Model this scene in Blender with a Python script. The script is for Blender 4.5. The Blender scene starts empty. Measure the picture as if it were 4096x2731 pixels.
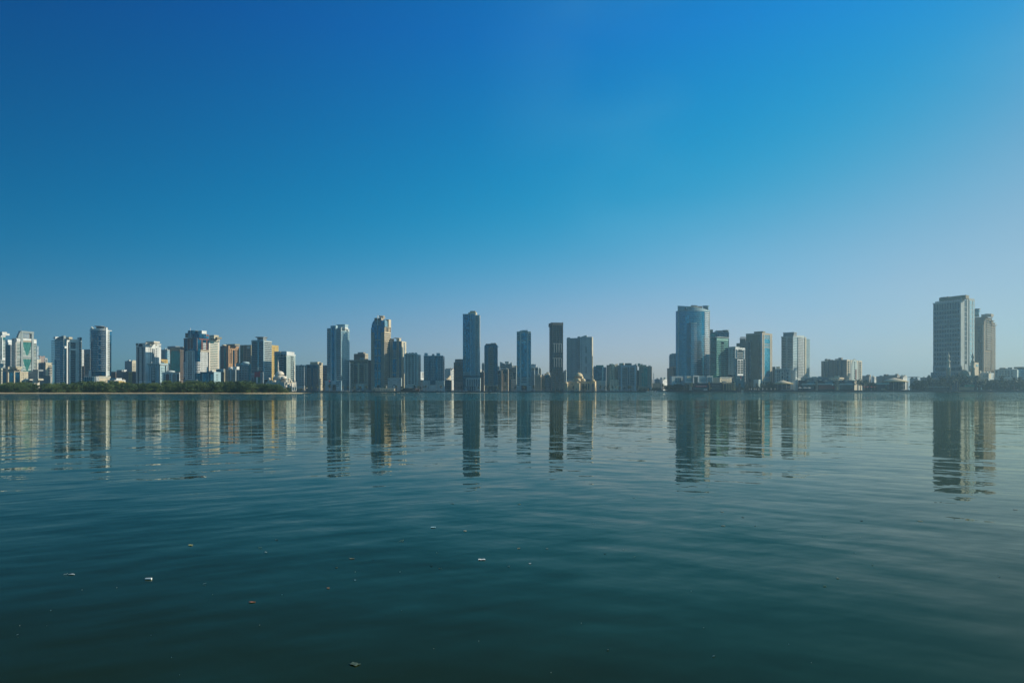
import bpy, bmesh, math, random
from mathutils import Vector, Matrix
R = math.radians
rnd = random.Random(7)
scene = bpy.context.scene
col = scene.collection
FPX, CX, HY, CH = 2731.0, 2048.0, 1560.0, 3.0      # focal length in photo pixels, centre column, horizon row, eye height
LAND = 1.3
SUN_EL, SUN_AZ = R(27), R(88)                       # azimuth clockwise from the view direction (+Y)

# ---------------------------------------------------------------- materials
MATS = {}
def principled(name):
    m = bpy.data.materials.new(name); m.use_nodes = True
    nt = m.node_tree
    return m, nt, nt.nodes['Principled BSDF']
def node(nt, typ, **kw):
    n = nt.nodes.new(typ)
    for k, v in kw.items(): setattr(n, k, v)
    return n
def paint(name, c, rough=0.75, var=0.16, streak=0.12, metal=0.0):
    """weathered render / concrete / metal: patchy tone and rain streaks that belong to the surface"""
    if name in MATS: return MATS[name]
    m, nt, p = principled(name)
    geo = node(nt, 'ShaderNodeNewGeometry')
    n1 = node(nt, 'ShaderNodeTexNoise'); n1.inputs['Scale'].default_value = 0.09; n1.inputs['Detail'].default_value = 5
    mp = node(nt, 'ShaderNodeMapping'); mp.inputs['Scale'].default_value = (0.9, 0.9, 0.05)
    n2 = node(nt, 'ShaderNodeTexNoise'); n2.inputs['Scale'].default_value = 1.0; n2.inputs['Detail'].default_value = 3
    nt.links.new(geo.outputs['Position'], n1.inputs['Vector'])
    nt.links.new(geo.outputs['Position'], mp.inputs['Vector']); nt.links.new(mp.outputs['Vector'], n2.inputs['Vector'])
    a = node(nt, 'ShaderNodeMapRange'); a.inputs['From Min'].default_value = 0.3; a.inputs['From Max'].default_value = 0.7
    a.inputs['To Min'].default_value = 1 - var; a.inputs['To Max'].default_value = 1 + var * 0.5
    b = node(nt, 'ShaderNodeMapRange'); b.inputs['From Min'].default_value = 0.35; b.inputs['From Max'].default_value = 0.7
    b.inputs['To Min'].default_value = 1 - streak; b.inputs['To Max'].default_value = 1
    nt.links.new(n1.outputs['Fac'], a.inputs['Value']); nt.links.new(n2.outputs['Fac'], b.inputs['Value'])
    mu = node(nt, 'ShaderNodeMath', operation='MULTIPLY')
    nt.links.new(a.outputs[0], mu.inputs[0]); nt.links.new(b.outputs[0], mu.inputs[1])
    vm = node(nt, 'ShaderNodeVectorMath', operation='SCALE'); vm.inputs[0].default_value = c[:3]
    nt.links.new(mu.outputs[0], vm.inputs['Scale']); nt.links.new(vm.outputs[0], p.inputs['Base Color'])
    p.inputs['Roughness'].default_value = rough; p.inputs['Metallic'].default_value = metal
    p.inputs['Specular IOR Level'].default_value = 0.3
    MATS[name] = m; return m
def glass(name, c, rough=0.12, metal=0.55, cell=(1.7, 1.7, 3.3), var=0.55):
    """coated window glass: each pane a slightly different tone, blinds behind a few"""
    if name in MATS: return MATS[name]
    m, nt, p = principled(name)
    geo = node(nt, 'ShaderNodeNewGeometry')
    sn = node(nt, 'ShaderNodeVectorMath', operation='SNAP'); sn.inputs[1].default_value = cell
    wn = node(nt, 'ShaderNodeTexWhiteNoise')
    nt.links.new(geo.outputs['Position'], sn.inputs[0]); nt.links.new(sn.outputs[0], wn.inputs['Vector'])
    mr = node(nt, 'ShaderNodeMapRange'); mr.inputs['To Min'].default_value = 1 - var; mr.inputs['To Max'].default_value = 1 + var
    nt.links.new(wn.outputs['Value'], mr.inputs['Value'])
    vm = node(nt, 'ShaderNodeVectorMath', operation='SCALE'); vm.inputs[0].default_value = c[:3]
    nt.links.new(mr.outputs[0], vm.inputs['Scale']); nt.links.new(vm.outputs[0], p.inputs['Base Color'])
    rr = node(nt, 'ShaderNodeMapRange'); rr.inputs['To Min'].default_value = rough * 0.6; rr.inputs['To Max'].default_value = rough * 1.7
    nt.links.new(wn.outputs['Value'], rr.inputs['Value']); nt.links.new(rr.outputs[0], p.inputs['Roughness'])
    p.inputs['Metallic'].default_value = metal
    MATS[name] = m; return m
def leafmat(name, c1, c2):
    m, nt, p = principled(name)
    oi = node(nt, 'ShaderNodeObjectInfo'); geo = node(nt, 'ShaderNodeNewGeometry')
    n1 = node(nt, 'ShaderNodeTexNoise'); n1.inputs['Scale'].default_value = 0.55; n1.inputs['Detail'].default_value = 3
    nt.links.new(geo.outputs['Position'], n1.inputs['Vector'])
    ad = node(nt, 'ShaderNodeMath', operation='MULTIPLY_ADD'); ad.inputs[1].default_value = 0.5; ad.inputs[2].default_value = -0.25
    nt.links.new(oi.outputs['Random'], ad.inputs[0])
    a2 = node(nt, 'ShaderNodeMath', operation='ADD'); nt.links.new(ad.outputs[0], a2.inputs[0]); nt.links.new(n1.outputs['Fac'], a2.inputs[1])
    mr = node(nt, 'ShaderNodeMapRange'); mr.inputs['From Min'].default_value = 0.25; mr.inputs['From Max'].default_value = 0.75
    nt.links.new(a2.outputs[0], mr.inputs['Value'])
    mx = node(nt, 'ShaderNodeMix', data_type='RGBA'); mx.inputs[6].default_value = (*c1, 1); mx.inputs[7].default_value = (*c2, 1)
    nt.links.new(mr.outputs[0], mx.inputs[0]); nt.links.new(mx.outputs[2], p.inputs['Base Color'])
    p.inputs['Roughness'].default_value = 0.6; p.inputs['Specular IOR Level'].default_value = 0.25
    MATS[name] = m; return m
WHITE = paint('white_render', (.74, .74, .72)); OFFW = paint('offwhite_render', (.62, .6, .55))
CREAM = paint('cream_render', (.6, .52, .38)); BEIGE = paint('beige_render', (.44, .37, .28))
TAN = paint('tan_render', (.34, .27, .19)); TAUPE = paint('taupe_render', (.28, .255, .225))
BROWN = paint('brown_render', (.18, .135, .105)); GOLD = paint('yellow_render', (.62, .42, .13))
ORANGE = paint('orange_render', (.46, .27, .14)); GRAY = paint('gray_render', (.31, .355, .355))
LGRAY = paint('light_gray_render', (.47, .52, .51)); DGRAY = paint('dark_gray_render', (.11, .12, .13))
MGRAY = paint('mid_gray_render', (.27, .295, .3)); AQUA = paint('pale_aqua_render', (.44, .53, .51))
PBLUE = paint('pale_blue_panel', (.38, .52, .57)); CONC = paint('bare_concrete', (.2, .19, .175), .9, .3, .3)
SAND = paint('sandstone', (.66, .54, .38), .8, .12, .06); IVORY = paint('ivory_stone', (.74, .65, .54), .75, .08, .05)
ROSE = paint('rose_render', (.42, .3, .26)); RUST = paint('rust_cladding', (.22, .075, .05)); RED = paint('red_paint', (.42, .03, .03))
BLACKP = paint('black_paint', (.02, .02, .02)); GREENP = paint('green_paint', (.03, .2, .1)); DKBAND = paint('void_shade', (.03, .035, .04))
WOOD = paint('dark_timber', (.16, .075, .035), .6, .3, .2); PLANK = paint('pale_plank', (.36, .24, .12), .7, .25, .2)
SEAG = paint('sea_green_panel', (.27, .5, .43)); STEEL = paint('steel', (.45, .47, .48), .4, .1, .1, .6); MSTONE = paint('warm_mosque_stone', (.74, .56, .33), .8, .1, .05); KHAKI = paint('khaki_render', (.3, .26, .17))
BLUEG = glass('blue_glass', (.008, .14, .25), .1, .72); DBLUEG = glass('deep_blue_glass', (.005, .07, .13), .1, .72); DARKG = glass('dark_glass', (.01, .038, .052), .1, .7)
TEALG = glass('teal_glass', (.015, .15, .16)); TEALP = glass('flat_teal_glass', (.012, .14, .125), .3, .2, var=.08); CYANG = glass('cyan_glass', (.03, .30, .46), .2, .35, var=.2)
WING = glass('window_glass', (.03, .05, .07), .15, .3, cell=(.9, .9, 1.7), var=.7); DTAN = paint('dark_tan_render', (.25, .195, .125)); GSTONE = paint('green_gray_stone', (.4, .43, .41)); GREENG = glass('green_glass', (.02, .185, .18), .1, .75); AZURE = glass('azure_glass', (.008, .15, .26), .1, .8, var=.4)
PANEG = glass('pale_glass', (.22, .38, .45), .15, .5, var=.25)
BARK = paint('bark', (.12, .085, .055), .9, .3, .2); PBARK = paint('palm_bark', (.17, .13, .09), .9, .3, .1)
LEAF = leafmat('mangrove_leaf', (.026, .058, .018), (.115, .165, .055)); PALML = leafmat('palm_leaf', (.03, .05, .02), (.1, .11, .05))
BUSHL = leafmat('bush_leaf', (.022, .04, .014), (.075, .1, .04))

# ---------------------------------------------------------------- object helpers
def link(o, parent=None):
    col.objects.link(o)
    if parent is not None: o.parent = parent
    return o
def tag(o, label=None, cat=None, group=None, kind=None):
    if label: o['label'] = label
    if cat: o['category'] = cat
    if group: o['group'] = group
    if kind: o['kind'] = kind
    return o
def empty(name, loc, rz=0.0):
    o = bpy.data.objects.new(name, None); o.location = loc; o.rotation_euler = (0, 0, rz); o.empty_display_size = 1
    return link(o)
def mesh_obj(name, verts, faces, mat, parent=None, smooth=False, loc=None):
    me = bpy.data.meshes.new(name); me.from_pydata(verts, [], faces)
    if mat: me.materials.append(mat)
    if smooth:
        for p in me.polygons: p.use_smooth = True
    o = bpy.data.objects.new(name, me)
    if loc is not None: o.location = loc
    return link(o, parent)
class MB:
    """collects simple solids into one mesh"""
    def __init__(s): s.v, s.f = [], []
    def add(s, v, f):
        k = len(s.v); s.v += [tuple(q) for q in v]; s.f += [tuple(i + k for i in q) for q in f]
    def box(s, x0, x1, y0, y1, z0, z1):
        s.add([(x0, y0, z0), (x1, y0, z0), (x1, y1, z0), (x0, y1, z0), (x0, y0, z1), (x1, y0, z1), (x1, y1, z1), (x0, y1, z1)],
              [(3, 2, 1, 0), (4, 5, 6, 7), (0, 1, 5, 4), (1, 2, 6, 5), (2, 3, 7, 6), (3, 0, 4, 7)])
    def prism(s, poly, z0, z1, ztop=None):
        n = len(poly); zt = ztop or [z1] * n
        s.add([(x, y, z0) for x, y in poly] + [(poly[i][0], poly[i][1], zt[i]) for i in range(n)],
              [tuple(range(n - 1, -1, -1)), tuple(range(n, 2 * n))] + [(i, (i + 1) % n, n + (i + 1) % n, n + i) for i in range(n)])
    def lathe(s, prof, n=20, c=(0, 0), a0=0.0):
        """prof: (radius, z) from the bottom up; closed at both ends"""
        vs, fs = [], []
        for r, z in prof:
            for k in range(n):
                t = a0 + 2 * math.pi * k / n; vs.append((c[0] + max(r, .01) * math.cos(t), c[1] + max(r, .01) * math.sin(t), z))
        for i in range(len(prof) - 1):
            for k in range(n):
                a, b = i * n + k, i * n + (k + 1) % n; fs.append((a, b, b + n, a + n))
        fs.append(tuple(range(n - 1, -1, -1))); m = (len(prof) - 1) * n; fs.append(tuple(range(m, m + n)))
        s.add(vs, fs)
    def tube(s, p, q, r0, r1, n=7):
        p, q = Vector(p), Vector(q); d = (q - p).normalized(); a = d.orthogonal().normalized(); b = d.cross(a)
        vs = [tuple(c + (a * math.cos(2 * math.pi * k / n) + b * math.sin(2 * math.pi * k / n)) * r) for c, r in ((p, r0), (q, r1)) for k in range(n)]
        s.add(vs, [(k, (k + 1) % n, n + (k + 1) % n, n + k) for k in range(n)] + [tuple(range(n - 1, -1, -1)), tuple(range(n, 2 * n))])
    def build(s, name, mat, parent=None, smooth=False, loc=None): return mesh_obj(name, s.v, s.f, mat, parent, smooth, loc)
def copy_tree(o, parent=None):
    c = o.copy(); col.objects.link(c)
    if parent is not None: c.parent = parent
    for ch in list(o.children): copy_tree(ch, c)
    return c
def wx(px, D): return (px - CX) / FPX * D
def wz(py, D): return CH + (HY - py) / FPX * D
LMS = []                                             # (photo column, short phrase) of what later labels may point at
def landmark(px, used, far=400):
    best = None
    for q, ph in LMS:
        if ph in used: continue
        d = abs(q - px)
        if d < far and (best is None or d < best[0]): best = (d, ph)
    if best: used.add(best[1]); return best[1]
    return None

Z1, Z2, Z3 = (0, 1280, .20408), (440, 1280, .20408), (860, 1280, .20408)
Z4, Z5, Z6 = (1270, 1240, .22954), (1680, 1230, .23602), (2100, 1260, .22959)
Z7, Z8, Z9 = (2620, 1200, .25515), (3060, 1300, .22959), (3560, 1160, .28063)
ZS = (0, 0, 1.0)
MAXPART = 100
class B:
    """a building that stands with its near corner at photo column xm, D metres away, its two visible walls running to columns x0 and x1"""
    def __init__(s, name, label, Z, x0, xm, x1, top, D, th, wall, cat='building', base=LAND, dep=18, sh=None, group=None,
                 parent=None, body='wall', curve=0.0, clutter=2, bot=None):
        s.Z, s.D, s.th = Z, D, R(th)
        X0, Xm, X1 = (Z[0] + q * Z[2] for q in (x0, xm, x1))
        u0, um, u1 = ((q - CX) / FPX for q in (X0, Xm, X1))
        c, sn = math.cos(s.th), math.sin(s.th)
        s.w = (um - u0) * D / (c + u0 * sn) if x0 != xm else dep
        s.d = (u1 - um) * D / (sn - u1 * c) if x1 != xm else dep
        if not (0 < s.d < 90): s.d = min(90, max(8, abs(s.d)))
        wc = Vector((um * D, D, base))
        if parent is None:
            s.root = empty(name, wc, -s.th); tag(s.root, label, cat, group); s.wc = wc; s.off = Vector((0, 0))
            if sh: LMS.append(((X0 + X1) / 2, sh))
            s.base = base; s.count, s.over, s.cache = {}, {}, {}
        else:
            s.root, s.wc, s.base = parent.root, parent.wc, parent.base
            s.count, s.over, s.cache = parent.count, parent.over, parent.cache
            dl = wc - s.wc; s.off = Vector((dl.x * c - dl.y * sn, dl.x * sn + dl.y * c))
        s.H = s.zz(top); s.px = {}
        ox, oy = s.off
        if curve:                                    # front wall bulges towards the viewer by `curve` metres
            n = 12; pts = []
            for i in range(n + 1):
                t = i / n; pts.append((ox - s.w + s.w * t, oy - curve * (1 - (2 * t - 1) ** 2)))
            s.paths = {'F': pts}
        else: s.paths = {'F': [(ox - s.w, oy), (ox, oy)]}
        s.paths['R'] = [(ox, oy), (ox, oy + s.d)]
        s.z0 = s.zz(bot) if bot is not None else 0.0
        if body:
            poly = s.paths['F'] + [(ox, oy + s.d), (ox - s.w, oy + s.d)]
            m = MB(); m.prism(poly, s.z0, s.H); m.build(body, wall, s.root)
            for k in range(clutter if s.w > 5 and s.d > 5 else 0):
                a, b_, h = rnd.uniform(2, min(5, s.w * .4)), rnd.uniform(2, min(5, s.d * .4)), rnd.uniform(1.2, 3)
                x, y = rnd.uniform(ox - s.w + 1, ox - a - 1), rnd.uniform(oy + 1, oy + s.d - b_ - 1)
                if k == 0 and rnd.random() < .6: q = MB(); q.tube((x + .3, y + b_ + .8, s.H), (x + .3, y + b_ + .8, s.H + rnd.uniform(4, 8)), .12, .05, 5); q.build('roof_mast', STEEL, s.root)
                q = MB(); q.box(x, x + a, y, y + b_, s.H, s.H + h); q.build('rooftop_unit', rnd.choice([LGRAY, OFFW, MGRAY, BEIGE]), s.root)
    # -- conversions
    def zz(s, y): return wz(s.Z[1] + y * s.Z[2], s.D) - s.base
    def world(s, lx, ly):
        c, sn = math.cos(s.th), math.sin(s.th); return s.wc.x + lx * c + ly * sn, s.wc.y - lx * sn + ly * c
    def colpx(s, lx, ly):
        x, y = s.world(lx, ly); return ((x / y) * FPX + CX - s.Z[0]) / s.Z[2]
    def lx_at(s, px, ly):
        u = (s.Z[0] + px * s.Z[2] - CX) / FPX; c, sn = math.cos(s.th), math.sin(s.th)
        # (wx + lx c + ly sn) = u (wy - lx sn + ly c)
        return (u * (s.wc.y + ly * c) - s.wc.x - ly * sn) / (c + u * sn)
    def frac(s, face, px):
        pts = s.paths[face]
        if len(pts) == 2:                            # exact on a straight wall
            (ax, ay), (bx, by) = pts; L = math.hypot(bx - ax, by - ay); u = (s.Z[0] + px * s.Z[2] - CX) / FPX
            A, Bw = s.world(ax, ay), s.world(bx, by)
            num = u * A[1] - A[0]; den = (Bw[0] - A[0]) - u * (Bw[1] - A[1])
            return max(-.3, min(1.3, num / den)) * L if abs(den) > 1e-9 else 0
        cs, L = [], 0.0
        for i, p in enumerate(pts):
            if i: L += math.hypot(p[0] - pts[i - 1][0], p[1] - pts[i - 1][1])
            cs.append((s.colpx(*p), L))
        if px <= cs[0][0]: return 0.0
        for (a, la), (b, lb) in zip(cs, cs[1:]):
            if a <= px <= b and b > a: return la + (px - a) / (b - a) * (lb - la)
        return L
    def strip(s, face, sa, sb):
        """plan points from sa to sb metres along the wall, with outward normals"""
        pts = s.paths[face]; out, L = [], 0.0
        if len(pts) == 2:
            (ax, ay), (bx, by) = pts; l = math.hypot(bx - ax, by - ay); t = ((bx - ax) / l, (by - ay) / l)
            return [((ax + t[0] * q, ay + t[1] * q), (t[1], -t[0])) for q in (sa, sb)]
        for (ax, ay), (bx, by) in zip(pts, pts[1:]):
            l = math.hypot(bx - ax, by - ay); t = ((bx - ax) / l, (by - ay) / l); nrm = (t[1], -t[0])
            a, b = max(sa, L), min(sb, L + l)
            if b - a > 1e-4:
                for q in (a, b):
                    pt = (ax + t[0] * (q - L), ay + t[1] * (q - L))
                    if not out or math.hypot(out[-1][0][0] - pt[0], out[-1][0][1] - pt[1]) > 1e-4: out.append((pt, nrm))
            L += l
        return out
    def slab(s, face, sa, sb, z0, z1, t0, t1):
        st = s.strip(face, sa, sb); n = len(st); m = MB()
        poly = [(p[0] + q[0] * t1, p[1] + q[1] * t1) for p, q in st] + [(p[0] + q[0] * t0, p[1] + q[1] * t0) for p, q in reversed(st)]
        m.prism(poly, z0, z1); return m
    def part(s, name, m, mat, loc=None):
        s.count[name] = s.count.get(name, 0) + 1
        if s.count[name] > MAXPART:
            v, f, _ = s.over.setdefault(name, ([], [], mat)); k = len(v); dx = loc or (0, 0, 0)
            v += [(x + dx[0], y + dx[1], z + dx[2]) for x, y, z in m.v]; f += [tuple(i + k for i in q) for q in m.f]; return None
        return m
    def put(s, name, m, mat, parent=None):
        if s.part(name, m, mat): return m.build(name, mat, parent or s.root)
    # -- elements given in the coordinates of the zoomed photograph
    def el(s, face, xa, xb, ya, yb, mat, name, t1=.3, t0=-.1, parent=None):
        a, b = s.frac(face, xa), s.frac(face, xb); z1 = s.zz(ya); z0 = s.zz(yb) if yb is not None else 0.0
        return s.put(name, s.slab(face, min(a, b), max(a, b), z0, z1, t0, t1), mat, parent)
    def rows(s, face, xa, xb, ya, yb, n, fr, mat, name='window', t1=.25, t0=-.1, skip=()):
        a, b = s.frac(face, xa), s.frac(face, xb); z1, z0 = s.zz(ya), s.zz(yb); p = (z1 - z0) / n
        m = s.slab(face, min(a, b), max(a, b), 0, p * fr, t0, t1); me = None
        for i in range(n):
            if i in skip: continue
            z = z1 - p * (i + fr)
            if s.part(name, m, mat, (0, 0, z)):
                if me is None: o = m.build(name, mat, s.root); me = o.data
                else: o = link(bpy.data.objects.new(name, me), s.root)
                o.location.z = z
    def grid(s, face, xa, xb, ya, yb, nr, nc, fx=.6, fy=.55, mat=None, name='window', t1=.12, t0=-.1):
        mat = mat or WING
        a, b = s.frac(face, xa), s.frac(face, xb); z1, z0 = s.zz(ya), s.zz(yb); p = (z1 - z0) / nr; q = (b - a) / nc
        straight = len(s.paths[face]) == 2
        st = s.strip(face, 0, 1)
        tv = (st[1][0][0] - st[0][0][0], st[1][0][1] - st[0][0][1]) if straight else None; me = m = None
        for j in range(nc):
            sa = a + q * (j + .5 - fx / 2)
            if not straight: me = m = None
            if m is None: m = s.slab(face, sa, sa + q * fx, 0, p * fy, t0, t1); sa0 = sa
            dx = ((sa - sa0) * tv[0], (sa - sa0) * tv[1]) if straight else (0, 0)
            for i in range(nr):
                loc = (dx[0], dx[1], z1 - p * (i + .5 + fy / 2))
                if s.part(name, m, mat, loc):
                    if me is None: o = m.build(name, mat, s.root); me = o.data
                    else: o = link(bpy.data.objects.new(name, me), s.root)
                    o.location = loc
    def cols(s, face, xa, xb, ya, yb, n, fr, mat, name, t1=.3, t0=-.1):
        w = (xb - xa) / n
        for i in range(n): s.el(face, xa + w * (i + .5 - fr / 2), xa + w * (i + .5 + fr / 2), ya, yb, mat, name, t1, t0)
    def arch(s, face, xa, xb, ya, yb, mat, name, t1=.3, t0=-.1, rise=1.0, parent=None):
        """arched panel: springs half its width (times rise) below ya"""
        a, b = s.frac(face, xa), s.frac(face, xb); z1 = s.zz(ya); z0 = s.zz(yb) if yb is not None else 0.0
        r = (b - a) / 2; h = min(r * rise, (z1 - z0) * .8); pr = [(a, z0), (b, z0)]
        for k in range(9):
            t = math.pi * k / 8; pr.append((a + r + r * math.cos(t), z1 - h + h * math.sin(t)))
        s.cut(face, pr, mat, name, t1, t0, parent)
    def cut(s, face, prof, mat, name, t1=.3, t0=-.1, parent=None):
        """flat panel of any outline [(metres along wall, height)] on a straight wall"""
        def at(q, t):
            (p, nrm), _ = s.strip(face, q, q + .01); return p[0] + nrm[0] * t, p[1] + nrm[1] * t
        n = len(prof); v = [(*at(q, t1), z) for q, z in prof] + [(*at(q, t0), z) for q, z in prof]; m = MB()
        m.add(v, [tuple(range(n)), tuple(range(2 * n - 1, n - 1, -1))] + [(i, n + i, n + (i + 1) % n, (i + 1) % n) for i in range(n)])
        return s.put(name, m, mat, parent)
    def outline(s, face, pts, mat, name, t1=.3, t0=-.1):
        return s.cut(face, [(s.frac(face, x), s.zz(y)) for x, y in pts], mat, name, t1, t0)
    def block(s, xa, xb, ya, yb, mat, name, off=2.0, dep=8.0, parent=None):
        """box square to the building whose front lies off metres behind its front wall"""
        ly = s.off.y + off; a, b = s.lx_at(xa, ly), s.lx_at(xb, ly); c = math.cos(s.th)
        k = (s.world(a, ly)[1]) / s.D; f = lambda y: (wz(s.Z[1] + y * s.Z[2], s.D) - CH) * k + CH - s.base
        m = MB(); m.box(a, b, ly, ly + dep, f(yb) if yb is not None else 0.0, f(ya)); return s.put(name, m, mat, parent)
    def turn(s, x, prof, mat, name, off=4.0, n=20, parent=None):
        """turned solid: prof = (radius, y) in zoomed-photo units, from the top down"""
        ly = s.off.y + off; lx = s.lx_at(x, ly); k = s.world(lx, ly)[1]; m = MB(); sc = s.Z[2] / FPX * k
        m.lathe([(r * sc, wz(s.Z[1] + y * s.Z[2], k) - s.base) for r, y in reversed(prof)], n, (lx, ly))
        q = s.put(name, m, mat, parent)
        if q:
            for p in q.data.polygons: p.use_smooth = len(p.vertices) == 4
        return q
    def dome(s, x, r, ytop, ybase, mat, name='dome', off=4.0, lip=1.0):
        pr = [(.02 * r, ytop)] + [(r * math.sin(t), ybase - (ybase - ytop) * math.cos(t)) for t in [R(a) for a in (12, 25, 38, 50, 62, 74, 84, 90)]]
        return s.turn(x, pr, mat, name, off, 24)
    def pole(s, x, ya, yb, mat=None, name='antenna', off=3.0, r=.16):
        ly = s.off.y + off; lx = s.lx_at(x, ly); k = s.world(lx, ly)[1]; m = MB()
        f = lambda y: wz(s.Z[1] + y * s.Z[2], k) - s.base
        m.tube((lx, ly, f(yb)), (lx, ly, f(ya)), r, r * .5, 6); return s.put(name, m, mat or STEEL)
    def sub(s, x0, xm, x1, top, wall, D=None, name='wall', dep=18, bot=None, th=None, curve=0.0):
        return B('', '', s.Z, x0, xm, x1, top, D or s.D, math.degrees(s.th), wall, dep=dep, parent=s, body=name, bot=bot, clutter=0, curve=curve)
    def letters(s, face, xa, xb, ya, yb, mat, n=12, t1=.2, name='lettering'):
        a, b = s.frac(face, xa), s.frac(face, xb); z1, z0 = s.zz(ya), s.zz(yb); m = MB(); w = (b - a) / n; r = random.Random(int(xa * 7 + n))
        for i in range(n):
            q = a + i * w; h = r.choice([.6, .7, 1.0]); k = s.slab(face, q, q + w * .25, z0, z0 + (z1 - z0) * h, -.05, t1); m.add(k.v, k.f)
            k = s.slab(face, q + w * .25, q + w * .8, z0 + (z1 - z0) * r.choice([0, .4]), z0 + (z1 - z0) * .6, -.05, t1); m.add(k.v, k.f)
        m.build(name, mat, s.root)
    def end(s):
        for name, (v, f, mat) in s.over.items():
            o = mesh_obj(name, v, f, mat, s.root); o['kind'] = 'stuff'
# ================================================================ the city, left part (behind the wooded sand spit)
# --- Z1
b = B('apartment_tower', 'white and green stepped tower cut off by the photo edge', Z1, -170, 10, 103, 300, 1190, 22, WHITE, sh='the stepped white tower at the photo edge')
b.rows('R', 60, 100, 395, 740, 12, .55, TEALG, 'window_band', .2); b.rows('R', 12, 100, 790, 960, 6, .5, TEALG, 'window_band', .2)
b.el('R', 14, 30, 335, 780, TEALG, 'glass_strip', .25); b.el('R', 30, 45, 335, 775, WHITE, 'wall_fin', 1.2)
b.el('R', 54, 103, 335, 388, TEALG, 'glass_panel', .3); b.el('R', 12, 104, 300, 320, WHITE, 'cornice', 1.0)
b.block(-120, 45, 262, 302, WHITE, 'upper_storey', 2, 12); b.block(-120, 40, 238, 264, OFFW, 'roof', 4, 8)
b.rows('F', -170, 5, 330, 950, 20, .5, TEALG, 'window_band', .2); b.end()
b = B('office_tower', 'dark blue gray shaded tower with a white rooftop box', Z1, 95, 205, 235, 482, 1320, 20, MGRAY, sh='the dark blue gray tower')
b.grid('F', 98, 200, 500, 930, 14, 6, .55, .6, DARKG); b.block(105, 165, 432, 484, WHITE, 'rooftop_box', 1, 8); b.block(92, 152, 388, 432, WHITE, 'rooftop_box', 4, 8)
b.grid('R', 208, 233, 500, 930, 14, 2, .5, .5, DARKG); b.end()
b = B('arched_tower', 'tall white tower with green glass lens shapes and an arched gray portal on top', Z1, 230, 322, 716, 352, 1230, 24, OFFW, sh='the green glass tower with the arched top')
b.grid('F', 235, 280, 370, 920, 18, 2, .6, .5, TEALG); b.rows('F', 284, 320, 440, 910, 17, .45, OFFW, 'balcony', 1.4)
for xa, xb in ((331, 396), (652, 712)): b.rows('R', xa, xb, 448, 985, 19, .52, TEALG, 'window_band', .2)
b.el('R', 324, 400, 366, 415, WHITE, 'parapet', .8); b.el('R', 655, 712, 390, 440, WHITE, 'parapet', .8)
b.el('R', 445, 612, 420, 690, TEALP, 'glass_panel', .25); b.el('R', 445, 612, 755, 1000, TEALP, 'glass_panel', .25)
b.el('R', 443, 614, 385, 420, BEIGE, 'lintel', .6); b.el('R', 443, 614, 352, 386, WHITE, 'roof_band', 1.0)
b.el('R', 330, 716, 705, 745, GRAY, 'storey_band', .45); b.el('R', 443, 612, 692, 704, WHITE, 'storey_band', .5)
for y0, y1, n in ((470, 690, 8), (768, 985, 8)):     # white stripes that grow towards the foot of each lens
    for i in range(n):
        y = y0 + (y1 - y0) * (i + .5) / n; w = 6 + 62 * (i / (n - 1)) ** 1.25
        b.el('R', 445, 445 + w, y - 5, y + 6, WHITE, 'stripe', .5); b.el('R', 612 - w, 612, y - 5, y + 6, WHITE, 'stripe', .5)
for xa, xb in ((402, 442), (612, 652)): b.el('R', xa, xb, 215, 1010, GRAY, 'pier', 1.6, -6)
b.el('R', 402, 655, 205, 246, GRAY, 'portal_beam', 1.9, -6.2)
b.rows('R', 450, 585, 262, 352, 5, .35, OFFW, 'louvre', .5, -3)
b.outline('R', [(342, 352), (402, 352), (402, 205), (385, 232), (366, 272), (350, 315)], GRAY, 'curved_fin', 1.2, -4)
b.rows('R', 714, 748, 490, 960, 18, .4, WHITE, 'balcony', 1.5); b.pole(412, 100, 205); b.end()
b = B('apartment_tower', 'pink tower with a scooped roof behind the low gray blocks', Z1, 770, 776, 880, 712, 1560, 30, ROSE, sh='the pink tower with a scooped roof')
b.outline('R', [(776, 714), (880, 712), (876, 698), (850, 706), (825, 709), (800, 706), (779, 696)], ROSE, 'scooped_roof', .4, -8)
b.rows('R', 780, 876, 725, 830, 7, .3, TAUPE, 'window_band', .15); b.end()
b = B('apartment_tower', 'slim white block with dark window columns beside the pink tower', Z1, 870, 880, 932, 745, 1540, 30, OFFW)
b.cols('R', 885, 928, 760, 830, 3, .5, DARKG, 'glass_strip', .2); b.end()
b = B('apartment_block', 'plain cream block between the green glass tower and the pink tower', Z1, 716, 722, 802, 770, 1480, 28, CREAM)
b.grid('R', 726, 798, 785, 960, 7, 4, .4, .45); b.dome(780, 10, 758, 770, WHITE, 'water_tank', 3); b.end()
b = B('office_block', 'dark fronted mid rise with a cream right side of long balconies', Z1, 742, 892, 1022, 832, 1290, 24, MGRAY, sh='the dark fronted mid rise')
b.el('F', 815, 835, 835, 1120, DGRAY, 'recess', .2); b.grid('F', 750, 885, 860, 1120, 8, 7, .45, .45, DARKG)
b.el('R', 893, 1022, 832, 875, CREAM, 'parapet', .3); b.el('R', 893, 1022, 875, 1215, CREAM, 'side_wall', .15)  # front gray holds the shade and side cream the sunlight, as paint
b.grid('R', 898, 930, 890, 1110, 7, 2, .5, .5); b.rows('R', 940, 1015, 895, 1120, 7, .5, DARKG, 'window_band', .25); b.rows('R', 940, 1018, 915, 1140, 7, .28, OFFW, 'balcony', 1.2); b.end()
b = B('apartment_block', 'low shaded gray block with a stepped roofline and small windows', Z1, 560, 742, 760, 1000, 1240, 22, GRAY, sh='the low shaded gray block')
b.grid('F', 570, 735, 1040, 1160, 4, 9, .45, .45, DARKG); b.block(640, 740, 970, 1002, MGRAY, 'upper_storey', 1, 10); b.end()
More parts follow.
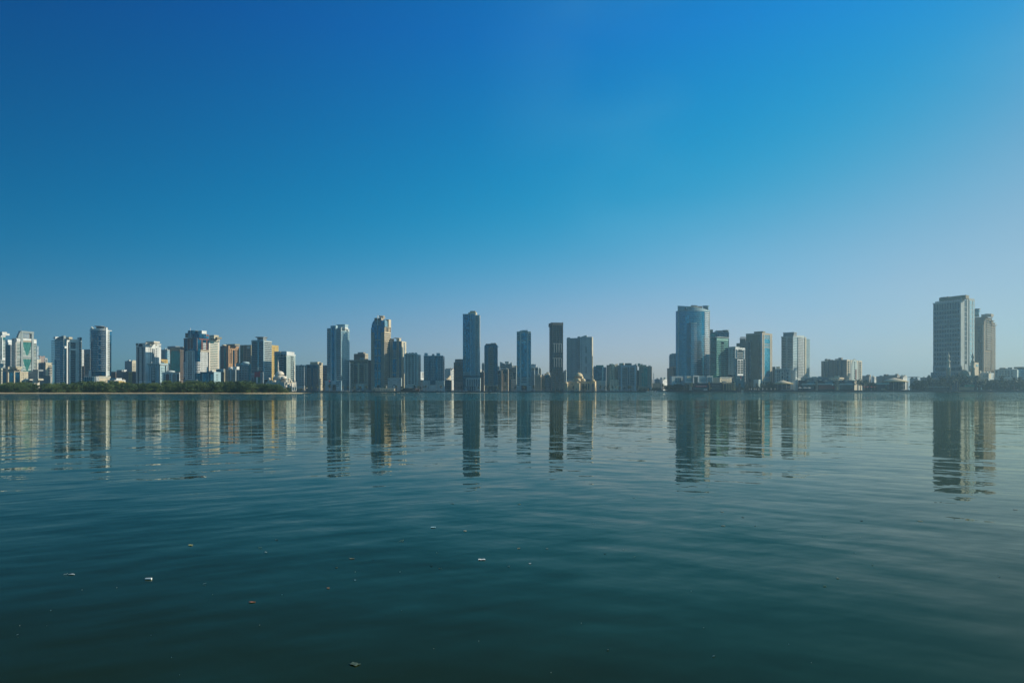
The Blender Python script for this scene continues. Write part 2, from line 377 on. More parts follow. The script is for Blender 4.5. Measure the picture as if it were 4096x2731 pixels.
b = B('office_block', 'cream corner block with dark blue glass, cut off by the photo edge', Z1, -90, 22, 50, 942, 1110, 28, CREAM, sh='the cream corner block at the edge')
b.el('F', -80, 10, 1010, 1240, DBLUEG, 'glass_panel', .3); b.el('R', 24, 50, 980, 1000, DARKG, 'window_band', .2); b.grid('R', 26, 48, 1010, 1230, 7, 2, .5, .5); b.end()
b = B('office_block', 'low beige block with canted corners and tall blue glass bays', Z1, 55, 148, 404, 938, 1130, 26, BEIGE, sh='the beige block with blue glass bays')
b.el('F', 62, 125, 1012, None, DBLUEG, 'glass_bay', .3)
for xa, xb in ((156, 262), (294, 378)):
    b.el('R', xa, xb, 1012, None, DBLUEG, 'glass_bay', .25); b.el('R', xa + 4, xb - 2, 972, 994, DARKG, 'window_band', .3)
    b.rows('R', xa, xb, 1030, 1230, 8, .1, BLUEG, 'transom', .4)
for x in (148, 268, 385): b.el('R', x, x + 20, 1000, None, CREAM, 'pier', 1.2)
b.el('R', 148, 405, 938, 966, CREAM, 'parapet', 1.6); b.block(185, 310, 912, 940, CREAM, 'roof_block', 5, 10); b.end()
b = B('apartment_block', 'sunlit cream block with punched windows right of the beige bays', Z1, 402, 412, 552, 1010, 1150, 30, CREAM, sh='the sunlit cream block')
b.grid('R', 414, 475, 1030, 1150, 4, 2, .4, .5); b.grid('R', 480, 520, 1030, 1150, 4, 2, .4, .25); b.el('R', 412, 553, 1008, 1018, IVORY, 'parapet', .6); b.end()
b = B('villa', 'low cream villa with a stepped roof behind the trees', Z1, 420, 500, 640, 1178, 1090, 25, CREAM, sh='the low cream villa')
b.block(455, 580, 1158, 1180, IVORY, 'upper_storey', 2, 8); b.grid('F', 425, 495, 1190, 1230, 1, 3, .5, .6); b.grid('R', 505, 635, 1190, 1230, 1, 6, .5, .6); b.end()
b = B('villa', 'low villa with a roof terrace and sunlit upper storey', Z1, 640, 655, 776, 1180, 1090, 28, IVORY)
b.block(655, 748, 1146, 1182, CREAM, 'upper_storey', 3, 8); b.grid('R', 660, 770, 1190, 1230, 1, 5, .5, .6); b.end()
b = B('apartment_block', 'dark gray low block with rows of square windows', Z1, 765, 985, 1010, 1092, 1140, 20, MGRAY, sh='the dark gray low block')
b.grid('F', 780, 975, 1125, 1215, 3, 7, .4, .5, DARKG); b.el('F', 765, 985, 1090, 1106, DGRAY, 'parapet', .4); b.end()
b = B('apartment_tower', 'white tower with a curved crest and bright framed glass bays', Z1, 1072, 1256, 1532, 385, 1170, 27, WHITE, sh='the white tower with the curved crest')
b.rows('F', 1082, 1180, 425, 770, 10, .45, DBLUEG, 'window_band', .25); b.rows('F', 1105, 1180, 780, 1225, 13, .45, DBLUEG, 'window_band', .25)
b.el('F', 1072, 1104, 770, None, DBLUEG, 'glass_strip', .4); b.el('F', 1180, 1254, 415, None, DBLUEG, 'glass_panel', .15); b.rows('F', 1180, 1252, 425, 1225, 22, .3, PBLUE, 'balcony', .9)
b.outline('F', [(1075, 405), (1256, 405), (1256, 306), (1215, 312), (1170, 322), (1130, 338), (1095, 365)], GRAY, 'curved_crest', .7, -3)
b.outline('F', [(1155, 340), (1155, 376), (1188, 358)], RUST, 'emblem', .9); b.el('F', 1216, 1252, 310, 362, DARKG, 'crest_window', .9)
b.el('R', 1258, 1300, 365, None, DBLUEG, 'glass_strip', .2); b.el('R', 1376, 1475, 425, None, DARKG, 'glass_panel', .2); b.rows('R', 1376, 1475, 440, 1225, 22, .3, LGRAY, 'balcony', .9)
for xa, xb in ((1298, 1322), (1346, 1372), (1478, 1500), (1508, 1532)): b.el('R', xa, xb, 370, None, WHITE, 'pier', 1.5)
b.el('R', 1322, 1346, 440, None, DBLUEG, 'glass_strip', .3); b.el('R', 1298, 1530, 365, 425, WHITE, 'portal_beam', 1.8); b.el('R', 1346, 1500, 548, 582, WHITE, 'cross_beam', 1.7); b.el('R', 1258, 1300, 512, 552, WHITE, 'cross_beam', 1.4)
b.block(1050, 1085, 326, 380, WHITE, 'rooftop_box', 5, 6); b.rows('F', 1000, 1070, 392, 880, 14, .45, PBLUE, 'balcony', 1.2)
b.block(1272, 1350, 336, 372, CREAM, 'rooftop_box', 5, 6)
q = b.sub(1515, 1556, 1604, 338, LGRAY, D=1195, name='stair_tower'); q.rows('R', 1558, 1602, 440, 1220, 21, .45, DARKG, 'window_band', .2); q.el('R', 1562, 1602, 338, 392, DARKG, 'crown_window', .3)
q.rows('F', 1520, 1555, 540, 1220, 9, .2, WHITE, 'balcony', 1.2); b.end()
b = B('apartment_tower', 'cream balcony tower peeping out behind the curved crest tower', Z1, 1560, 1568, 1648, 578, 1430, 28, OFFW)
b.rows('R', 1572, 1600, 600, 900, 11, .5, DARKG, 'window_band', .2); b.rows('R', 1600, 1645, 590, 900, 11, .4, WHITE, 'balcony', 1.2); b.end()
b = B('apartment_tower', 'dark gray balcony tower tucked behind the curved blue tower', Z1, 1646, 1772, 1800, 572, 1290, 20, MGRAY, sh='the dark gray balcony tower')
b.rows('F', 1650, 1770, 700, 1060, 12, .5, DARKG, 'window_band', .2); b.rows('F', 1650, 1770, 712, 1072, 12, .2, GRAY, 'balcony', 1.2); b.el('F', 1690, 1740, 665, 690, DARKG, 'window_band', .2); b.end()
b = B('shop_block', 'brown low block squeezed between two tall towers', Z1, 1596, 1650, 1655, 902, 1260, 20, BROWN); b.rows('F', 1600, 1648, 920, 1200, 8, .4, DARKG, 'window_band', .2); b.end()
b = B('curved_tower', 'curved deep blue glass tower with white bands and a rooftop helipad', Z1, 1775, 2066, 2182, 192, 1180, 12, DBLUEG, sh='the curved deep blue glass tower', curve=5, body='curtain_wall', clutter=0)
b.el('F', 1775, 2066, 168, 200, WHITE, 'parapet', .8)
ys = [222, 260, 296, 338, 374, 410, 446, 483, 519, 555, 590, 627, 663, 700, 736, 772, 808, 845, 882, 917, 953, 992]
for i, y in enumerate(ys):
    if i in (0, 1, 2, 5, 8, 9, 12, 15, 18, 21): b.el('F', 1808, 2062, y - 5, y + 5, WHITE, 'floor_band', .7)
    else: b.el('F', 1808, 1925, y - 5, y + 5, WHITE, 'floor_band', .7); b.el('F', 1978, 2062, y - 5, y + 5, WHITE, 'floor_band', .7)
b.el('F', 1928, 1952, 330, 985, BLUEG, 'glass_strip', .35); b.rows('F', 1740, 1776, 180, 560, 14, .4, TEALG, 'balcony', 1.5)
b.el('R', 2066, 2094, 145, None, WHITE, 'pier', 1.5); b.el('R', 2096, 2146, 195, 1090, LGRAY, 'side_wall', .2); b.grid('R', 2098, 2144, 215, 990, 22, 3, .6, .55, DARKG, t1=.4)
b.rows('R', 2096, 2146, 222, 995, 22, .12, WHITE, 'balcony', 1.2); b.el('R', 2096, 2182, 192, 206, WHITE, 'parapet', .8); b.el('R', 2146, 2182, 206, 460, BLUEG, 'glass_panel', .3)
b.outline('F', [(1776, 192), (1830, 192), (1812, 160), (1788, 122)], LGRAY, 'corner_fin', .5, -3)
b.turn(1958, [(60, 138), (88, 127), (96, 124), (96, 121), (90, 120)][::-1], STEEL, 'helipad', 9, 24); b.block(1885, 2040, 138, 190, CONC, 'plant_room', 5, 9)
b.turn(1778, [(32, 982), (33, 990), (33, 1100), (33, 1230)], WHITE, 'corner_drum', -1, 20)
q = b.sub(1640, 1880, 1940, 1102, OFFW, D=1150, name='podium'); q.el('F', 1645, 1800, 1110, None, DBLUEG, 'podium_window', .3); q.cols('F', 1645, 1880, 1104, 1225, 6, .12, LGRAY, 'podium_pier', .8)
q.cols('R', 1882, 1938, 1104, 1225, 4, .4, WHITE, 'podium_pier', .8)
q = b.sub(1935, 1945, 2168, 1098, CREAM, D=1165, name='podium'); q.cols('R', 1950, 2165, 1110, 1130, 12, .7, LGRAY, 'railing_panel', .3); b.end()
b = B('villa', 'low white villa with a dome shaped lamp, above the trees', Z1, 2105, 2120, 2460, 1170, 1080, 30, WHITE, sh='the low white villa')
b.block(2150, 2280, 1140, 1172, WHITE, 'upper_storey', 2, 9); b.grid('R', 2130, 2440, 1180, 1215, 1, 11, .4, .6); b.dome(2425, 9, 1152, 1172, SAND, 'lamp_globe', 3); b.end()
b = B('apartment_block', 'dark brown mid rise right of the curved deep blue tower', Z2, 10, 110, 130, 1010, 1330, 20, BROWN, sh='the dark brown mid rise')
b.grid('F', 16, 106, 1030, 1180, 5, 5, .4, .5, DARKG); b.end()
# --- Z2
b = B('apartment_block', 'shaded brown gray block with clumsy white roof huts', Z2, 122, 262, 300, 1010, 1300, 22, TAUPE, sh='the brown gray block with white roof huts')
b.grid('F', 130, 258, 1030, 1190, 5, 6, .35, .5, DARKG); b.block(130, 230, 978, 1012, MGRAY, 'upper_storey', 2, 8); b.block(205, 275, 976, 1010, WHITE, 'roof_hut', 6, 6); b.end()
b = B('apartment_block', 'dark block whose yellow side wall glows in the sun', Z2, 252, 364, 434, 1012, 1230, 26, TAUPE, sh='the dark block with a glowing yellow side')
b.rows('F', 258, 362, 1040, 1200, 5, .12, BROWN, 'ledge', .4); b.el('R', 364, 434, 1012, None, GOLD, 'side_wall', .15); b.grid('R', 368, 432, 1035, 1230, 6, 3, .4, .4, t1=.3); b.end()  # sunlight put into the yellow of the side, shade into the taupe front
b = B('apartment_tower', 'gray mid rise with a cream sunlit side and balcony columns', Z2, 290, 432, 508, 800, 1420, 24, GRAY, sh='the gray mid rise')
b.grid('F', 296, 428, 830, 990, 5, 6, .35, .5, DARKG); b.el('R', 432, 508, 800, 1000, CREAM, 'side_wall', .15); b.grid('R', 440, 500, 840, 1000, 5, 3, .5, .5, t1=.3); b.el('R', 440, 506, 786, 808, CREAM, 'parapet', .4); b.end()  # cream side slab carries sunlight in its paint; the front stays gray
b = B('apartment_block', 'very dark brown block beside the tall cream white tower', Z2, 434, 500, 520, 1005, 1290, 20, BROWN); b.rows('F', 438, 498, 1030, 1220, 7, .4, DARKG, 'window_band', .2); b.end()
b = B('apartment_tower', 'tall white tower, left face shaded and right face sunlit, with small windows', Z2, 510, 696, 1000, 448, 1210, 24, WHITE, sh='the tall white tower with small windows')
for xa, xb in ((545, 566), (635, 657)): b.el('F', xa, xb, 525, None, DARKG, 'glass_strip', .3)
b.grid('F', 568, 634, 520, 1190, 19, 2, .62, .5); b.grid('F', 516, 543, 520, 1190, 19, 1, .55, .4); b.grid('F', 664, 694, 520, 1190, 19, 1, .55, .4)
b.el('F', 510, 545, 448, 490, DARKG, 'crown_window', .3); b.arch('F', 560, 640, 455, 515, DARKG, 'crown_window', .3)
for xa, xb in ((776, 806), (896, 926)): b.grid('R', xa, xb, 530, 1160, 17, 1, .85, .5); b.turn((xa + xb) / 2, [(12, 480), (16, 488), (16, 496), (4, 508)], SAND, 'corbel', .5, 14)
for xa, xb in ((748, 764), (934, 950), (806, 818), (884, 894)): b.grid('R', xa, xb, 465, 1160, 19, 1, .6, .35)
for xa, xb in ((828, 842), (856, 870)): b.el('R', xa, xb, 550, 1000, DARKG, 'glass_strip', .3)
b.el('R', 700, 738, 448, 486, MGRAY, 'crown_window', .3); b.el('R', 965, 997, 478, 510, MGRAY, 'crown_window', .3); b.el('R', 696, 1002, 446, 456, IVORY, 'cornice', .8); b.block(700, 860, 420, 450, IVORY, 'plant_room', 6, 12); b.end()
b = B('sports_hall', 'golden barrel roofed hall above the trees', Z2, 165, 165, 412, 1262, 1075, 30, GOLD, dep=14, sh='the golden barrel roof', clutter=0)
b.outline('R', [(165, 1264), (165, 1190), (215, 1186), (275, 1200), (330, 1224), (380, 1250), (410, 1264)], GOLD, 'barrel_roof', .6, -14); b.end()
b = B('apartment_block', 'broad pale blue block with a deep cornice and dark balcony bay', Z2, 738, 980, 1176, 842, 1180, 16, PBLUE, sh='the broad pale block with a deep cornice')
b.el('F', 730, 984, 840, 866, LGRAY, 'cornice', 1.8); b.el('R', 980, 1176, 866, 890, MGRAY, 'cornice', .6); b.el('F', 812, 890, 915, None, DARKG, 'glass_bay', .3); b.rows('F', 832, 880, 935, 1190, 8, .42, WHITE, 'balcony', 1.2)
b.grid('F', 768, 790, 915, 1190, 8, 1, .6, .5); b.grid('F', 905, 930, 915, 1190, 8, 1, .6, .5); b.grid('F', 770, 930, 870, 900, 1, 4, .5, .7)
b.el('F', 962, 974, 880, None, DARKG, 'glass_strip', .3); b.grid('R', 998, 1070, 920, 1180, 5, 3, .4, .5); b.arch('R', 1112, 1166, 900, 1000, MGRAY, 'arched_panel', .3); b.el('R', 1078, 1096, 892, None, DARKG, 'glass_strip', .3); b.end()
b = B('apartment_block', 'small yellow block with an arched window over the pale cornice', Z2, 990, 998, 1134, 768, 1300, 30, GOLD); b.arch('R', 1004, 1028, 790, 850, BROWN, 'arched_window', .3); b.grid('R', 1040, 1110, 785, 845, 2, 2, .5, .5); b.end()
b = B('office_tower', 'gray tower with white framed blue glass on its right side', Z2, 1000, 1120, 1180, 575, 1500, 22, GRAY, sh='the gray tower with white framed glass')
b.grid('F', 1008, 1084, 600, 780, 6, 4, .5, .5, DARKG); b.el('R', 1122, 1178, 600, 840, PANEG, 'glass_panel', .3); b.rows('R', 1122, 1178, 610, 840, 7, .2, WHITE, 'floor_band', .6); b.el('F', 1086, 1122, 622, 745, PANEG, 'glass_panel', .3)
b.block(1126, 1284, 514, 640, MGRAY, 'upper_storey', 14, 12); b.end()
b = B('office_tower', 'brown framed tower with a tapering teal glass front, shaded', Z2, 1176, 1376, 1452, 545, 1260, 24, BROWN, sh='the tapering teal glass tower')
b.outline('F', [(1186, 1010), (1370, 1010), (1372, 660), (1362, 625), (1340, 606), (1300, 600), (1240, 600), (1205, 610), (1194, 640)], TEALG, 'glass_front', .35)
b.el('F', 1176, 1376, 540, 600, KHAKI, 'front_frame', .3); b.rows('R', 1380, 1448, 570, 1190, 16, .35, DARKG, 'window_band', .2); b.block(1190, 1430, 532, 548, MGRAY, 'roof_edge', 2, 14); b.pole(1352, 515, 545); b.end()
b = B('apartment_block', 'low white block with big wine red arched niches', Z2, 1022, 1360, 1372, 1032, 1140, 10, WHITE, sh='the white block with wine red arches')
for xa, xb, y in ((1092, 1162, 1050), (1310, 1356, 1050)): b.arch('F', xa, xb, y, None, RUST if xa < 1300 else DARKG, 'arched_niche', .3)
b.arch('F', 1225, 1292, 1050, None, ROSE, 'arched_niche', .3); b.grid('F', 1050, 1088, 1050, 1220, 4, 1, .7, .6); b.grid('F', 1168, 1204, 1050, 1220, 4, 1, .7, .6)
b.el('F', 1018, 1364, 1022, 1036, WHITE, 'cornice', .8); b.turn(1190, [(2, 985), (60, 992), (78, 1004), (78, 1024)], LGRAY, 'skylight', 8, 20); b.end()
b = B('apartment_tower', 'dark blue glass and rust red tower with white lower grids and spire', Z2, 1446, 1712, 1938, 345, 1200, 27, DBLUEG, sh='the rust red and blue tower', clutter=0)
b.el('F', 1530, 1616, 365, 565, RUST, 'red_panel', .4); b.grid('F', 1560, 1595, 365, 560, 5, 1, .5, .4, PANEG, t1=.6)
for x in (1456, 1520, 1622, 1705): b.el('F', x, x + 7, 345, 600, ROSE, 'mullion', .5)
b.el('F', 1446, 1712, 345, 358, RUST, 'storey_band', .6); b.el('F', 1446, 1712, 560, 602, DBLUEG, 'glass_panel', .2)
b.el('F', 1480, 1662, 602, 1160, WHITE, 'balcony_front', .5); b.grid('F', 1526, 1618, 610, 1150, 14, 2, .84, .6, DARKG, t1=.7)
for xa, xb in ((1484, 1516), (1628, 1660)): b.grid('F', xa, xb, 610, 1150, 14, 1, .6, .5, DARKG, t1=.7)
b.rows('F', 1442, 1480, 820, 1130, 9, .5, WHITE, 'balcony', .9); b.rows('F', 1664, 1712, 820, 1050, 7, .5, WHITE, 'balcony', .9)
b.rows('R', 1713, 1766, 820, 1050, 7, .5, WHITE, 'balcony', .9)
b.el('F', 1446, 1712, 1160, None, MGRAY, 'podium_front', 1.2)
b.el('R', 1714, 1786, 365, 815, BLUEG, 'glass_panel', .3)
for xa, xb in ((1786, 1814), (1878, 1902)): b.el('R', xa, xb, 375, 600, RUST, 'red_pier', .8); b.grid('R', xa + 4, xb - 4, 385, 590, 6, 1, .7, .4, DARKG, t1=1.0)
b.rows('R', 1816, 1876, 440, 580, 4, .5, WHITE, 'balcony', .9); b.el('R', 1816, 1876, 380, 440, BLUEG, 'glass_panel', .35); b.el('R', 1770, 1938, 575, 618, BEIGE, 'storey_band', .9)
b.el('R', 1770, 1912, 618, 1010, WHITE, 'balcony_front', .5); b.grid('R', 1776, 1906, 625, 1000, 10, 5, .5, .5, WING, t1=.7)
b.el('R', 1740, 1930, 268, 378, RUST, 'crown', .9)
for xa, xb in ((1748, 1806), (1820, 1874), (1882, 1922)): b.el('R', xa, xb, 300, 355, BLUEG, 'crown_window', 1.2)
b.el('R', 1812, 1880, 258, 310, GRAY, 'crown_pier', 1.3); b.block(1528, 1624, 206, 346, DBLUEG, 'upper_storey', .5, 14); b.block(1474, 1528, 256, 346, BROWN, 'upper_storey', 1, 12); b.block(1622, 1750, 270, 346, DBLUEG, 'upper_storey', 1.5, 14)
b.block(1640, 1800, 215, 275, WHITE, 'rooftop_unit', 10, 10); b.block(1620, 1680, 206, 262, CREAM, 'rooftop_unit', 8, 6); b.pole(1578, 150, 330, WHITE, 'spire', .2, .7); b.end()
b = B('apartment_tower', 'bright cream tower with long green window ribbons', Z2, 1930, 1938, 2146, 408, 1290, 30, IVORY, sh='the bright cream ribbon window tower', clutter=0)
b.rows('R', 1966, 2110, 412, 990, 17, .38, TEALG, 'window_band', .25); b.el('R', 1936, 2148, 366, 410, CREAM, 'crown', .8); b.grid('R', 1970, 2100, 368, 390, 1, 4, .7, .7, DARKG, t1=1.0); b.el('R', 2114, 2134, 385, 420, MGRAY, 'crown_window', 1.1)
b.block(1945, 2040, 298, 370, CREAM, 'plant_room', 4, 10); b.block(2000, 2100, 336, 372, KHAKI, 'plant_room', 8, 10); b.end()
b = B('office_block', 'low dark blue glass block with a pale blue wing', Z2, 1768, 2034, 2186, 1012, 1160, 12, DBLUEG, sh='the low dark blue glass block')
b.el('F', 1822, 1930, 1045, 1195, BLUEG, 'glass_panel', .3); 
for x in (1818, 1926): b.el('F', x, x + 8, 1040, 1200, LGRAY, 'mullion', .6)
b.el('F', 1975, 2032, 1060, 1180, PANEG, 'glass_panel', .3); b.el('R', 2034, 2168, 1014, None, PBLUE, 'side_wall', .3); b.grid('R', 2075, 2120, 1050, 1230, 5, 2, .5, .45, DARKG, t1=.5); b.end()
b = B('apartment_block', 'gray green low block with a flat overhanging roof', Z3, 32, 178, 200, 960, 1190, 14, KHAKI, sh='the gray green flat roofed block')
b.el('F', 30, 180, 956, 1018, LGRAY, 'roof_slab', 1.4); b.rows('F', 46, 125, 985, 1002, 1, .9, DARKG, 'window_band', 1.6); b.grid('F', 130, 176, 1030, 1210, 5, 3, .5, .5); b.end()
# --- Z3
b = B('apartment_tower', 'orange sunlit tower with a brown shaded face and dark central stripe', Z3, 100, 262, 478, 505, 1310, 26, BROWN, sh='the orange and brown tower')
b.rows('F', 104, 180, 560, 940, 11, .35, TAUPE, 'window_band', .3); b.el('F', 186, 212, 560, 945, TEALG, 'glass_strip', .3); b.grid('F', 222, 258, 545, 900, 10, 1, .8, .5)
b.el('R', 262, 478, 503, 950, ORANGE, 'side_wall', .2); b.el('R', 348, 384, 582, 905, DBLUEG, 'glass_strip', .5)  # one tower in two paints: sunlit orange here, shaded brown on the front
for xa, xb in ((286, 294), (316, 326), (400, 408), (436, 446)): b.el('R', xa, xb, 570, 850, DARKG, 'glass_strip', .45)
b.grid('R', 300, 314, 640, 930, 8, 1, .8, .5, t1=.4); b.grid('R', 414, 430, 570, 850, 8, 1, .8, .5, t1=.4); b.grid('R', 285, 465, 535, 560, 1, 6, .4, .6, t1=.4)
b.turn(180, [(2, 478), (34, 484), (46, 494), (46, 506)], SAND, 'corner_dome', 4); b.block(210, 390, 474, 506, KHAKI, 'plant_room', 8, 12); b.end()
b = B('apartment_tower', 'khaki tower with an arched gable motif and roof antenna', Z3, 490, 706, 722, 486, 1330, 12, KHAKI, sh='the khaki tower')
for x in (505, 530): b.el('F', x, x + 14, 500, 830, TEALG, 'glass_strip', .3)
b.grid('F', 575, 605, 500, 830, 10, 1, .8, .5); b.grid('F', 622, 695, 560, 830, 8, 3, .7, .4); b.arch('F', 630, 682, 500, 560, OFFW, 'arched_panel', .3); b.pole(572, 455, 486); b.pole(602, 452, 486); b.end()
b = B('office_tower', 'gray glass office tower with pale floor bands and flat rooftop disc', Z3, 718, 946, 1112, 400, 1220, 24, DARKG, sh='the gray banded office tower', clutter=0, body='curtain_wall')
b.rows('F', 718, 944, 410, 1010, 17, .42, MGRAY, 'floor_band', .4); b.rows('R', 950, 1110, 415, 1180, 21, .52, LGRAY, 'floor_band', .4)
b.el('F', 840, 860, 400, 1010, PANEG, 'glass_strip', .6); b.el('R', 946, 960, 385, None, PBLUE, 'corner_pier', .7); b.el('F', 718, 946, 385, 412, PBLUE, 'parapet', .6)
b.el('R', 946, 1112, 400, 420, LGRAY, 'parapet', .6); b.turn(915, [(80, 356), (112, 344), (122, 341), (122, 336), (60, 335)], STEEL, 'rooftop_disc', 12, 28); b.block(830, 945, 342, 402, MGRAY, 'plant_room', 6, 8)
q = b.sub(696, 940, 952, 1018, MGRAY, D=1195, name='podium'); q.el('F', 700, 780, 1045, 1065, LGRAY, 'podium_band', .3)
q.outline('F', [(712, 1215), (735, 1125), (745, 1125), (772, 1215)], DGRAY, 'podium_emblem', .3); b.end()
fl = q                                              # the banner hangs on this podium
def banner():
    e = empty('flag_banner', (0, 0, 0)); e.parent = None; e.location = fl.wc; e.rotation_euler = (0, 0, -fl.th)
    tag(e, 'giant red, black, white and green flag banner hung on the gray podium', 'flag'); LMS.append((1030, 'the giant flag banner'))
    for nm, m_, xa, xb, ya, yb in (('red_field', RED, 780, 887, 1015, 1116), ('black_stripe', BLACKP, 780, 812, 1116, 1230), ('white_stripe', WHITE, 812, 848, 1116, 1230), ('green_stripe', GREENP, 848, 887, 1116, 1230)):
        m = fl.slab('F', fl.frac('F', xa), fl.frac('F', xb), fl.zz(yb), fl.zz(ya), .55, .85); m.build(nm, m_, e)
banner()
b = B('apartment_tower', 'narrow yellow tower with pairs of tiny windows', Z3, 1100, 1112, 1246, 490, 1330, 30, GOLD, sh='the narrow yellow tower')
b.grid('R', 1130, 1150, 520, 1070, 16, 1, .5, .4); b.grid('R', 1158, 1180, 520, 1070, 16, 2, .5, .4); b.grid('R', 1205, 1225, 520, 1070, 16, 1, .5, .4); b.end()
b = B('apartment_tower', 'teal glass block with a white crown behind the domed mosque', Z3, 1162, 1402, 1576, 690, 1260, 22, AQUA, sh='the teal block with a white crown')
for xa, xb in ((1166, 1216), (1350, 1400)): b.el('F', xa, xb, 710, None, TEALG, 'glass_bay', .5); b.el('F', xa, xb, 700, 714, CREAM, 'bay_cap', .9)
b.el('F', 1244, 1342, 715, None, DBLUEG, 'glass_panel', .2); b.rows('F', 1244, 1342, 715, 1180, 10, .35, AQUA, 'balcony', 1.0); b.el('F', 1162, 1402, 618, 690, PBLUE, 'crown', .5); b.grid('F', 1175, 1395, 672, 702, 1, 4, .7, .9, DBLUEG, t1=.8)
b.el('F', 1278, 1290, 610, 715, CREAM, 'flag_pier', 1.2); b.el('R', 1402, 1552, 618, 690, WHITE, 'crown', .6); b.el('R', 1552, 1578, 668, 690, WHITE, 'crown', .5)
b.grid('R', 1415, 1470, 720, 1170, 12, 3, .3, .5); b.el('R', 1484, 1540, 695, 1190, DARKG, 'glass_panel', .2); b.rows('R', 1484, 1540, 695, 1190, 12, .45, AQUA, 'balcony', .9); b.grid('R', 1550, 1570, 720, 1170, 12, 1, .5, .4)
b.block(1165, 1400, 616, 692, PBLUE, 'plant_room', 2, 14); b.pole(1290, 590, 640); b.pole(1350, 585, 620); b.end()
b = B('office_block', 'low white office block with window ribbons and a blue round emblem', Z3, 412, 660, 704, 855, 1250, 16, LGRAY, sh='the white office block with the round emblem')
b.el('F', 410, 662, 852, 895, PBLUE, 'sign_band', .5); b.turn(518, [(1, 856), (14, 858), (14, 880), (1, 882)], DBLUEG, 'emblem', -.8, 12); b.letters('F', 445, 500, 866, 876, DBLUEG, 8, .7); b.letters('F', 540, 600, 866, 876, DBLUEG, 8, .7)
b.el('F', 425, 660, 896, 912, DBLUEG, 'window_band', .2)
for xa, xb in ((425, 450), (474, 514), (528, 568), (582, 622), (636, 656)): b.rows('F', xa, xb, 925, 1190, 8, .5, DARKG, 'window', .2)
b.el('R', 660, 704, 856, None, DBLUEG, 'side_wall', .3); b.turn(600, [(2, 812), (50, 818), (70, 832), (74, 856)], PBLUE, 'roof_drum', 8); b.end()
b = B('apartment_block', 'mottled gray block of open balconies with white roof tanks', Z3, 180, 400, 418, 968, 1200, 12, GRAY, sh='the mottled gray balcony block')
b.grid('F', 186, 300, 985, 1200, 6, 4, .6, .5); b.grid('F', 322, 395, 985, 1200, 6, 3, .6, .5); b.rows('F', 200, 260, 1000, 1210, 6, .2, OFFW, 'balcony', .9); b.el('F', 298, 318, 985, 1200, PBLUE, 'stair_strip', .5)
b.block(345, 425, 910, 970, WHITE, 'roof_tank', 6, 8); b.block(265, 305, 920, 968, WHITE, 'roof_tank', 8, 6); b.end()
b = B('apartment_block', 'gray white block with a triangular gable and even window ribbons', Z3, 1578, 1786, 1800, 882, 1240, 8, LGRAY, sh='the block with the triangular gable')
for xa, xb in ((1588, 1618), (1650, 1684), (1698, 1730), (1752, 1784)): b.rows('F', xa, xb, 910, 1300, 11, .48, DARKG, 'window', .2)
b.grid('F', 1624, 1642, 910, 1300, 11, 1, .7, .4); b.grid('F', 1734, 1748, 910, 1300, 11, 1, .7, .4)
b.outline('F', [(1650, 905), (1740, 905), (1692, 866)], MGRAY, 'gable', .5); b.el('F', 1575, 1788, 880, 888, WHITE, 'parapet', .5); b.end()
b = B('apartment_block', 'taupe block with a blue glass attic band and blue central strip', Z3, 1786, 2028, 2108, 868, 1240, 14, TAUPE, sh='the taupe block with the blue attic')
b.el('F', 1786, 2020, 868, 885, MGRAY, 'parapet', .4); b.el('F', 1790, 2010, 885, 938, DBLUEG, 'attic_window', .3); b.el('F', 1888, 1922, 945, None, DBLUEG, 'glass_strip', .4)
for xa, xb in ((1800, 1870), (1935, 2005)): b.grid('F', xa, xb, 950, 1300, 9, 3, .55, .45, DARKG)
b.el('R', 2030, 2108, 868, None, CREAM, 'side_wall', .2); b.grid('R', 2040, 2100, 890, 1270, 11, 3, .45, .5, t1=.4); b.block(1865, 2012, 820, 870, CREAM, 'plant_room', 6, 10); b.block(2036, 2080, 836, 870, CREAM, 'roof_hut', 4, 6)  # sunlit tone of the right face laid on as cream over taupe
b.pole(1985, 770, 820); b.pole(2068, 800, 838); b.end()
b = B('office_block', 'dark blue gray block wedged left of the rounded corner tower', Z3, 2104, 2196, 2206, 885, 1290, 10, MGRAY); b.rows('F', 2106, 2194, 910, 1300, 12, .45, DBLUEG, 'window_band', .2); b.end()
# ================================================================ the city, centre (Z4, Z5, Z6)
b = B('apartment_tower', 'blue gray tower with rounded balcony corner and two roof antennas', Z4, 166, 410, 556, 310, 1210, 18, LGRAY, sh='the rounded corner tower with two antennas', clutter=0)
b.rows('F', 168, 236, 318, 1225, 27, .52, DBLUEG, 'window_band', .25); b.rows('F', 340, 408, 318, 1225, 27, .52, DBLUEG, 'window_band', .25); b.rows('F', 338, 418, 330, 1238, 27, .2, PBLUE, 'balcony', 1.6)
b.el('F', 238, 330, 268, 1250, PBLUE, 'centre_pier', 2.0, -4); b.el('F', 264, 304, 290, 1245, BLUEG, 'glass_strip', 2.4)
b.el('R', 414, 556, 365, None, PANEG, 'curtain_wall', .3); b.rows('R', 430, 554, 350, 1230, 26, .3, PBLUE, 'floor_band', .6); b.cols('R', 420, 556, 360, 1240, 6, .1, MGRAY, 'mullion', .7)
b.turn(414, [(16, 300), (17, 310), (17, 900), (17, 1240)], LGRAY, 'corner_drum', 3.2)
b.turn(502, [(40, 258), (40, 266), (32, 270), (30, 275), (30, 375)], LGRAY, 'roof_drum', 20); b.block(330, 480, 252, 312, PBLUE, 'plant_room', 8, 10); b.block(410, 480, 300, 330, WHITE, 'plant_room', 4, 10)
b.pole(262, 178, 270); b.pole(309, 178, 270)
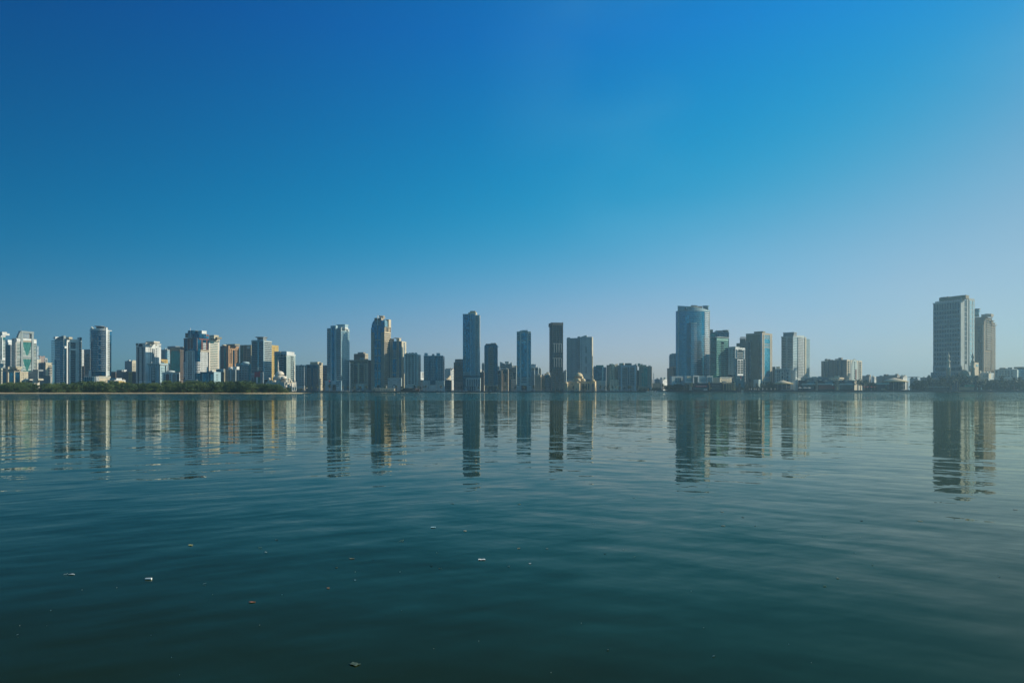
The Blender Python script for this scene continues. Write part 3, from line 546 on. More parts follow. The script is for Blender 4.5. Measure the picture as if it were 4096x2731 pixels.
q = b.sub(134, 414, 424, 1228, PBLUE, D=1185, name='podium'); q.el('F', 200, 240, 1245, 1340, DBLUEG, 'podium_window', .4); q.el('F', 262, 322, 1298, None, DARKG, 'entrance', .5); q.rows('F', 325, 372, 1250, 1340, 3, .45, DBLUEG, 'podium_window', .4)
q.turn(205, [(1, 1226), (9, 1230), (9, 1246), (1, 1250)], RED, 'sign_emblem', -1.2, 12); q.el('F', 203, 208, 1250, 1300, WHITE, 'sign_mast', 1.2); q.letters('F', 382, 408, 1240, 1250, DBLUEG, 5, .6); b.end()
b = B('apartment_block', 'beige apartment block with two columns of deep dark balconies', Z4, 568, 880, 934, 868, 1225, 14, BEIGE, sh='the beige block of deep balconies')
for xa, xb in ((634, 704), (732, 806)): b.el('F', xa, xb, 935, 1270, DARKG, 'recess', .1); b.rows('F', xa - 6, xb + 6, 948, 1290, 10, .3, BEIGE, 'balcony', 1.3); 
b.el('F', 632, 866, 905, 920, DARKG, 'window_band', .3); b.el('F', 706, 730, 915, 1285, CREAM, 'pier', 1.6); b.grid('F', 584, 622, 935, 1270, 10, 1, .8, .4, DARKG); b.grid('F', 822, 856, 935, 1270, 10, 1, .8, .4, DARKG)
b.el('F', 565, 884, 866, 900, TAN, 'cornice', 1.6); b.el('R', 882, 934, 870, None, TAUPE, 'side_wall', .2); b.el('F', 674, 812, 1285, None, PANEG, 'shop_front', .5); b.el('F', 690, 780, 1365, 1385, BLUEG, 'awning', 2.5)
b.block(735, 790, 828, 870, GRAY, 'roof_hut', 5, 6); b.end()
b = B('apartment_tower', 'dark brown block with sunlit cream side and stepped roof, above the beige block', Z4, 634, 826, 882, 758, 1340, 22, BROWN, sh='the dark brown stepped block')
b.rows('F', 640, 820, 785, 860, 4, .4, DARKG, 'window_band', .2); b.el('R', 826, 882, 758, 862, CREAM, 'side_wall', .2); b.rows('R', 830, 880, 770, 860, 4, .4, BEIGE, 'balcony', .9); b.block(700, 800, 735, 762, TAUPE, 'plant_room', 4, 8); b.block(765, 800, 735, 760, CREAM, 'roof_hut', 10, 5); b.end()  # side painted cream for the sun it catches; body stays brown
b = B('round_shoulder_tower', 'tall beige and blue glass tower with rounded glass shoulders and helipad', Z4, 932, 1166, 1278, 300, 1215, 20, BEIGE, sh='the tall tower with rounded glass shoulders', clutter=0)
b.rows('F', 934, 994, 385, 1330, 28, .5, TAUPE, 'window_band', .3); b.rows('F', 1106, 1164, 385, 1330, 28, .5, TAUPE, 'window_band', .3)
b.el('F', 996, 1104, 180, None, BLUEG, 'glass_strip', .6); b.el('F', 1046, 1054, 260, None, TAN, 'mullion', .9)
for y in (515, 655, 785, 920, 1055, 1188): b.el('F', 994, 1106, y, y + 12, BEIGE, 'cross_band', .9)
for y in (180, 200, 222, 246): b.el('F', 996, 1108, y, y + 9, TAN, 'cross_band', .9)
b.outline('F', [(944, 385), (998, 385), (998, 165), (978, 182), (960, 212), (948, 250), (944, 290)], BLUEG, 'glass_shoulder', .4, -6)
b.outline('F', [(1106, 385), (1164, 385), (1164, 290), (1158, 245), (1146, 210), (1128, 182), (1106, 168)], BLUEG, 'glass_shoulder', .4, -6)
b.outline('R', [(1168, 300), (1262, 300), (1255, 250), (1235, 205), (1205, 180), (1168, 168)], PANEG, 'glass_shoulder', .3, -3)
b.block(990, 1110, 138, 302, BEIGE, 'upper_storey', .3, 10); b.el('R', 1166, 1278, 300, 560, SAND, 'side_wall', .2); b.cols('R', 1172, 1276, 300, 370, 6, .45, DARKG, 'glass_strip', .4); b.rows('R', 1170, 1276, 400, 1300, 26, .4, DARKG, 'window_band', .4)  # sand slab covers only the sunlit top of this face, sunlight as colour
b.cols('R', 1166, 1280, 280, 375, 5, .18, SAND, 'fin', 1.2); b.block(1180, 1242, 165, 302, SAND, 'lift_tower', 12, 8); b.rows('F', 1000, 1100, 140, 180, 2, .4, DARKG, 'window_band', .9)
b.turn(1118, [(30, 128), (50, 112), (54, 108), (54, 103), (30, 102)], SAND, 'helipad', 8, 24); b.block(1095, 1140, 118, 142, BEIGE, 'helipad_base', 5, 8); b.el('F', 1050, 1058, 90, 262, WHITE, 'spire', 1.6); b.pole(1053, 35, 95, STEEL, 'antenna', 0); b.end()
b = B('apartment_tower', 'beige tower with blue glass bays and an arched stone podium entrance', Z4, 1228, 1466, 1546, 540, 1225, 14, BEIGE, sh='the beige tower on the stone podium', clutter=0)
b.el('F', 1310, 1376, 540, 695, BLUEG, 'glass_panel', .4); b.rows('F', 1310, 1376, 712, 842, 4, .5, BLUEG, 'window', .3); b.el('F', 1310, 1376, 852, 1082, BLUEG, 'glass_panel', .4); b.el('F', 1310, 1376, 1098, 1168, BLUEG, 'glass_panel', .4)
b.el('F', 1230, 1262, 540, 1170, DBLUEG, 'glass_bay', .5); b.el('F', 1424, 1456, 540, 1170, DBLUEG, 'glass_bay', .5); b.rows('F', 1230, 1262, 560, 1170, 18, .14, OFFW, 'floor_band', .8); b.rows('F', 1424, 1456, 560, 1170, 18, .14, OFFW, 'floor_band', .8)
b.grid('F', 1280, 1298, 545, 1170, 17, 1, .8, .45); b.grid('F', 1388, 1406, 545, 1170, 17, 1, .8, .45)
b.el('R', 1466, 1546, 540, None, CREAM, 'side_wall', .2); b.el('R', 1500, 1516, 555, 1100, BLUEG, 'glass_strip', .4); b.rows('R', 1468, 1546, 560, 1170, 18, .1, OFFW, 'floor_band', .5)  # cream slab puts sunlight into the colour of the beige right face
b.block(1268, 1310, 498, 542, BEIGE, 'corner_block', 1, 6); b.block(1376, 1425, 490, 542, CREAM, 'corner_block', 1, 8); b.turn(1395, [(40, 498), (70, 492), (72, 488), (30, 487)], SAND, 'helipad', 10, 24)
q = b.sub(1226, 1460, 1470, 1182, LGRAY, D=1195, name='podium'); q.arch('F', 1310, 1370, 1298, None, DARKG, 'entrance_arch', .4); q.arch('F', 1322, 1358, 1312, None, WHITE, 'entrance_screen', .6); q.grid('F', 1240, 1300, 1240, 1300, 2, 3, .2, .6); q.grid('F', 1380, 1450, 1240, 1300, 2, 3, .2, .6); q.rows('F', 1315, 1370, 1215, 1230, 1, .9, MGRAY, 'podium_emblem', .4); q.el('F', 1226, 1262, 1212, 1232, MGRAY, 'podium_window', .3); q.el('F', 1420, 1460, 1212, 1232, MGRAY, 'podium_window', .3); b.end()
b = B('apartment_block', 'pale aqua apartment block with a scalloped roofline and arched balconies', Z4, 1518, 1742, 1796, 772, 1215, 12, AQUA, sh='the pale scalloped block')
for xa, xb in ((1582, 1624), (1640, 1680)):
    for i in range(15):
        y = 790 + 33.5 * i; b.arch('F', xa, xb, y, y + 20, DARKG, 'balcony_arch', .25, rise=.6)
b.grid('F', 1538, 1564, 780, 1300, 15, 1, .9, .5); b.grid('F', 1700, 1724, 780, 1300, 15, 1, .9, .5); b.rows('R', 1746, 1794, 790, 1290, 15, .35, AQUA, 'balcony', 1.4); b.grid('R', 1750, 1790, 790, 1290, 15, 2, .5, .5)
b.outline('F', [(1518, 778), (1742, 778), (1742, 768), (1728, 742), (1708, 738), (1694, 756), (1672, 738), (1645, 738), (1628, 752), (1604, 738), (1580, 758), (1560, 740), (1540, 748), (1520, 768)], AQUA, 'scalloped_parapet', .5, -1.2); b.end()
b = B('apartment_block', 'small white block in the gap beside the blue grid block', Z4, 1785, 1792, 1860, 1078, 1480, 22, WHITE); b.rows('R', 1815, 1850, 1090, 1190, 5, .4, DARKG, 'window_band', .2); b.end()
b = B('shop_block', 'low pale gray block behind the wooden boat', Z4, 1796, 1850, 1862, 1215, 1280, 8, LGRAY, base=LAND); b.grid('F', 1800, 1848, 1240, 1300, 2, 4, .4, .4); b.end()
# --- Z5
b = B('office_block', 'dark blue glass block with a pale window grid and three roof boxes', Z5, 64, 392, 416, 820, 1215, 6, DBLUEG, sh='the dark blue grid block', clutter=0, body='curtain_wall')
b.rows('F', 64, 142, 820, 1230, 15, .12, LGRAY, 'floor_band', .5); b.rows('F', 170, 264, 850, 1230, 14, .12, LGRAY, 'floor_band', .5); b.rows('F', 298, 392, 820, 1230, 15, .12, LGRAY, 'floor_band', .5)
for x in (66, 98, 134, 200, 232, 302, 340, 376): b.el('F', x, x + 5, 830, 1230, LGRAY, 'mullion', .55)
b.el('F', 266, 298, 830, None, BLUEG, 'glass_strip', .3); b.el('F', 62, 394, 812, 824, PBLUE, 'parapet', .8); b.rows('R', 394, 416, 840, 1230, 15, .3, MGRAY, 'floor_band', .4)
for xa, xb, y in ((74, 118, 770), (278, 328, 770)): b.block(xa, xb, y, 815, PBLUE, 'roof_box', 3, 7)
b.block(203, 235, 786, 822, DBLUEG, 'roof_box', 4, 6)
q = b.sub(50, 412, 420, 1232, LGRAY, D=1195, name='podium'); q.el('F', 174, 264, 1234, 1310, DBLUEG, 'podium_window', .4); q.grid('F', 85, 165, 1240, 1260, 1, 3, .3, .7, DARKG); q.grid('F', 275, 380, 1240, 1260, 1, 3, .3, .7, DARKG); q.grid('F', 130, 160, 1260, 1380, 5, 1, .5, .4, DARKG); q.grid('F', 275, 300, 1260, 1380, 5, 1, .5, .4, DARKG); q.el('F', 305, 395, 1282, 1290, MGRAY, 'ledge', .6); q.el('F', 70, 125, 1282, 1290, MGRAY, 'ledge', .6); b.end()
b = B('apartment_block', 'pale blue and white block in the gap, far behind', Z5, 420, 520, 572, 1040, 1560, 12, OFFW)
b.grid('F', 424, 516, 1055, 1180, 6, 4, .6, .6, BLUEG); b.grid('R', 525, 570, 1055, 1240, 7, 2, .5, .5); b.block(440, 560, 1030, 1045, ROSE, 'roof_band', 3, 8); b.end()
b = B('apartment_block', 'tiny pink cream stepped house in the gap', Z5, 444, 452, 520, 1180, 1420, 25, SAND); b.block(462, 500, 1155, 1182, SAND, 'upper_storey', 2, 6); b.grid('R', 456, 515, 1195, 1230, 2, 3, .4, .5); b.end()
b = B('shop_block', 'low brown block of open parking decks', Z5, 418, 528, 544, 1236, 1230, 8, TAUPE, sh='the brown parking deck'); b.rows('F', 424, 522, 1258, 1380, 4, .4, DKBAND, 'parking_opening', .2); b.el('F', 416, 530, 1230, 1244, BROWN, 'parapet', .5); b.end()  # openings are raised near-black strips, inner shade put into the colour
b = B('office_tower', 'plain dark gray brown tower left of the tallest blue tower', Z5, 572, 735, 748, 925, 1260, 8, TAUPE, sh='the plain dark gray tower')
b.grid('F', 580, 730, 950, 1260, 11, 6, .6, .5, DARKG); b.grid('F', 580, 600, 935, 1360, 14, 1, .5, .5, DARKG); b.block(592, 735, 880, 928, MGRAY, 'upper_storey', 3, 14); b.el('F', 636, 680, 950, 985, DARKG, 'big_window', .3); b.letters('F', 614, 720, 1264, 1280, GRAY, 14, .4)
b.block(600, 735, 874, 884, GRAY, 'roof_edge', 2, 16); b.end()
b = B('office_tower', 'tallest blue glass tower with white vertical fins and an arcaded white podium', Z5, 728, 990, 1018, 126, 1215, 9, DBLUEG, sh='the tallest blue glass tower', clutter=0, body='curtain_wall')
b.el('F', 728, 846, 112, 1085, BLUEG, 'glass_front', .8); b.el('F', 726, 850, 106, 118, PBLUE, 'cornice', 1.6)
b.rows('F', 750, 780, 370, 760, 14, .22, PBLUE, 'balcony', 1.4); b.grid('F', 748, 780, 780, 1080, 10, 1, .95, .7, PBLUE, 'bay_frame', t1=1.3); b.grid('F', 754, 775, 780, 1080, 10, 1, .8, .5, DARKG, t1=1.6)
b.el('F', 850, 936, 100, 1150, PBLUE, 'fin_panel', .9); b.cols('F', 862, 928, 118, 1145, 3, .52, BLUEG, 'glass_strip', 1.2)
b.el('F', 930, 988, 128, None, LGRAY, 'balcony_wall', .5); b.grid('F', 936, 984, 150, 1150, 32, 1, .78, .5, DARKG, 'balcony_recess', t1=.7); b.rows('F', 932, 990, 162, 1162, 32, .14, PBLUE, 'balcony', 1.6)
b.el('F', 988, 1014, 126, None, LGRAY, 'corner_pier', 1.0); b.el('R', 990, 1018, 126, 700, CREAM, 'side_wall', .2); b.cols('R', 996, 1016, 160, 1150, 2, .4, DARKG, 'glass_strip', .4)  # cream on the upper side only: sunlight there is part of the paint
b.block(826, 945, 78, 128, CREAM, 'plant_room', 3, 12); b.block(850, 935, 58, 80, KHAKI, 'plant_room', 5, 8); b.block(815, 860, 88, 110, LGRAY, 'roof_unit', 4, 6)
b.el('F', 738, 860, 1085, 1150, PBLUE, 'storey_band', 1.8)
for y in (1085, 1108, 1132): b.el('F', 752, 854, y + 8, y + 18, DARKG, 'window_band', 2.1)
q = b.sub(730, 1022, 1030, 1192, LGRAY, D=1190, name='podium'); q.el('F', 730, 776, 1194, 1340, DBLUEG, 'podium_window', .5)
for i in range(6): q.arch('F', 800 + i * 38, 818 + i * 38, 1210, 1330, DBLUEG, 'podium_arch', .5)
q.el('F', 730, 955, 1334, None, DBLUEG, 'arcade_void', .4)
for x in (770, 790, 830, 868, 908, 946): q.el('F', x, x + 6, 1345, None, LGRAY, 'arcade_column', .9)
q.block(752, 1010, 1152, 1194, DBLUEG, 'podium_window', 3, 12); b.end()
b = B('office_tower', 'dark blue tower with rounded top corners and a brown arched centre strip', Z5, 1090, 1316, 1318, 660, 1215, 4, DBLUEG, sh='the dark tower with rounded top corners', clutter=0, body='curtain_wall', bot=1318, dep=22)
pts = [(1090, 662)] + [(1316, 662)] + [(1316 - 48 + 48 * math.cos(R(a)), 662 - 44 * math.sin(R(a))) for a in (18, 36, 54, 72, 90)] + [(1138 + 48 * math.cos(R(a)), 662 - 44 * math.sin(R(a))) for a in (90, 108, 126, 144, 162)]
b.outline('F', pts, DBLUEG, 'rounded_crown', 0.02, -20); b.arch('F', 1160, 1244, 665, 1318, TAN, 'arch_surround', .4); b.arch('F', 1168, 1237, 674, 1316, TAUPE, 'arch_panel', .6); b.rows('F', 1172, 1233, 700, 1312, 20, .42, DARKG, 'window', .8)
b.block(1196, 1283, 600, 620, GRAY, 'roof_box', 5, 10); b.el('F', 1192, 1212, 630, 650, DARKG, 'emblem', .4); b.block(1115, 1290, 612, 622, TAUPE, 'roof_edge', 3, 12)
b.el('F', 1110, 1300, 1314, 1328, TAN, 'canopy', 3, -1); b.block(1100, 1310, 1322, None, DARKG, 'lobby', 3, 16)
for i in range(8): b.el('F', 1118 + i * 25, 1123 + i * 25, 1326, None, BEIGE, 'portico_column', 2.2, 1.4)
b.end()
b = B('apartment_block', 'beige shaded block between the tallest tower and the rounded one', Z5, 1018, 1086, 1096, 1092, 1270, 6, BEIGE, sh='the beige block in the gap'); b.grid('F', 1050, 1084, 1110, 1370, 9, 2, .4, .4); b.el('F', 1018, 1048, 1170, None, BROWN, 'side_wing', .8); b.grid('F', 1022, 1046, 1100, 1165, 2, 2, .5, .5); b.end()
b = B('apartment_tower', 'thin gray block peeping over the beige gap block', Z5, 1048, 1088, 1094, 950, 1480, 6, GRAY); b.cols('F', 1052, 1086, 960, 1090, 3, .4, DARKG, 'glass_strip', .2); b.end()
b = B('apartment_block', 'sunlit white sliver of a far block', Z5, 1016, 1022, 1048, 1046, 1600, 24, OFFW); b.grid('R', 1024, 1046, 1055, 1090, 2, 2, .4, .5); b.end()
b = B('apartment_block', 'beige block with a column of paired blue arches', Z5, 1320, 1388, 1396, 1072, 1235, 5, BEIGE, sh='the block of paired blue arches')
for i in range(7):
    for x in (1328, 1342):
        b.arch('F', x, x + 10, 1148 + i * 33, 1148 + i * 33 + 19, DBLUEG, 'arched_window', .3)
b.el('F', 1320, 1358, 1072, 1120, DBLUEG, 'attic_window', .3); b.el('F', 1362, 1388, 1120, None, TAUPE, 'side_strip', .2); b.end()
b = B('apartment_block', 'beige block with a dark letter T shaped recess', Z5, 1384, 1494, 1502, 1042, 1240, 6, BEIGE, sh='the block with the dark T recess')
b.arch('F', 1402, 1475, 1055, 1112, DARKG, 'recess_head', .3); b.el('F', 1428, 1452, 1110, 1260, DARKG, 'recess', .3); b.el('F', 1402, 1412, 1110, 1150, DARKG, 'recess', .25); b.el('F', 1466, 1476, 1110, 1150, DARKG, 'recess', .25)
b.grid('F', 1392, 1420, 1160, 1370, 7, 1, .6, .35); b.grid('F', 1455, 1486, 1160, 1370, 7, 1, .6, .35); b.end()
b = B('apartment_block', 'gray white block with winged roof parapets, behind', Z5, 1355, 1560, 1568, 960, 1330, 5, LGRAY, sh='the block with winged parapets')
b.outline('F', [(1356, 962), (1440, 962), (1420, 944), (1356, 914)], LGRAY, 'wing_parapet', .4, -3); b.outline('F', [(1500, 962), (1558, 962), (1556, 922), (1530, 938)], LGRAY, 'wing_parapet', .4, -3); b.block(1440, 1505, 912, 962, LGRAY, 'plant_room', 4, 8); b.rows('F', 1358, 1556, 968, 1030, 2, .45, DARKG, 'window_band', .2); b.end()
b = B('apartment_block', 'white low gap block with a pale roofline', Z5, 1318, 1352, 1358, 992, 1460, 6, OFFW); b.rows('F', 1320, 1350, 1015, 1060, 2, .4, BLUEG, 'window_band', .2); b.end()
b = B('apartment_block', 'gray block with asymmetric balcony bands and a dark slot', Z5, 1506, 1632, 1640, 1010, 1250, 6, GRAY, sh='the gray asymmetric balcony block')
b.rows('F', 1510, 1570, 1040, 1240, 7, .5, DARKG, 'window_band', .2); b.grid('F', 1575, 1628, 1030, 1120, 3, 4, .5, .5); b.el('F', 1582, 1612, 1100, 1210, DARKG, 'recess', .3); b.rows('F', 1545, 1615, 1220, 1370, 5, .5, LGRAY, 'balcony', 1.0); b.el('F', 1515, 1545, 1215, None, DARKG, 'recess', .3); b.block(1520, 1560, 990, 1012, GRAY, 'roof_hut', 4, 6); b.block(1580, 1635, 985, 1012, CREAM, 'roof_hut', 6, 6); b.end()
b = B('office_tower', 'slim blue glass tower with two pale pillars and a pointed pediment', Z5, 1640, 1878, 1882, 404, 1210, 4, LGRAY, sh='the slim tower with two pale pillars', clutter=0, dep=24)
b.el('F', 1648, 1692, 560, 1170, BLUEG, 'glass_bay', .4); b.el('F', 1838, 1876, 560, 1170, BLUEG, 'glass_bay', .4)
b.rows('F', 1646, 1698, 436, 548, 4, .5, DBLUEG, 'window_band', .3); b.rows('F', 1828, 1876, 436, 548, 4, .5, DBLUEG, 'window_band', .3)
b.outline('F', [(1716, 1170), (1812, 1170), (1812, 440), (1764, 418), (1716, 440)], BLUEG, 'glass_front', .5); b.el('F', 1714, 1814, 545, 552, PBLUE, 'cross_band', .8)
b.outline('F', [(1680, 404), (1828, 404), (1828, 390), (1765, 380), (1700, 388)], LGRAY, 'pediment', .4, -4)
for xa, xb in ((1692, 1716), (1812, 1838)): b.el('F', xa, xb, 400, None, LGRAY, 'pillar', 1.6)
b.rows('F', 1645, 1690, 1172, 1330, 5, .5, DBLUEG, 'window_band', .3); b.rows('F', 1720, 1808, 1172, 1290, 3, .45, DBLUEG, 'window_band', .3); b.rows('F', 1840, 1878, 1172, 1330, 5, .5, DBLUEG, 'window_band', .3); b.el('F', 1718, 1810, 1320, None, DARKG, 'lobby', .4)
b.el('F', 1738, 1798, 570, 590, PANEG, 'sign_panel', .8); b.el('F', 1760, 1785, 605, 625, PANEG, 'sign_panel', .8); b.pole(1810, 365, 392); b.el('F', 1790, 1828, 368, 374, STEEL, 'crane_arm', -2, -3); b.end()
# --- Z6
b = B('apartment_block', 'far white block with a dark roof railing', Z6, 98, 190, 196, 866, 1500, 4, WHITE); b.grid('F', 104, 186, 875, 915, 2, 6, .5, .4); b.el('F', 98, 196, 858, 866, MGRAY, 'railing', .3); b.end()
b = B('apartment_block', 'gray block with a cream edge behind the slim pillar tower', Z6, 100, 164, 172, 922, 1360, 5, GRAY, sh='the gray block by the slim pillar tower'); b.grid('F', 104, 162, 975, 1230, 9, 3, .5, .4, DARKG); b.el('F', 100, 166, 922, 958, KHAKI, 'crown', .3); b.end()
b = B('apartment_block', 'gray block with a rounded window crown, mid distance', Z6, 168, 232, 238, 914, 1430, 5, LGRAY); b.arch('F', 176, 228, 920, 960, DARKG, 'crown_arch', .3); b.grid('F', 174, 230, 960, 1040, 3, 3, .6, .5); b.end()
b = B('apartment_block', 'cream stepped block with striped balconies in the gap', Z6, 232, 278, 284, 930, 1480, 5, CREAM); b.rows('F', 236, 282, 955, 1060, 5, .4, BEIGE, 'balcony', .6); b.end()
b = B('apartment_block', 'cream block with evenly punched dark square windows', Z6, 168, 272, 282, 1048, 1250, 8, CREAM, sh='the cream block of square windows'); b.grid('F', 176, 268, 1070, 1280, 7, 3, .4, .35); b.el('F', 166, 274, 1040, 1052, SAND, 'parapet', .5); b.end()
b = B('apartment_block', 'beige narrow block with a single window column', Z6, 284, 338, 344, 1050, 1260, 6, SAND); b.grid('F', 296, 318, 1065, 1240, 6, 1, .7, .4); b.el('F', 322, 338, 1055, None, BEIGE, 'side_strip', .3); b.end()
b = B('apartment_block', 'gray blue block with arched side windows next to the bare tower', Z6, 342, 440, 450, 1042, 1250, 6, GRAY, sh='the gray block beside the bare concrete tower'); b.grid('F', 350, 398, 1090, 1270, 6, 2, .5, .5); b.el('F', 358, 400, 1050, 1090, DBLUEG, 'attic_window', .3); b.grid('F', 405, 438, 1060, 1270, 7, 2, .6, .5, DARKG); b.end()
b = B('apartment_block', 'sunlit cream roof huts far behind the bare tower', Z6, 338, 410, 432, 1016, 1500, 8, CREAM); b.block(370, 412, 992, 1018, SAND, 'roof_hut', 2, 6); b.end()
b = B('unfinished_tower', 'dark unfinished concrete tower with bare floor slabs and a wide podium', Z6, 430, 476, 664, 150, 1205, 80, DARKG, sh='the unfinished concrete tower', clutter=0, body='core')
b.rows('R', 476, 664, 140, 1000, 28, .16, CONC, 'floor_slab', .9); b.rows('F', 430, 476, 140, 1000, 28, .28, CONC, 'floor_slab', .9)
for x in (476, 546, 600, 652): b.el('R', x, x + 6, 150, 1000, CONC, 'column', .6)
for x in (432, 455, 472): b.el('F', x, x + 5, 150, 1000, CONC, 'column', .6)
b.el('R', 476, 664, 130, 180, CONC, 'top_formwork', 1.2); b.el('F', 424, 476, 130, 190, BROWN, 'top_formwork', 1.5)
for ya, yb in ((497, 652), (752, 905)):
    for x in (503, 545, 586, 626): b.el('R', x, x + 8, ya, yb, OFFW, 'cladding_strip', 1.2)
    b.el('R', 478, 632, ya - 4, ya + 2, OFFW, 'cladding_strip', 1.1)
b.pole(441, 130, 170, RUST, 'scaffold_pole', 1); b.pole(652, 105, 150, RUST, 'scaffold_pole', 1)
q = b.sub(446, 452, 686, 998, DARKG, D=1180, name='podium_core'); q.rows('R', 450, 688, 996, 1290, 9, .22, CONC, 'podium_slab', 1.2)
for x in (455, 525, 600, 672): q.el('R', x, x + 7, 1000, None, CONC, 'podium_column', .8)
b.end()
b = B('slab_tower', 'broad plain gray slab tower in two offset halves with tiny windows', Z6, 958, 1166, 1184, 378, 1330, 16, LGRAY, sh='the broad plain gray slab tower', clutter=0)
b.grid('F', 975, 1000, 390, 1100, 24, 1, .5, .3); b.grid('F', 1142, 1160, 390, 1100, 24, 1, .7, .35); b.grid('F', 1015, 1060, 400, 1100, 16, 2, .3, .25, MGRAY)
for ya, yb in ((545, 660), (720, 840), (900, 1015)): b.el('F', 1060, 1070, ya, yb, DARKG, 'glass_slot', .3)
b.el('R', 1166, 1184, 378, None, CREAM, 'side_wall', .2); b.grid('R', 1170, 1182, 390, 1100, 24, 1, .6, .4); b.outline('F', [(962, 380), (1078, 380), (1078, 352), (1050, 352), (1000, 366)], LGRAY, 'raised_parapet', .3, -5)  # slim side painted cream for sunlight, unlike the gray front
q = b.sub(726, 955, 960, 398, GRAY, D=1345, name='rear_wall'); q.rows('F', 728, 782, 420, 1090, 23, .35, LGRAY, 'balcony', 1.3); q.rows('F', 845, 880, 420, 1090, 23, .35, LGRAY, 'balcony', 1.3); q.rows('F', 918, 960, 400, 1090, 23, .35, LGRAY, 'balcony', 1.8); q.el('F', 735, 784, 385, 405, GRAY, 'parapet', .4); q.el('F', 915, 960, 372, 400, MGRAY, 'parapet', .4)
q.grid('F', 790, 840, 420, 1090, 23, 1, .15, .3, MGRAY); b.end()
b = B('apartment_block', 'gray white block between the bare tower and the slab tower', Z6, 668, 718, 726, 972, 1380, 6, LGRAY); b.grid('F', 690, 716, 1000, 1130, 6, 1, .6, .5); b.el('F', 668, 722, 968, 976, MGRAY, 'roof_slab', .6); b.end()
b = B('shop_block', 'low pale hall with long dark window slots behind the cream mosque', Z6, 730, 1160, 1170, 1118, 1310, 4, LGRAY); b.el('F', 1065, 1130, 1130, 1142, DARKG, 'window_band', .3); b.grid('F', 770, 850, 1128, 1145, 1, 3, .5, .8); b.end()
b = B('office_tower', 'dark blue glass block with sparkling irregular panes', Z6, 1186, 1412, 1420, 905, 1290, 12, DBLUEG, sh='the dark block with sparkling panes', body='curtain_wall')
r5 = random.Random(5)
for i in range(70):
    x, y = r5.uniform(1192, 1402), r5.uniform(915, 1130); b.el('F', x, x + 4.5, y, y + 11, PANEG if r5.random() < .7 else LGRAY, 'bright_pane', .2)
b.block(1236, 1366, 872, 910, TEALG, 'upper_storey', 3, 14); b.el('F', 1342, 1366, 900, 1132, PANEG, 'glass_strip', .4)
q = b.sub(1190, 1410, 1420, 1140, GRAY, D=1255, name='podium'); q.rows('F', 1240, 1400, 1150, 1230, 3, .45, PANEG, 'podium_window', .3); b.end()
b = B('apartment_block', 'sunlit yellow beige block with vertical fins and a lower wing', Z6, 1420, 1480, 1622, 868, 1285, 58, SAND, sh='the sunlit yellow beige block')
b.rows('R', 1500, 1522, 885, 1130, 9, .5, DARKG, 'window', .3); b.cols('R', 1480, 1500, 865, 1230, 2, .4, CREAM, 'fin', .8); b.rows('R', 1556, 1580, 890, 1130, 9, .45, BEIGE, 'balcony', .8); b.cols('R', 1590, 1618, 860, 1100, 2, .4, CREAM, 'fin', .8); b.cols('F', 1424, 1478, 870, 1225, 4, .45, CREAM, 'fin', .6)
b.block(1470, 1510, 850, 872, CREAM, 'roof_horn', -3, 4); b.outline('R', [(1560, 870), (1614, 870), (1614, 842)], CREAM, 'roof_horn', .3, -3)
q = b.sub(1474, 1482, 1630, 1128, CREAM, D=1267, name='low_wing'); q.grid('R', 1490, 1625, 1140, 1225, 4, 5, .5, .5); b.end()
b = B('office_block', 'gray blue office block with paired long window ribbons and a glass slot', Z6, 1622, 1936, 1956, 870, 1275, 15, GRAY, sh='the gray blue ribbon office block')
for xa, xb in ((1694, 1786), (1830, 1904)): b.rows('F', xa, xb, 930, 1230, 10, .45, DARKG, 'window_band', .25)
b.el('F', 1792, 1812, 885, 1215, DBLUEG, 'glass_slot', .3); b.el('F', 1784, 1792, 875, None, LGRAY, 'fin', .7); b.el('F', 1814, 1824, 875, None, LGRAY, 'fin', .7); b.el('F', 1668, 1694, 880, None, PBLUE, 'pier', .5); b.el('F', 1906, 1936, 880, None, PBLUE, 'pier', .5)
b.grid('F', 1626, 1664, 880, 1210, 10, 1, .7, .5, DARKG); b.el('F', 1668, 1936, 872, 900, PBLUE, 'parapet', .6); b.el('R', 1937, 1956, 872, None, BEIGE, 'side_wall', .2)
b.block(1740, 1850, 838, 872, TAUPE, 'plant_room', 6, 12); b.block(1640, 1720, 836, 872, SAND, 'plant_room', 12, 10); b.outline('F', [(1886, 872), (1938, 872), (1938, 842)], SAND, 'roof_horn', -1, -5); b.end()
b = B('apartment_block', 'beige block with a tall teal arched window and a raised cream crest', Z6, 1985, 2206, 2216, 892, 1282, 14, BEIGE, sh='the beige block with a teal arch')
b.arch('F', 2064, 2134, 915, 1240, TEALG, 'arched_window', .4); b.grid('F', 2002, 2058, 905, 1210, 10, 2, .55, .45); b.grid('F', 2140, 2200, 905, 1210, 10, 2, .6, .45); b.el('F', 2030, 2060, 1000, 1230, TEALG, 'glass_bay', .3)
b.block(1962, 2010, 842, 894, SAND, 'crest', -2, 4); b.turn(2036, [(2, 850), (14, 856), (16, 870), (16, 893)], SAND, 'roof_cupola', 5); b.block(2010, 2115, 868, 894, CREAM, 'plant_room', 6, 10)
q = b.sub(1952, 1990, 1996, 960, TAUPE, D=1297, name='side_wing'); q.rows('F', 1956, 1988, 975, 1230, 9, .4, DARKG, 'window_band', .2); b.end()
b = B('minaret', 'distant slim stone minaret standing alone over the gap', Z6, 2236, 2241, 2246, 1150, 1450, 45, SAND, cat='minaret', clutter=0, body='shaft')
b.turn(2241, [(.5, 1000), (2.5, 1012), (3, 1025), (5, 1030), (5, 1040), (3.6, 1045), (3.6, 1075), (6, 1080), (6, 1090), (4.5, 1094), (4.5, 1155)], SAND, 'upper_shaft', 1); b.end()
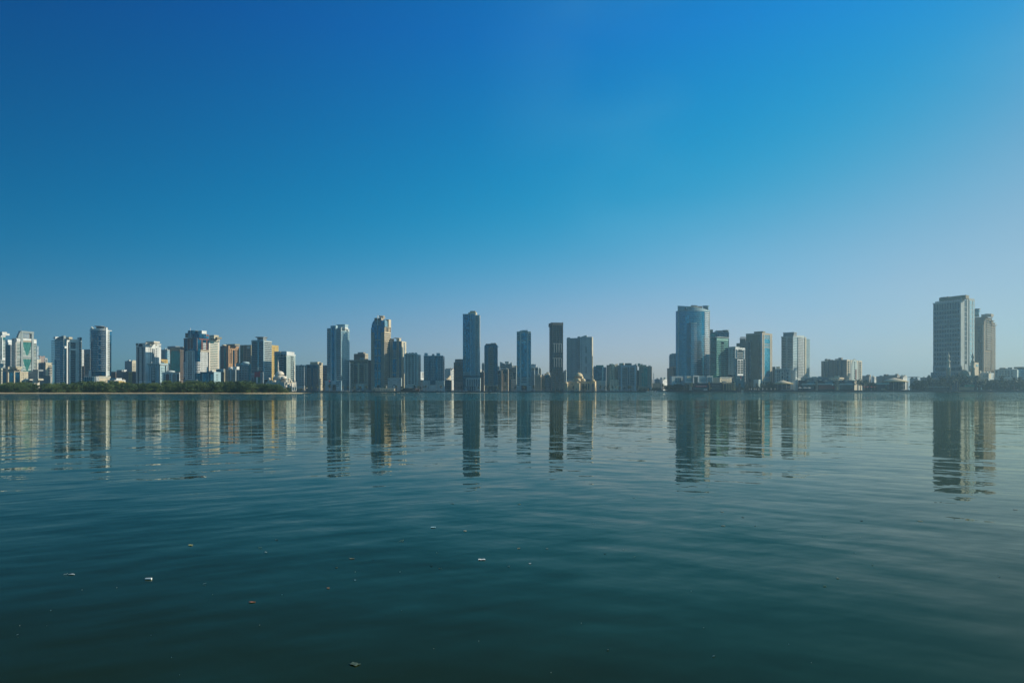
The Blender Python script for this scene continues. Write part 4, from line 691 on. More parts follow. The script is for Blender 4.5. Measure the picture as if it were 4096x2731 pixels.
b = B('apartment_block', 'far low white block of small windows, right of the minaret', Z6, 2262, 2350, 2356, 1116, 1500, 4, WHITE); b.grid('F', 2268, 2348, 1125, 1170, 3, 5, .5, .5, BLUEG); b.end()
b = B('apartment_block', 'far low cream block left of the minaret', Z6, 2214, 2222, 2236, 1120, 1520, 10, SAND); b.grid('R', 2224, 2235, 1130, 1180, 3, 1, .5, .5); b.end()
b = B('shop_block', 'low sand coloured wall block behind the boat dock', Z6, 2222, 2352, 2358, 1184, 1330, 4, SAND); b.el('F', 2222, 2300, 1212, None, CREAM, 'front_wing', 2); b.end()
# ================================================================ the city, right part (Z7, Z8, Z9)
b = B('apartment_block', 'far white block of flats with gray roof boxes', Z7, 60, 122, 190, 1240, 1520, 30, WHITE, sh='the far white flats'); b.grid('F', 64, 120, 1250, 1300, 3, 4, .5, .5, BLUEG); b.grid('R', 130, 185, 1250, 1300, 3, 4, .4, .4); b.block(82, 115, 1212, 1242, AQUA, 'roof_box', 2, 5); b.block(138, 165, 1212, 1242, AQUA, 'roof_box', 6, 5); b.end()
b = B('apartment_block', 'far low gray white block beside the boat dock', Z7, -5, 58, 64, 1240, 1560, 6, LGRAY); b.grid('F', 0, 56, 1250, 1300, 3, 5, .5, .5, BLUEG); b.end()
b = B('shop_block', 'far low cream hall under the white flats', Z7, -10, 60, 90, 1302, 1400, 20, SAND); b.grid('R', 62, 88, 1310, 1325, 1, 3, .5, .5); b.end()
b = B('apartment_block', 'gray block with a bowed top behind the big curved tower', Z7, 230, 362, 380, 848, 1420, 12, LGRAY, sh='the gray bowed top block'); b.grid('F', 236, 275, 870, 1040, 7, 2, .4, .4); b.grid('F', 300, 358, 870, 1040, 7, 2, .6, .35); b.outline('F', [(232, 850), (362, 850), (362, 834), (300, 834), (250, 842)], LGRAY, 'bowed_parapet', .3, -6); b.end()
b = B('office_block', 'beige ribbon window block with a dark blue arch on its side', Z7, 190, 285, 372, 1066, 1330, 52, BEIGE, sh='the beige ribbon block with a blue arch')
b.rows('F', 192, 284, 1085, 1310, 7, .45, TAUPE, 'window_band', .25); b.rows('R', 286, 372, 1085, 1130, 1, .5, TAUPE, 'window_band', .2); b.arch('R', 302, 368, 1075, 1185, DBLUEG, 'arch_panel', .3); b.block(225, 360, 1038, 1068, BEIGE, 'plant_room', 3, 10); b.end()
b = B('curved_tower', 'large curved blue glass tower with a sloping crown, logo and bright white bands', Z7, 356, 850, 852, 182, 1290, -12, AZURE, sh='the large curved blue tower', curve=13, body='curtain_wall', clutter=0, dep=28)
CT = b
def crown(b, x0, x1, ybot, ytl, ytr, mat, name, t1):
    a, c = b.frac('F', x0), b.frac('F', x1); st = b.strip('F', a, c); n = len(st); k = b.D - 8
    f = lambda y: wz(b.Z[1] + y * b.Z[2], k) - b.base
    tops = []; L = 0; ls = [0]
    for i in range(1, n): L += math.hypot(st[i][0][0] - st[i - 1][0][0], st[i][0][1] - st[i - 1][0][1]); ls.append(L)
    tops = [f(ytl + (ytr - ytl) * (l / L) ** 1.1) for l in ls]
    m = MB(); m.prism([(p[0] + q[0] * t1, p[1] + q[1] * t1) for p, q in st] + [(p[0] - q[0] * .6, p[1] - q[1] * .6) for p, q in reversed(st)], f(ybot), 0, tops + tops[::-1]); b.put(name, m, mat)
crown(b, 354, 852, 182, 96, 162, PBLUE, 'crown', 1.0)
b.turn(485, [(1, 116), (17, 118), (17, 148), (1, 150)], DBLUEG, 'emblem', -9.6, 16); b.letters('F', 470, 575, 154, 161, DBLUEG, 14, 1.4); b.letters('F', 520, 570, 125, 142, MGRAY, 4, 1.3)
for i in range(34):
    y = 210 + 30.0 * i
    if y > 1180: break
    if 240 < y and i % 2 == 0 and y < 720: b.el('F', 374, 440, y - 1.5, y + 2.5, PBLUE, 'floor_band', .5)
    else: b.el('F', 374, 480 if y > 260 else 730, y - 1.5, y + 2.5, PBLUE, 'floor_band', .5)
    if 260 < y < 370: b.el('F', 536, 730, y - 1.5, y + 2.5, PBLUE, 'floor_band', .5)
    if 370 < y: b.el('F', 656, 730 if y < 560 else 778, y - 2, y + 4, PBLUE, 'floor_band', .55)
    b.el('F', 776, 845, y - 9, y + 7, WHITE, 'spandrel', .7)
    if y > 385: b.el('F', 562, 654, y - 9, y + 6, WHITE, 'spandrel', .75)
b.el('F', 352, 372, 182, None, LGRAY, 'corner_pier', 1.2); b.el('F', 846, 853, 160, None, LGRAY, 'corner_pier', 1.3); b.el('F', 480, 534, 252, 380, CYANG, 'glass_bay', 1.0); b.el('F', 500, 562, 372, 1180, DBLUEG, 'glass_fold', .4); b.el('F', 442, 496, 760, 1185, AZURE, 'glass_fold', .45); b.el('F', 562, 654, 368, 384, PBLUE, 'spandrel', .9)
b.turn(796, [(52, 92), (52, 98), (44, 104), (40, 110), (40, 168)], PANEG, 'helipad_drum', 8, 24); b.block(552, 680, 98, 178, CREAM, 'plant_room', 0, 12); b.block(680, 745, 94, 178, TAUPE, 'plant_room', 0, 12); b.cols('F', 560, 680, 100, 118, 1, .9, MGRAY, 'louvre', -1.5, -3)
q = b.sub(262, 470, 474, 1192, LGRAY, D=1196, name='podium', th=12); q.grid('F', 315, 410, 1212, 1300, 1, 3, .75, .85, DBLUEG, 'podium_window')
q = b.sub(472, 845, 850, 1192, PBLUE, D=1194, name='podium'); q.rows('F', 490, 842, 1205, 1290, 4, .42, DBLUEG, 'podium_window', .3); q.el('F', 500, 574, 1192, 1226, CREAM, 'podium_sign', .6)
q.el('F', 584, 600, 1186, None, WHITE, 'portal_pier', 3.0); q.el('F', 660, 678, 1186, None, WHITE, 'portal_pier', 3.0); q.el('F', 584, 678, 1184, 1202, WHITE, 'portal_beam', 3.3); q.el('F', 606, 652, 1206, None, DARKG, 'portal_glass', 1.0)
q.el('F', 806, 898, 1186, None, LGRAY, 'side_portal', 2.0); 
for x in (822, 846, 870): q.el('F', x, x + 13, 1208, None, DBLUEG, 'portal_slot', 2.3)
b.end()
b = B('office_tower', 'dark glass tower with white sign lettering near its top, behind the teal tower', Z7, 862, 1160, 1186, 500, 1330, 16, DBLUEG, sh='the dark tower with white lettering', clutter=0)
b.letters('F', 1010, 1132, 535, 548, WHITE, 18, .4); b.letters('F', 1005, 1132, 554, 566, WHITE, 20, .4); b.el('F', 862, 950, 520, 575, TEALG, 'glass_panel', .3); b.block(862, 908, 462, 502, KHAKI, 'plant_room', 2, 8); b.block(950, 1060, 478, 502, MGRAY, 'plant_room', 4, 10)
b.outline('F', [(918, 500), (975, 500), (972, 464)], LGRAY, 'roof_fin', -1, -2); b.turn(1105, [(50, 472), (56, 476), (50, 484), (40, 486), (40, 502)], GRAY, 'rooftop_drum', 10, 24); b.el('F', 862, 1160, 498, 512, MGRAY, 'parapet', .5); b.end()
b = B('office_tower', 'green teal glass tower with pale floor bands and a cream arcaded podium', Z7, 866, 960, 1146, 580, 1225, 52, GREENG, sh='the green teal banded tower', clutter=0, body='curtain_wall')
b.rows('R', 962, 1146, 600, 1200, 20, .34, SEAG, 'floor_band', .5); b.rows('F', 868, 958, 640, 1195, 18, .2, MGRAY, 'floor_band', .3); b.el('R', 1036, 1078, 650, 1200, DARKG, 'glass_strip', .7); b.rows('R', 1036, 1078, 690, 1200, 17, .22, SEAG, 'balcony', 1.1); b.el('R', 960, 1150, 572, 582, LGRAY, 'roof_slab', 1.6); b.el('F', 862, 960, 572, 582, LGRAY, 'roof_slab', 1.6); b.el('R', 962, 1144, 596, 624, SEAG, 'parapet', .9)
q = b.sub(900, 1018, 1200, 1212, CREAM, D=1196, name='podium'); q.el('R', 1014, 1204, 1206, 1216, LGRAY, 'cornice', 1.2); q.el('R', 1054, 1172, 1224, 1232, MGRAY, 'podium_window', .3); q.grid('R', 1030, 1190, 1238, 1254, 1, 12, .5, .8, DARKG); q.grid('R', 1030, 1190, 1262, 1280, 1, 12, .6, .8, DARKG); q.grid('F', 980, 1014, 1225, 1275, 2, 2, .4, .4); b.end()
b = B('office_tower', 'navy glass tower wearing a white frame of arched windows', Z7, 1146, 1252, 1406, 742, 1230, 50, DBLUEG, sh='the navy tower with the white arched frame', clutter=0, body='curtain_wall')
b.el('F', 1146, 1246, 742, 1170, AQUA, 'side_wall', .3); b.grid('F', 1178, 1200, 770, 1180, 15, 1, .5, .35, DARKG, t1=.5); b.grid('F', 1218, 1242, 765, 900, 4, 1, .8, .5, DARKG, t1=.5); b.rows('F', 1216, 1244, 910, 1290, 12, .3, LGRAY, 'balcony', 1.0)
b.el('R', 1252, 1404, 740, 770, WHITE, 'frame_head', 1.1); b.el('R', 1252, 1404, 770, 912, WHITE, 'upper_frame', .9)
for xa, xb in ((1258, 1276), (1378, 1394)): b.arch('R', xa, xb, 770, 906, BLUEG, 'arched_window', 1.2)
b.arch('R', 1282, 1372, 772, 792, DARKG, 'arched_window', 1.2, rise=.3); b.rows('R', 1282, 1372, 795, 915, 4, .72, DARKG, 'window', 1.25)
b.el('R', 1284, 1376, 926, 1182, WHITE, 'lower_frame', 1.0)
for xa, xb in ((1288, 1326), (1334, 1372)): b.arch('R', xa, xb, 938, 958, DARKG, 'arched_window', 1.3, rise=.5); b.rows('R', xa, xb, 966, 1158, 7, .7, DARKG, 'window', 1.3)
b.letters('R', 1270, 1330, 1190, 1200, PANEG, 6, .5); b.letters('R', 1270, 1330, 1214, 1224, PANEG, 5, .5); b.letters('R', 1300, 1372, 748, 756, MGRAY, 12, 1.3)
b.turn(1344, [(1, 1200), (8, 1206), (8, 1220), (1, 1226)], RED, 'sign_emblem', 3, 10); b.pole(1344, 1225, 1258, WHITE, 'sign_mast', 3, .6); b.rows('R', 1400, 1408, 930, 1290, 14, .4, WHITE, 'balcony', 1.4); b.block(1150, 1260, 734, 744, LGRAY, 'roof_edge', 1, 14); b.end()
b = B('apartment_tower', 'gray brown tower group with a dark glass shaft and stacked balconies', Z7, 1276, 1462, 1610, 668, 1270, 42, TAUPE, sh='the gray brown tower with the glass shaft', clutter=0)
b.rows('F', 1280, 1400, 720, 740, 1, .9, DARKG, 'window_band', .3); b.rows('F', 1420, 1450, 745, 1230, 16, .45, GRAY, 'balcony', 1.3); b.el('F', 1400, 1418, 740, None, DGRAY, 'recess', .2); b.block(1382, 1480, 640, 670, TAUPE, 'upper_storey', 1, 10)
b.el('R', 1462, 1510, 655, None, DBLUEG, 'glass_shaft', .8); b.el('R', 1478, 1490, 650, 1230, GRAY, 'shaft_rib', 1.2); 
for y in (775, 795, 875, 968, 1062, 1155): b.el('R', 1477, 1491, y, y + 9, OFFW, 'shaft_lamp_box', 1.6)
b.el('R', 1512, 1574, 660, None, MGRAY, 'side_wall', 1.0); b.el('R', 1540, 1544, 610, None, CREAM, 'edge_rib', 1.4); b.grid('R', 1578, 1600, 745, 1235, 15, 1, .85, .5, DARKG, 'balcony_recess', t1=.5); b.rows('R', 1576, 1608, 752, 1245, 15, .2, LGRAY, 'balcony', 1.4); b.el('R', 1600, 1606, 735, None, LGRAY, 'edge_pier', 1.7); b.el('R', 1544, 1612, 656, 664, LGRAY, 'roof_slab', 1.6)
b.block(1544, 1624, 1245, None, AQUA, 'podium', -4, 10); b.end()
b = B('unfinished_tower', 'raw concrete frame top with rebar rising behind the gray brown tower', Z7, 1330, 1420, 1430, 612, 1350, 40, CONC, sh='the raw concrete frame', clutter=0, body='core')
b.cols('F', 1332, 1420, 570, 612, 7, .3, CONC, 'bare_column', .2, -1.2); b.el('F', 1328, 1424, 596, 606, CONC, 'floor_slab', 1.0); b.rows('F', 1330, 1420, 612, 700, 4, .3, TAUPE, 'floor_slab', .6); b.end()
b = B('office_tower', 'beige stone tower with a tall cyan glass front and dark flank', Z7, 1425, 1676, 1836, 512, 1260, 47, KHAKI, sh='the beige tower with the cyan glass front', clutter=0)
b.grid('F', 1606, 1622, 545, 1280, 22, 1, .8, .45, DARKG); b.grid('F', 1628, 1646, 545, 1280, 22, 1, .8, .45, DARKG); b.el('F', 1658, 1676, 520, None, CYANG, 'glass_strip', .3); b.el('F', 1425, 1660, 512, 540, BEIGE, 'parapet', .3)
b.el('R', 1676, 1836, 510, None, BEIGE, 'stone_front', .3); b.el('R', 1708, 1798, 742, 1205, CYANG, 'glass_front', .6); b.el('R', 1708, 1798, 600, 676, CYANG, 'glass_front', .6)
for y in (545, 573, 688, 712, 1222, 1250): b.el('R', 1708, 1798, y, y + 15, CYANG, 'window_band', .6)
for x in (1700, 1799): b.el('R', x, x + 7, 535, 1270, SAND, 'edge_rib', .9)
b.grid('R', 1684, 1698, 545, 1270, 26, 1, .6, .4, MGRAY, t1=.5); b.grid('R', 1810, 1826, 545, 1270, 26, 1, .6, .4, MGRAY, t1=.5)
b.rows('R', 1708, 1798, 750, 1205, 22, .1, TEALG, 'transom', .8)
for xa, xb in ((1688, 1706), (1728, 1780), (1800, 1822)): b.el('R', xa, xb, 1285, None, DARKG, 'entrance', .6)
b.block(1550, 1690, 496, 516, KHAKI, 'plant_room', 6, 10); b.end()
# --- Z8
b = B('apartment_block', 'plain beige strip block beside the cyan glass front', Z8, 128, 172, 182, 725, 1330, 40, BEIGE); b.cols('F', 132, 170, 735, 985, 2, .3, TAUPE, 'window_strip', .2); b.end()
b = B('apartment_block', 'white apartment block with a lattice of balconies and small arches', Z8, 172, 436, 446, 764, 1260, 22, OFFW, sh='the white lattice balcony block')
b.grid('F', 206, 268, 800, 990, 7, 2, .82, .66, DARKG, 'balcony_recess', t1=.3); b.grid('F', 176, 200, 800, 990, 7, 1, .6, .4, WING); b.grid('F', 330, 362, 800, 990, 7, 1, .85, .6, DARKG, 'balcony_recess', t1=.3)
for x in (288, 378):
    for i in range(3):
        b.arch('F', x, x + 30, 815 + i * 64, 815 + i * 64 + 52, DARKG, 'balcony_arch', .35)
for i in range(6): b.arch('F', 182 + i * 30, 200 + i * 30, 778, 800, DARKG, 'attic_arch', .3)
b.el('F', 360, 428, 778, 802, MGRAY, 'attic_window', .3); b.el('F', 170, 438, 758, 768, WHITE, 'cornice', .8); b.block(196, 260, 722, 766, SAND, 'roof_hut', 4, 8)
q = b.sub(436, 532, 624, 782, LGRAY, D=1275, name='wing'); q.grid('F', 446, 500, 790, 980, 6, 2, .55, .5, DARKG); q.block(498, 556, 745, 784, WHITE, 'roof_hut', 1, 6); q.block(440, 480, 755, 784, SAND, 'roof_hut', 2, 6); b.end()
b = B('apartment_tower', 'pale gray tower with dark left face and glinting white banded right face', Z8, 286, 488, 782, 205, 1290, 44, LGRAY, sh='the glinting banded gray tower', clutter=0)
b.rows('F', 292, 364, 205, 890, 24, .48, DARKG, 'window_band', .25); b.rows('F', 394, 484, 205, 890, 24, .48, DARKG, 'window_band', .25); b.rows('F', 286, 366, 215, 900, 24, .2, LGRAY, 'balcony', 1.2); b.rows('F', 394, 488, 215, 900, 24, .2, LGRAY, 'balcony', 1.2)
b.rows('R', 490, 560, 205, 900, 24, .42, PANEG, 'window_band', .25); b.rows('R', 568, 672, 212, 920, 25, .34, DARKG, 'window_band', .25); b.el('R', 560, 568, 200, 920, DARKG, 'shadow_gap', .3); b.rows('R', 566, 674, 218, 926, 25, .3, WHITE, 'balcony', 1.3); b.el('R', 686, 706, 180, None, CREAM, 'pier', 1.6); b.rows('R', 710, 778, 205, 920, 25, .5, PANEG, 'window_band', .3); b.rows('R', 708, 782, 214, 928, 25, .16, PBLUE, 'balcony', 1.3)
b.el('R', 486, 690, 188, 206, LGRAY, 'parapet', .8); b.el('F', 282, 490, 188, 206, LGRAY, 'parapet', .8); b.block(318, 502, 138, 208, MGRAY, 'plant_room', 3, 14); b.block(312, 508, 132, 142, LGRAY, 'plant_roof', 2.5, 15)
b.outline('R', [(500, 190), (704, 190), (704, 150), (600, 162)], LGRAY, 'roof_screen', -2, -3); b.end()
b = B('shop_block', 'low gray arcade wing with a row of round arches', Z8, 630, 905, 915, 908, 1290, 18, GRAY, sh='the low gray arcade wing')
for i in range(8): b.arch('F', 695 + i * 20, 708 + i * 20, 930, 962, DARKG, 'arched_window', .3)
b.block(820, 900, 898, 910, AQUA, 'roof_box', 3, 6); b.pole(860, 882, 900); b.pole(910, 884, 906); b.end()
b = B('apartment_block', 'taupe block with domed parapets and a column of arched balconies', Z8, 980, 1200, 1212, 622, 1330, 38, TAUPE, sh='the taupe block with domed parapets')
for x in (1042, 1104):
    for i in range(7): b.arch('F', x - 12, x + 12, 632 + i * 38, 632 + i * 38 + 24, DARKG, 'balcony_arch', .3)
b.turn(1070, [(2, 584), (24, 594), (30, 610), (30, 622)], TAUPE, 'domed_parapet', 2); b.turn(1180, [(2, 602), (18, 608), (22, 622)], TAUPE, 'domed_parapet', 2); b.block(1096, 1136, 594, 624, TAUPE, 'roof_hut', 4, 6); b.end()
b = B('apartment_block', 'gray beige block whose pale right face carries a tall round topped frame', Z8, 1206, 1424, 1688, 602, 1310, 44, TAUPE, sh='the block with a tall round topped frame')
for x in (1270, 1338):
    for i in range(7): b.arch('F', x - 12, x + 12, 622 + i * 38, 622 + i * 38 + 24, DARKG, 'balcony_arch', .3)
b.el('R', 1424, 1688, 600, None, CREAM, 'pale_front', .3); b.arch('R', 1498, 1612, 572, 960, GRAY, 'round_frame', .7, rise=.9); b.arch('R', 1512, 1600, 590, 955, AQUA, 'frame_panel', 1.0); b.el('R', 1566, 1582, 760, 950, RUST, 'rust_strip', 1.5)
for x in (1448, 1550, 1654):
    for i in range(8): b.arch('R', x - 12, x + 12, 625 + i * 40, 625 + i * 40 + 27, DARKG, 'balcony_arch', 1.4)
b.el('R', 1480, 1494, 600, None, GRAY, 'rib', .8); b.el('R', 1622, 1634, 605, None, GRAY, 'rib', .8); b.block(1278, 1330, 568, 604, TAUPE, 'plant_room', 4, 8); b.block(1220, 1270, 588, 604, TAUPE, 'roof_hut', 3, 6); b.end()
b = B('restaurant', 'small cream restaurant block with a deep flat roof and roof hut', Z8, 1108, 1150, 1364, 912, 1235, 40, CREAM, sh='the small cream restaurant'); b.el('R', 1150, 1366, 905, 926, SAND, 'roof_slab', 1.5); b.grid('R', 1170, 1355, 928, 950, 1, 6, .6, .7); b.block(1205, 1280, 880, 908, SAND, 'roof_hut', 6, 6); b.end()
b = B('shop_block', 'low gray deck block behind the waterside restaurants', Z8, 905, 1110, 1125, 908, 1250, 18, MGRAY); b.rows('F', 920, 1105, 920, 950, 2, .3, MGRAY, 'window_band', .3); b.end()
b = B('apartment_block', 'far taupe flats with a roof arcade, right of the round topped frame', Z8, 1694, 1815, 1850, 880, 1500, 46, TAUPE); b.grid('F', 1700, 1760, 882, 895, 1, 6, .7, .8, WHITE); b.block(1775, 1800, 862, 882, BEIGE, 'roof_hut', 2, 5); b.block(1808, 1832, 864, 882, SAND, 'roof_hut', 2, 5); b.rows('F', 1700, 1810, 905, 940, 2, .4, GRAY, 'window_band', .2); b.end()
b = B('apartment_block', 'far pale low houses in the middle of the gap', Z8, 1855, 1905, 1945, 900, 1560, 45, OFFW); b.grid('R', 1908, 1942, 905, 950, 3, 3, .5, .5); b.block(1870, 1885, 888, 902, SAND, 'roof_hut', 1, 5); b.end()
b = B('apartment_block', 'far gray green low block with a flat roof', Z8, 1938, 2060, 2070, 892, 1500, 30, GRAY); b.rows('F', 1942, 2055, 905, 940, 2, .4, MGRAY, 'window_band', .2); b.end()
b = B('apartment_block', 'far long beige block with a lit upper arcade', Z8, 2062, 2302, 2350, 868, 1480, 40, TAUPE, sh='the far long beige block'); b.grid('F', 2140, 2260, 872, 886, 1, 7, .7, .8, WHITE); b.block(2070, 2110, 855, 870, BEIGE, 'roof_hut', 2, 6); b.block(2270, 2310, 850, 870, BEIGE, 'roof_hut', 2, 6); b.rows('F', 2070, 2295, 900, 940, 2, .35, GRAY, 'window_band', .2); b.end()
# --- Z9
b = B('apartment_block', 'far cream houses stepping down beside the round pavilion roof', Z9, 130, 185, 245, 1222, 1500, 45, OFFW); b.grid('R', 190, 240, 1228, 1250, 2, 4, .5, .5); b.block(190, 220, 1212, 1224, SAND, 'roof_hut', 2, 5); b.end()
b = B('canopy_building', 'gray building under a thin flat floating canopy', Z9, 282, 395, 410, 1258, 1420, 45, GRAY, sh='the floating canopy building'); b.turn(340, [(60, 1236), (82, 1240), (80, 1243), (30, 1246)], GRAY, 'canopy', 8, 24); b.cols('F', 290, 392, 1244, 1258, 5, .15, LGRAY, 'canopy_post', -2, -3); b.dome(302, 14, 1250, 1268, TEALG, 'glass_dome', 1); b.end()
b = B('shop_block', 'far plain gray low wall block left of the hotel', Z9, 432, 580, 590, 1244, 1400, 40, MGRAY); b.rows('F', 440, 575, 1250, 1265, 1, .4, MGRAY, 'window_band', .2); b.el('F', 540, 590, 1224, 1229, GRAY, 'canopy', 3); b.end()
b = B('hotel_tower', 'broad beige hotel tower with a dense window grid and a bright glass corner pier', Z9, 616, 1002, 1192, 158, 1215, 58, GRAY, sh='the broad hotel tower', clutter=0)
b.el('F', 616, 1002, 150, None, GSTONE, 'stone_grid', .3)
b.grid('F', 624, 996, 168, 268, 1, 10, .52, .92, DARKG, 'tall_window', t1=.5); b.grid('F', 626, 996, 272, 1072, 12, 10, .64, .7, DARKG, 'window', t1=.5)
b.rows('F', 616, 1002, 272, 1072, 12, .1, LGRAY, 'cornice', .9); b.el('F', 612, 1004, 148, 162, LGRAY, 'parapet', 1.0)
b.el('R', 1004, 1056, 108, None, GSTONE, 'stone_pier', .6); b.el('R', 1056, 1086, 130, 1060, DARKG, 'glass_slot', .4); b.rows('R', 1054, 1088, 235, 1060, 12, .08, LGRAY, 'cornice', .8); b.el('R', 1088, 1112, 105, None, GSTONE, 'stone_pier', .9)
b.el('R', 1112, 1192, 100, None, GSTONE, 'corner_pier', 1.6); b.grid('R', 1118, 1152, 132, 1120, 15, 1, .85, .84, PANEG, 'corner_window', t1=1.9); b.grid('R', 1160, 1184, 132, 1120, 15, 1, .7, .84, PANEG, 'corner_window', t1=1.9)
b.block(700, 1080, 112, 160, KHAKI, 'plant_room', 4, 12); b.block(720, 790, 104, 118, TAUPE, 'roof_unit', 3, 6); b.block(806, 828, 92, 120, TAUPE, 'roof_unit', 3, 4); b.block(900, 1080, 88, 118, GRAY, 'roof_unit', 6, 8)
b.grid('F', 640, 1010, 124, 150, 1, 16, .5, .8, MGRAY, 'roof_louvre', t1=-2)
q = b.sub(612, 1018, 1110, 1074, GSTONE, D=1206, name='podium'); q.grid('F', 640, 1015, 1096, 1150, 1, 5, .85, .9, DARKG, 'podium_opening', t1=.4)
q = b.sub(580, 1030, 1190, 1164, GSTONE, D=1197, name='podium'); q.grid('F', 600, 1020, 1176, 1245, 1, 11, .62, .85, DBLUEG, 'podium_window', t1=.4); q.rows('F', 580, 1030, 1200, 1206, 1, .9, LGRAY, 'cornice', .7); q.el('R', 1060, 1110, 1050, 1160, GRAY, 'front_screen', .6)
q = b.sub(1196, 1206, 1264, 1032, SAND, D=1225, name='side_block'); q.el('R', 1226, 1255, 1058, 1090, PANEG, 'screen_window', .4); b.end()
b = B('apartment_tower', 'tan tower stepping back in terraces on its right edge', Z9, 1188, 1340, 1448, 380, 1300, 55, DTAN, sh='the tan terraced tower', clutter=0)
b.grid('F', 1210, 1236, 500, 1140, 20, 1, .5, .5, DARKG); b.grid('F', 1250, 1290, 500, 1140, 20, 1, .85, .5, DARKG); b.grid('F', 1296, 1314, 500, 1140, 20, 1, .8, .5, DARKG); b.rows('F', 1190, 1338, 395, 480, 3, .4, TAUPE, 'window_band', .3); b.el('F', 1318, 1340, 490, None, BEIGE, 'pier', .6)
b.rows('R', 1376, 1438, 380, 860, 15, .5, MGRAY, 'window_band', .5); b.rows('R', 1374, 1446, 388, 870, 15, .16, BEIGE, 'balcony', 1.5); b.grid('R', 1348, 1440, 880, 1160, 9, 4, .5, .45, DARKG); b.grid('R', 1348, 1370, 400, 860, 15, 1, .5, .45, DARKG)
b.rows('R', 1374, 1450, 350, 384, 2, .3, BEIGE, 'terrace_slab', 2.0); b.block(1300, 1440, 348, 384, BEIGE, 'upper_storey', 4, 12); b.block(1350, 1400, 340, 352, TAUPE, 'roof_unit', 8, 6)
for y, x in ((395, 1452), (432, 1474), (464, 1494)):
    q = b.sub(1440, 1446, x, y, DTAN, D=1308 + (y - 395) * .15, name='terrace', bot=y + 40); q.el('R', 1444, x + 8, y - 2, y + 4, BEIGE, 'terrace_slab', 1.6)
q = b.sub(1440, 1446, 1504, 496, DTAN, D=1318, name='terrace_wing'); q.grid('R', 1452, 1500, 530, 1160, 19, 2, .5, .45, DARKG); q.el('R', 1444, 1512, 490, 498, BEIGE, 'terrace_slab', 1.8)
b.turn(1232, [(40, 268), (44, 272), (44, 296), (48, 302), (36, 312), (33, 330), (33, 382)], PANEG, 'roof_drum', 16); b.turn(1232, [(46, 270), (50, 276), (50, 282), (40, 284)], DTAN, 'drum_roof', 16); b.end()
b = B('office_block', 'low white block with long ribbon windows and a small dome beside the hotel', Z9, 1292, 1404, 1482, 1178, 1230, 48, LGRAY, sh='the low white ribbon window block'); b.rows('F', 1320, 1400, 1196, 1260, 3, .45, DBLUEG, 'window_band', .3); b.dome(1422, 16, 1156, 1178, IVORY, 'dome', 6); b.rows('R', 1406, 1440, 1186, 1260, 1, .98, CREAM, 'side_panel', .3); b.grid('R', 1462, 1480, 1190, 1265, 4, 1, .6, .5)
q = b.sub(1204, 1290, 1300, 1152, CREAM, D=1245, name='wing'); q.grid('F', 1210, 1286, 1162, 1186, 1, 5, .7, .8, DARKG); q.el('F', 1204, 1292, 1148, 1158, LGRAY, 'roof_slab', .8); b.end()
b = B('apartment_block', 'low pale aqua block with porthole windows and a cluttered roof', Z9, 1492, 1812, 1830, 1132, 1290, 44, AQUA, sh='the aqua block with porthole windows', clutter=6)
for y in (1157, 1188, 1222):
    for i, x in enumerate((1520, 1568, 1608, 1650, 1692, 1738)):
        b.arch('F', x - 11, x + 11, y - 10, y + 10, DARKG, 'porthole', .3, rise=1)
b.block(1560, 1640, 1108, 1134, KHAKI, 'plant_room', 3, 8); b.block(1680, 1740, 1102, 1134, MGRAY, 'roof_tank', 4, 7); b.el('F', 1490, 1814, 1128, 1136, LGRAY, 'parapet', .5); b.end()
b = B('office_block', 'low blue glass office wing at the far edge of the photo', Z9, 1812, 2060, 2080, 1118, 1300, 42, BLUEG, sh='the blue office wing at the photo edge'); b.rows('F', 1816, 2055, 1135, 1280, 5, .42, PBLUE, 'floor_band', .4); b.block(1765, 1960, 1096, 1122, TAN, 'upper_storey', 5, 12); b.end()
# ================================================================ mosques
ZM = (1040, 1420, .10204)
b = B('mosque', 'white domed mosque with two pencil minarets standing behind the tip of the sand spit', ZM, 225, 690, 812, 1052, 1140, 40, IVORY, cat='mosque', sh='the white domed mosque', clutter=0)
def arcade(q, face, xs, ya, yb, w, mat=DARKG, name='arched_window', t1=.3):
    for x in xs: q.arch(face, x - w / 2, x + w / 2, ya, yb, mat, name, t1)
q = b.sub(800, 958, 1422, 1058, IVORY, D=1126, name='prayer_hall'); q.el('R', 958, 1424, 1056, 1068, WHITE, 'cornice', .8); q.el('F', 806, 958, 1056, 1068, WHITE, 'cornice', .6)
q = b.sub(1066, 1160, 1240, 1150, IVORY, D=1119, name='porch_wing'); arcade(q, 'R', [1200], 1255, 1388, 48, DARKG, 'porch_arch')
q.dome(1160, 36, 1120, 1152, IVORY, 'porch_dome', 2)
q = b.sub(1225, 1246, 1420, 1128, IVORY, D=1116, name='entrance_porch'); arcade(q, 'R', [1290, 1366], 1245, 1388, 52, DARKG, 'porch_arch'); q.el('R', 1340, 1350, 1128, None, WHITE, 'pilaster', .9); q.el('R', 1246, 1258, 1128, None, WHITE, 'pilaster', .9); q.el('R', 1408, 1420, 1100, None, WHITE, 'pilaster', .9); q.dome(1240, 45, 1082, 1135, IVORY, 'porch_dome', 6)
t = b.sub(640, 812, 1052, 968, IVORY, D=1140, name='upper_hall'); t.el('R', 812, 1054, 985, 996, WHITE, 'cornice', .5)
for x, r, yt, yb_, off in ((365, 52, 888, 940, 14), (345, 52, 982, 1030, 6), (460, 50, 980, 1030, 6), (576, 56, 978, 1034, 6), (1140, 56, 896, 950, 16), (1026, 54, 988, 1034, 8), (1126, 48, 992, 1034, 8), (1216, 48, 984, 1034, 8)):
    b.dome(x, r, yt, yb_, IVORY, 'small_dome', off); b.turn(x, [(r * .9, yb_ - 1), (r * .85, yb_ + 40)], SAND, 'small_drum', off)
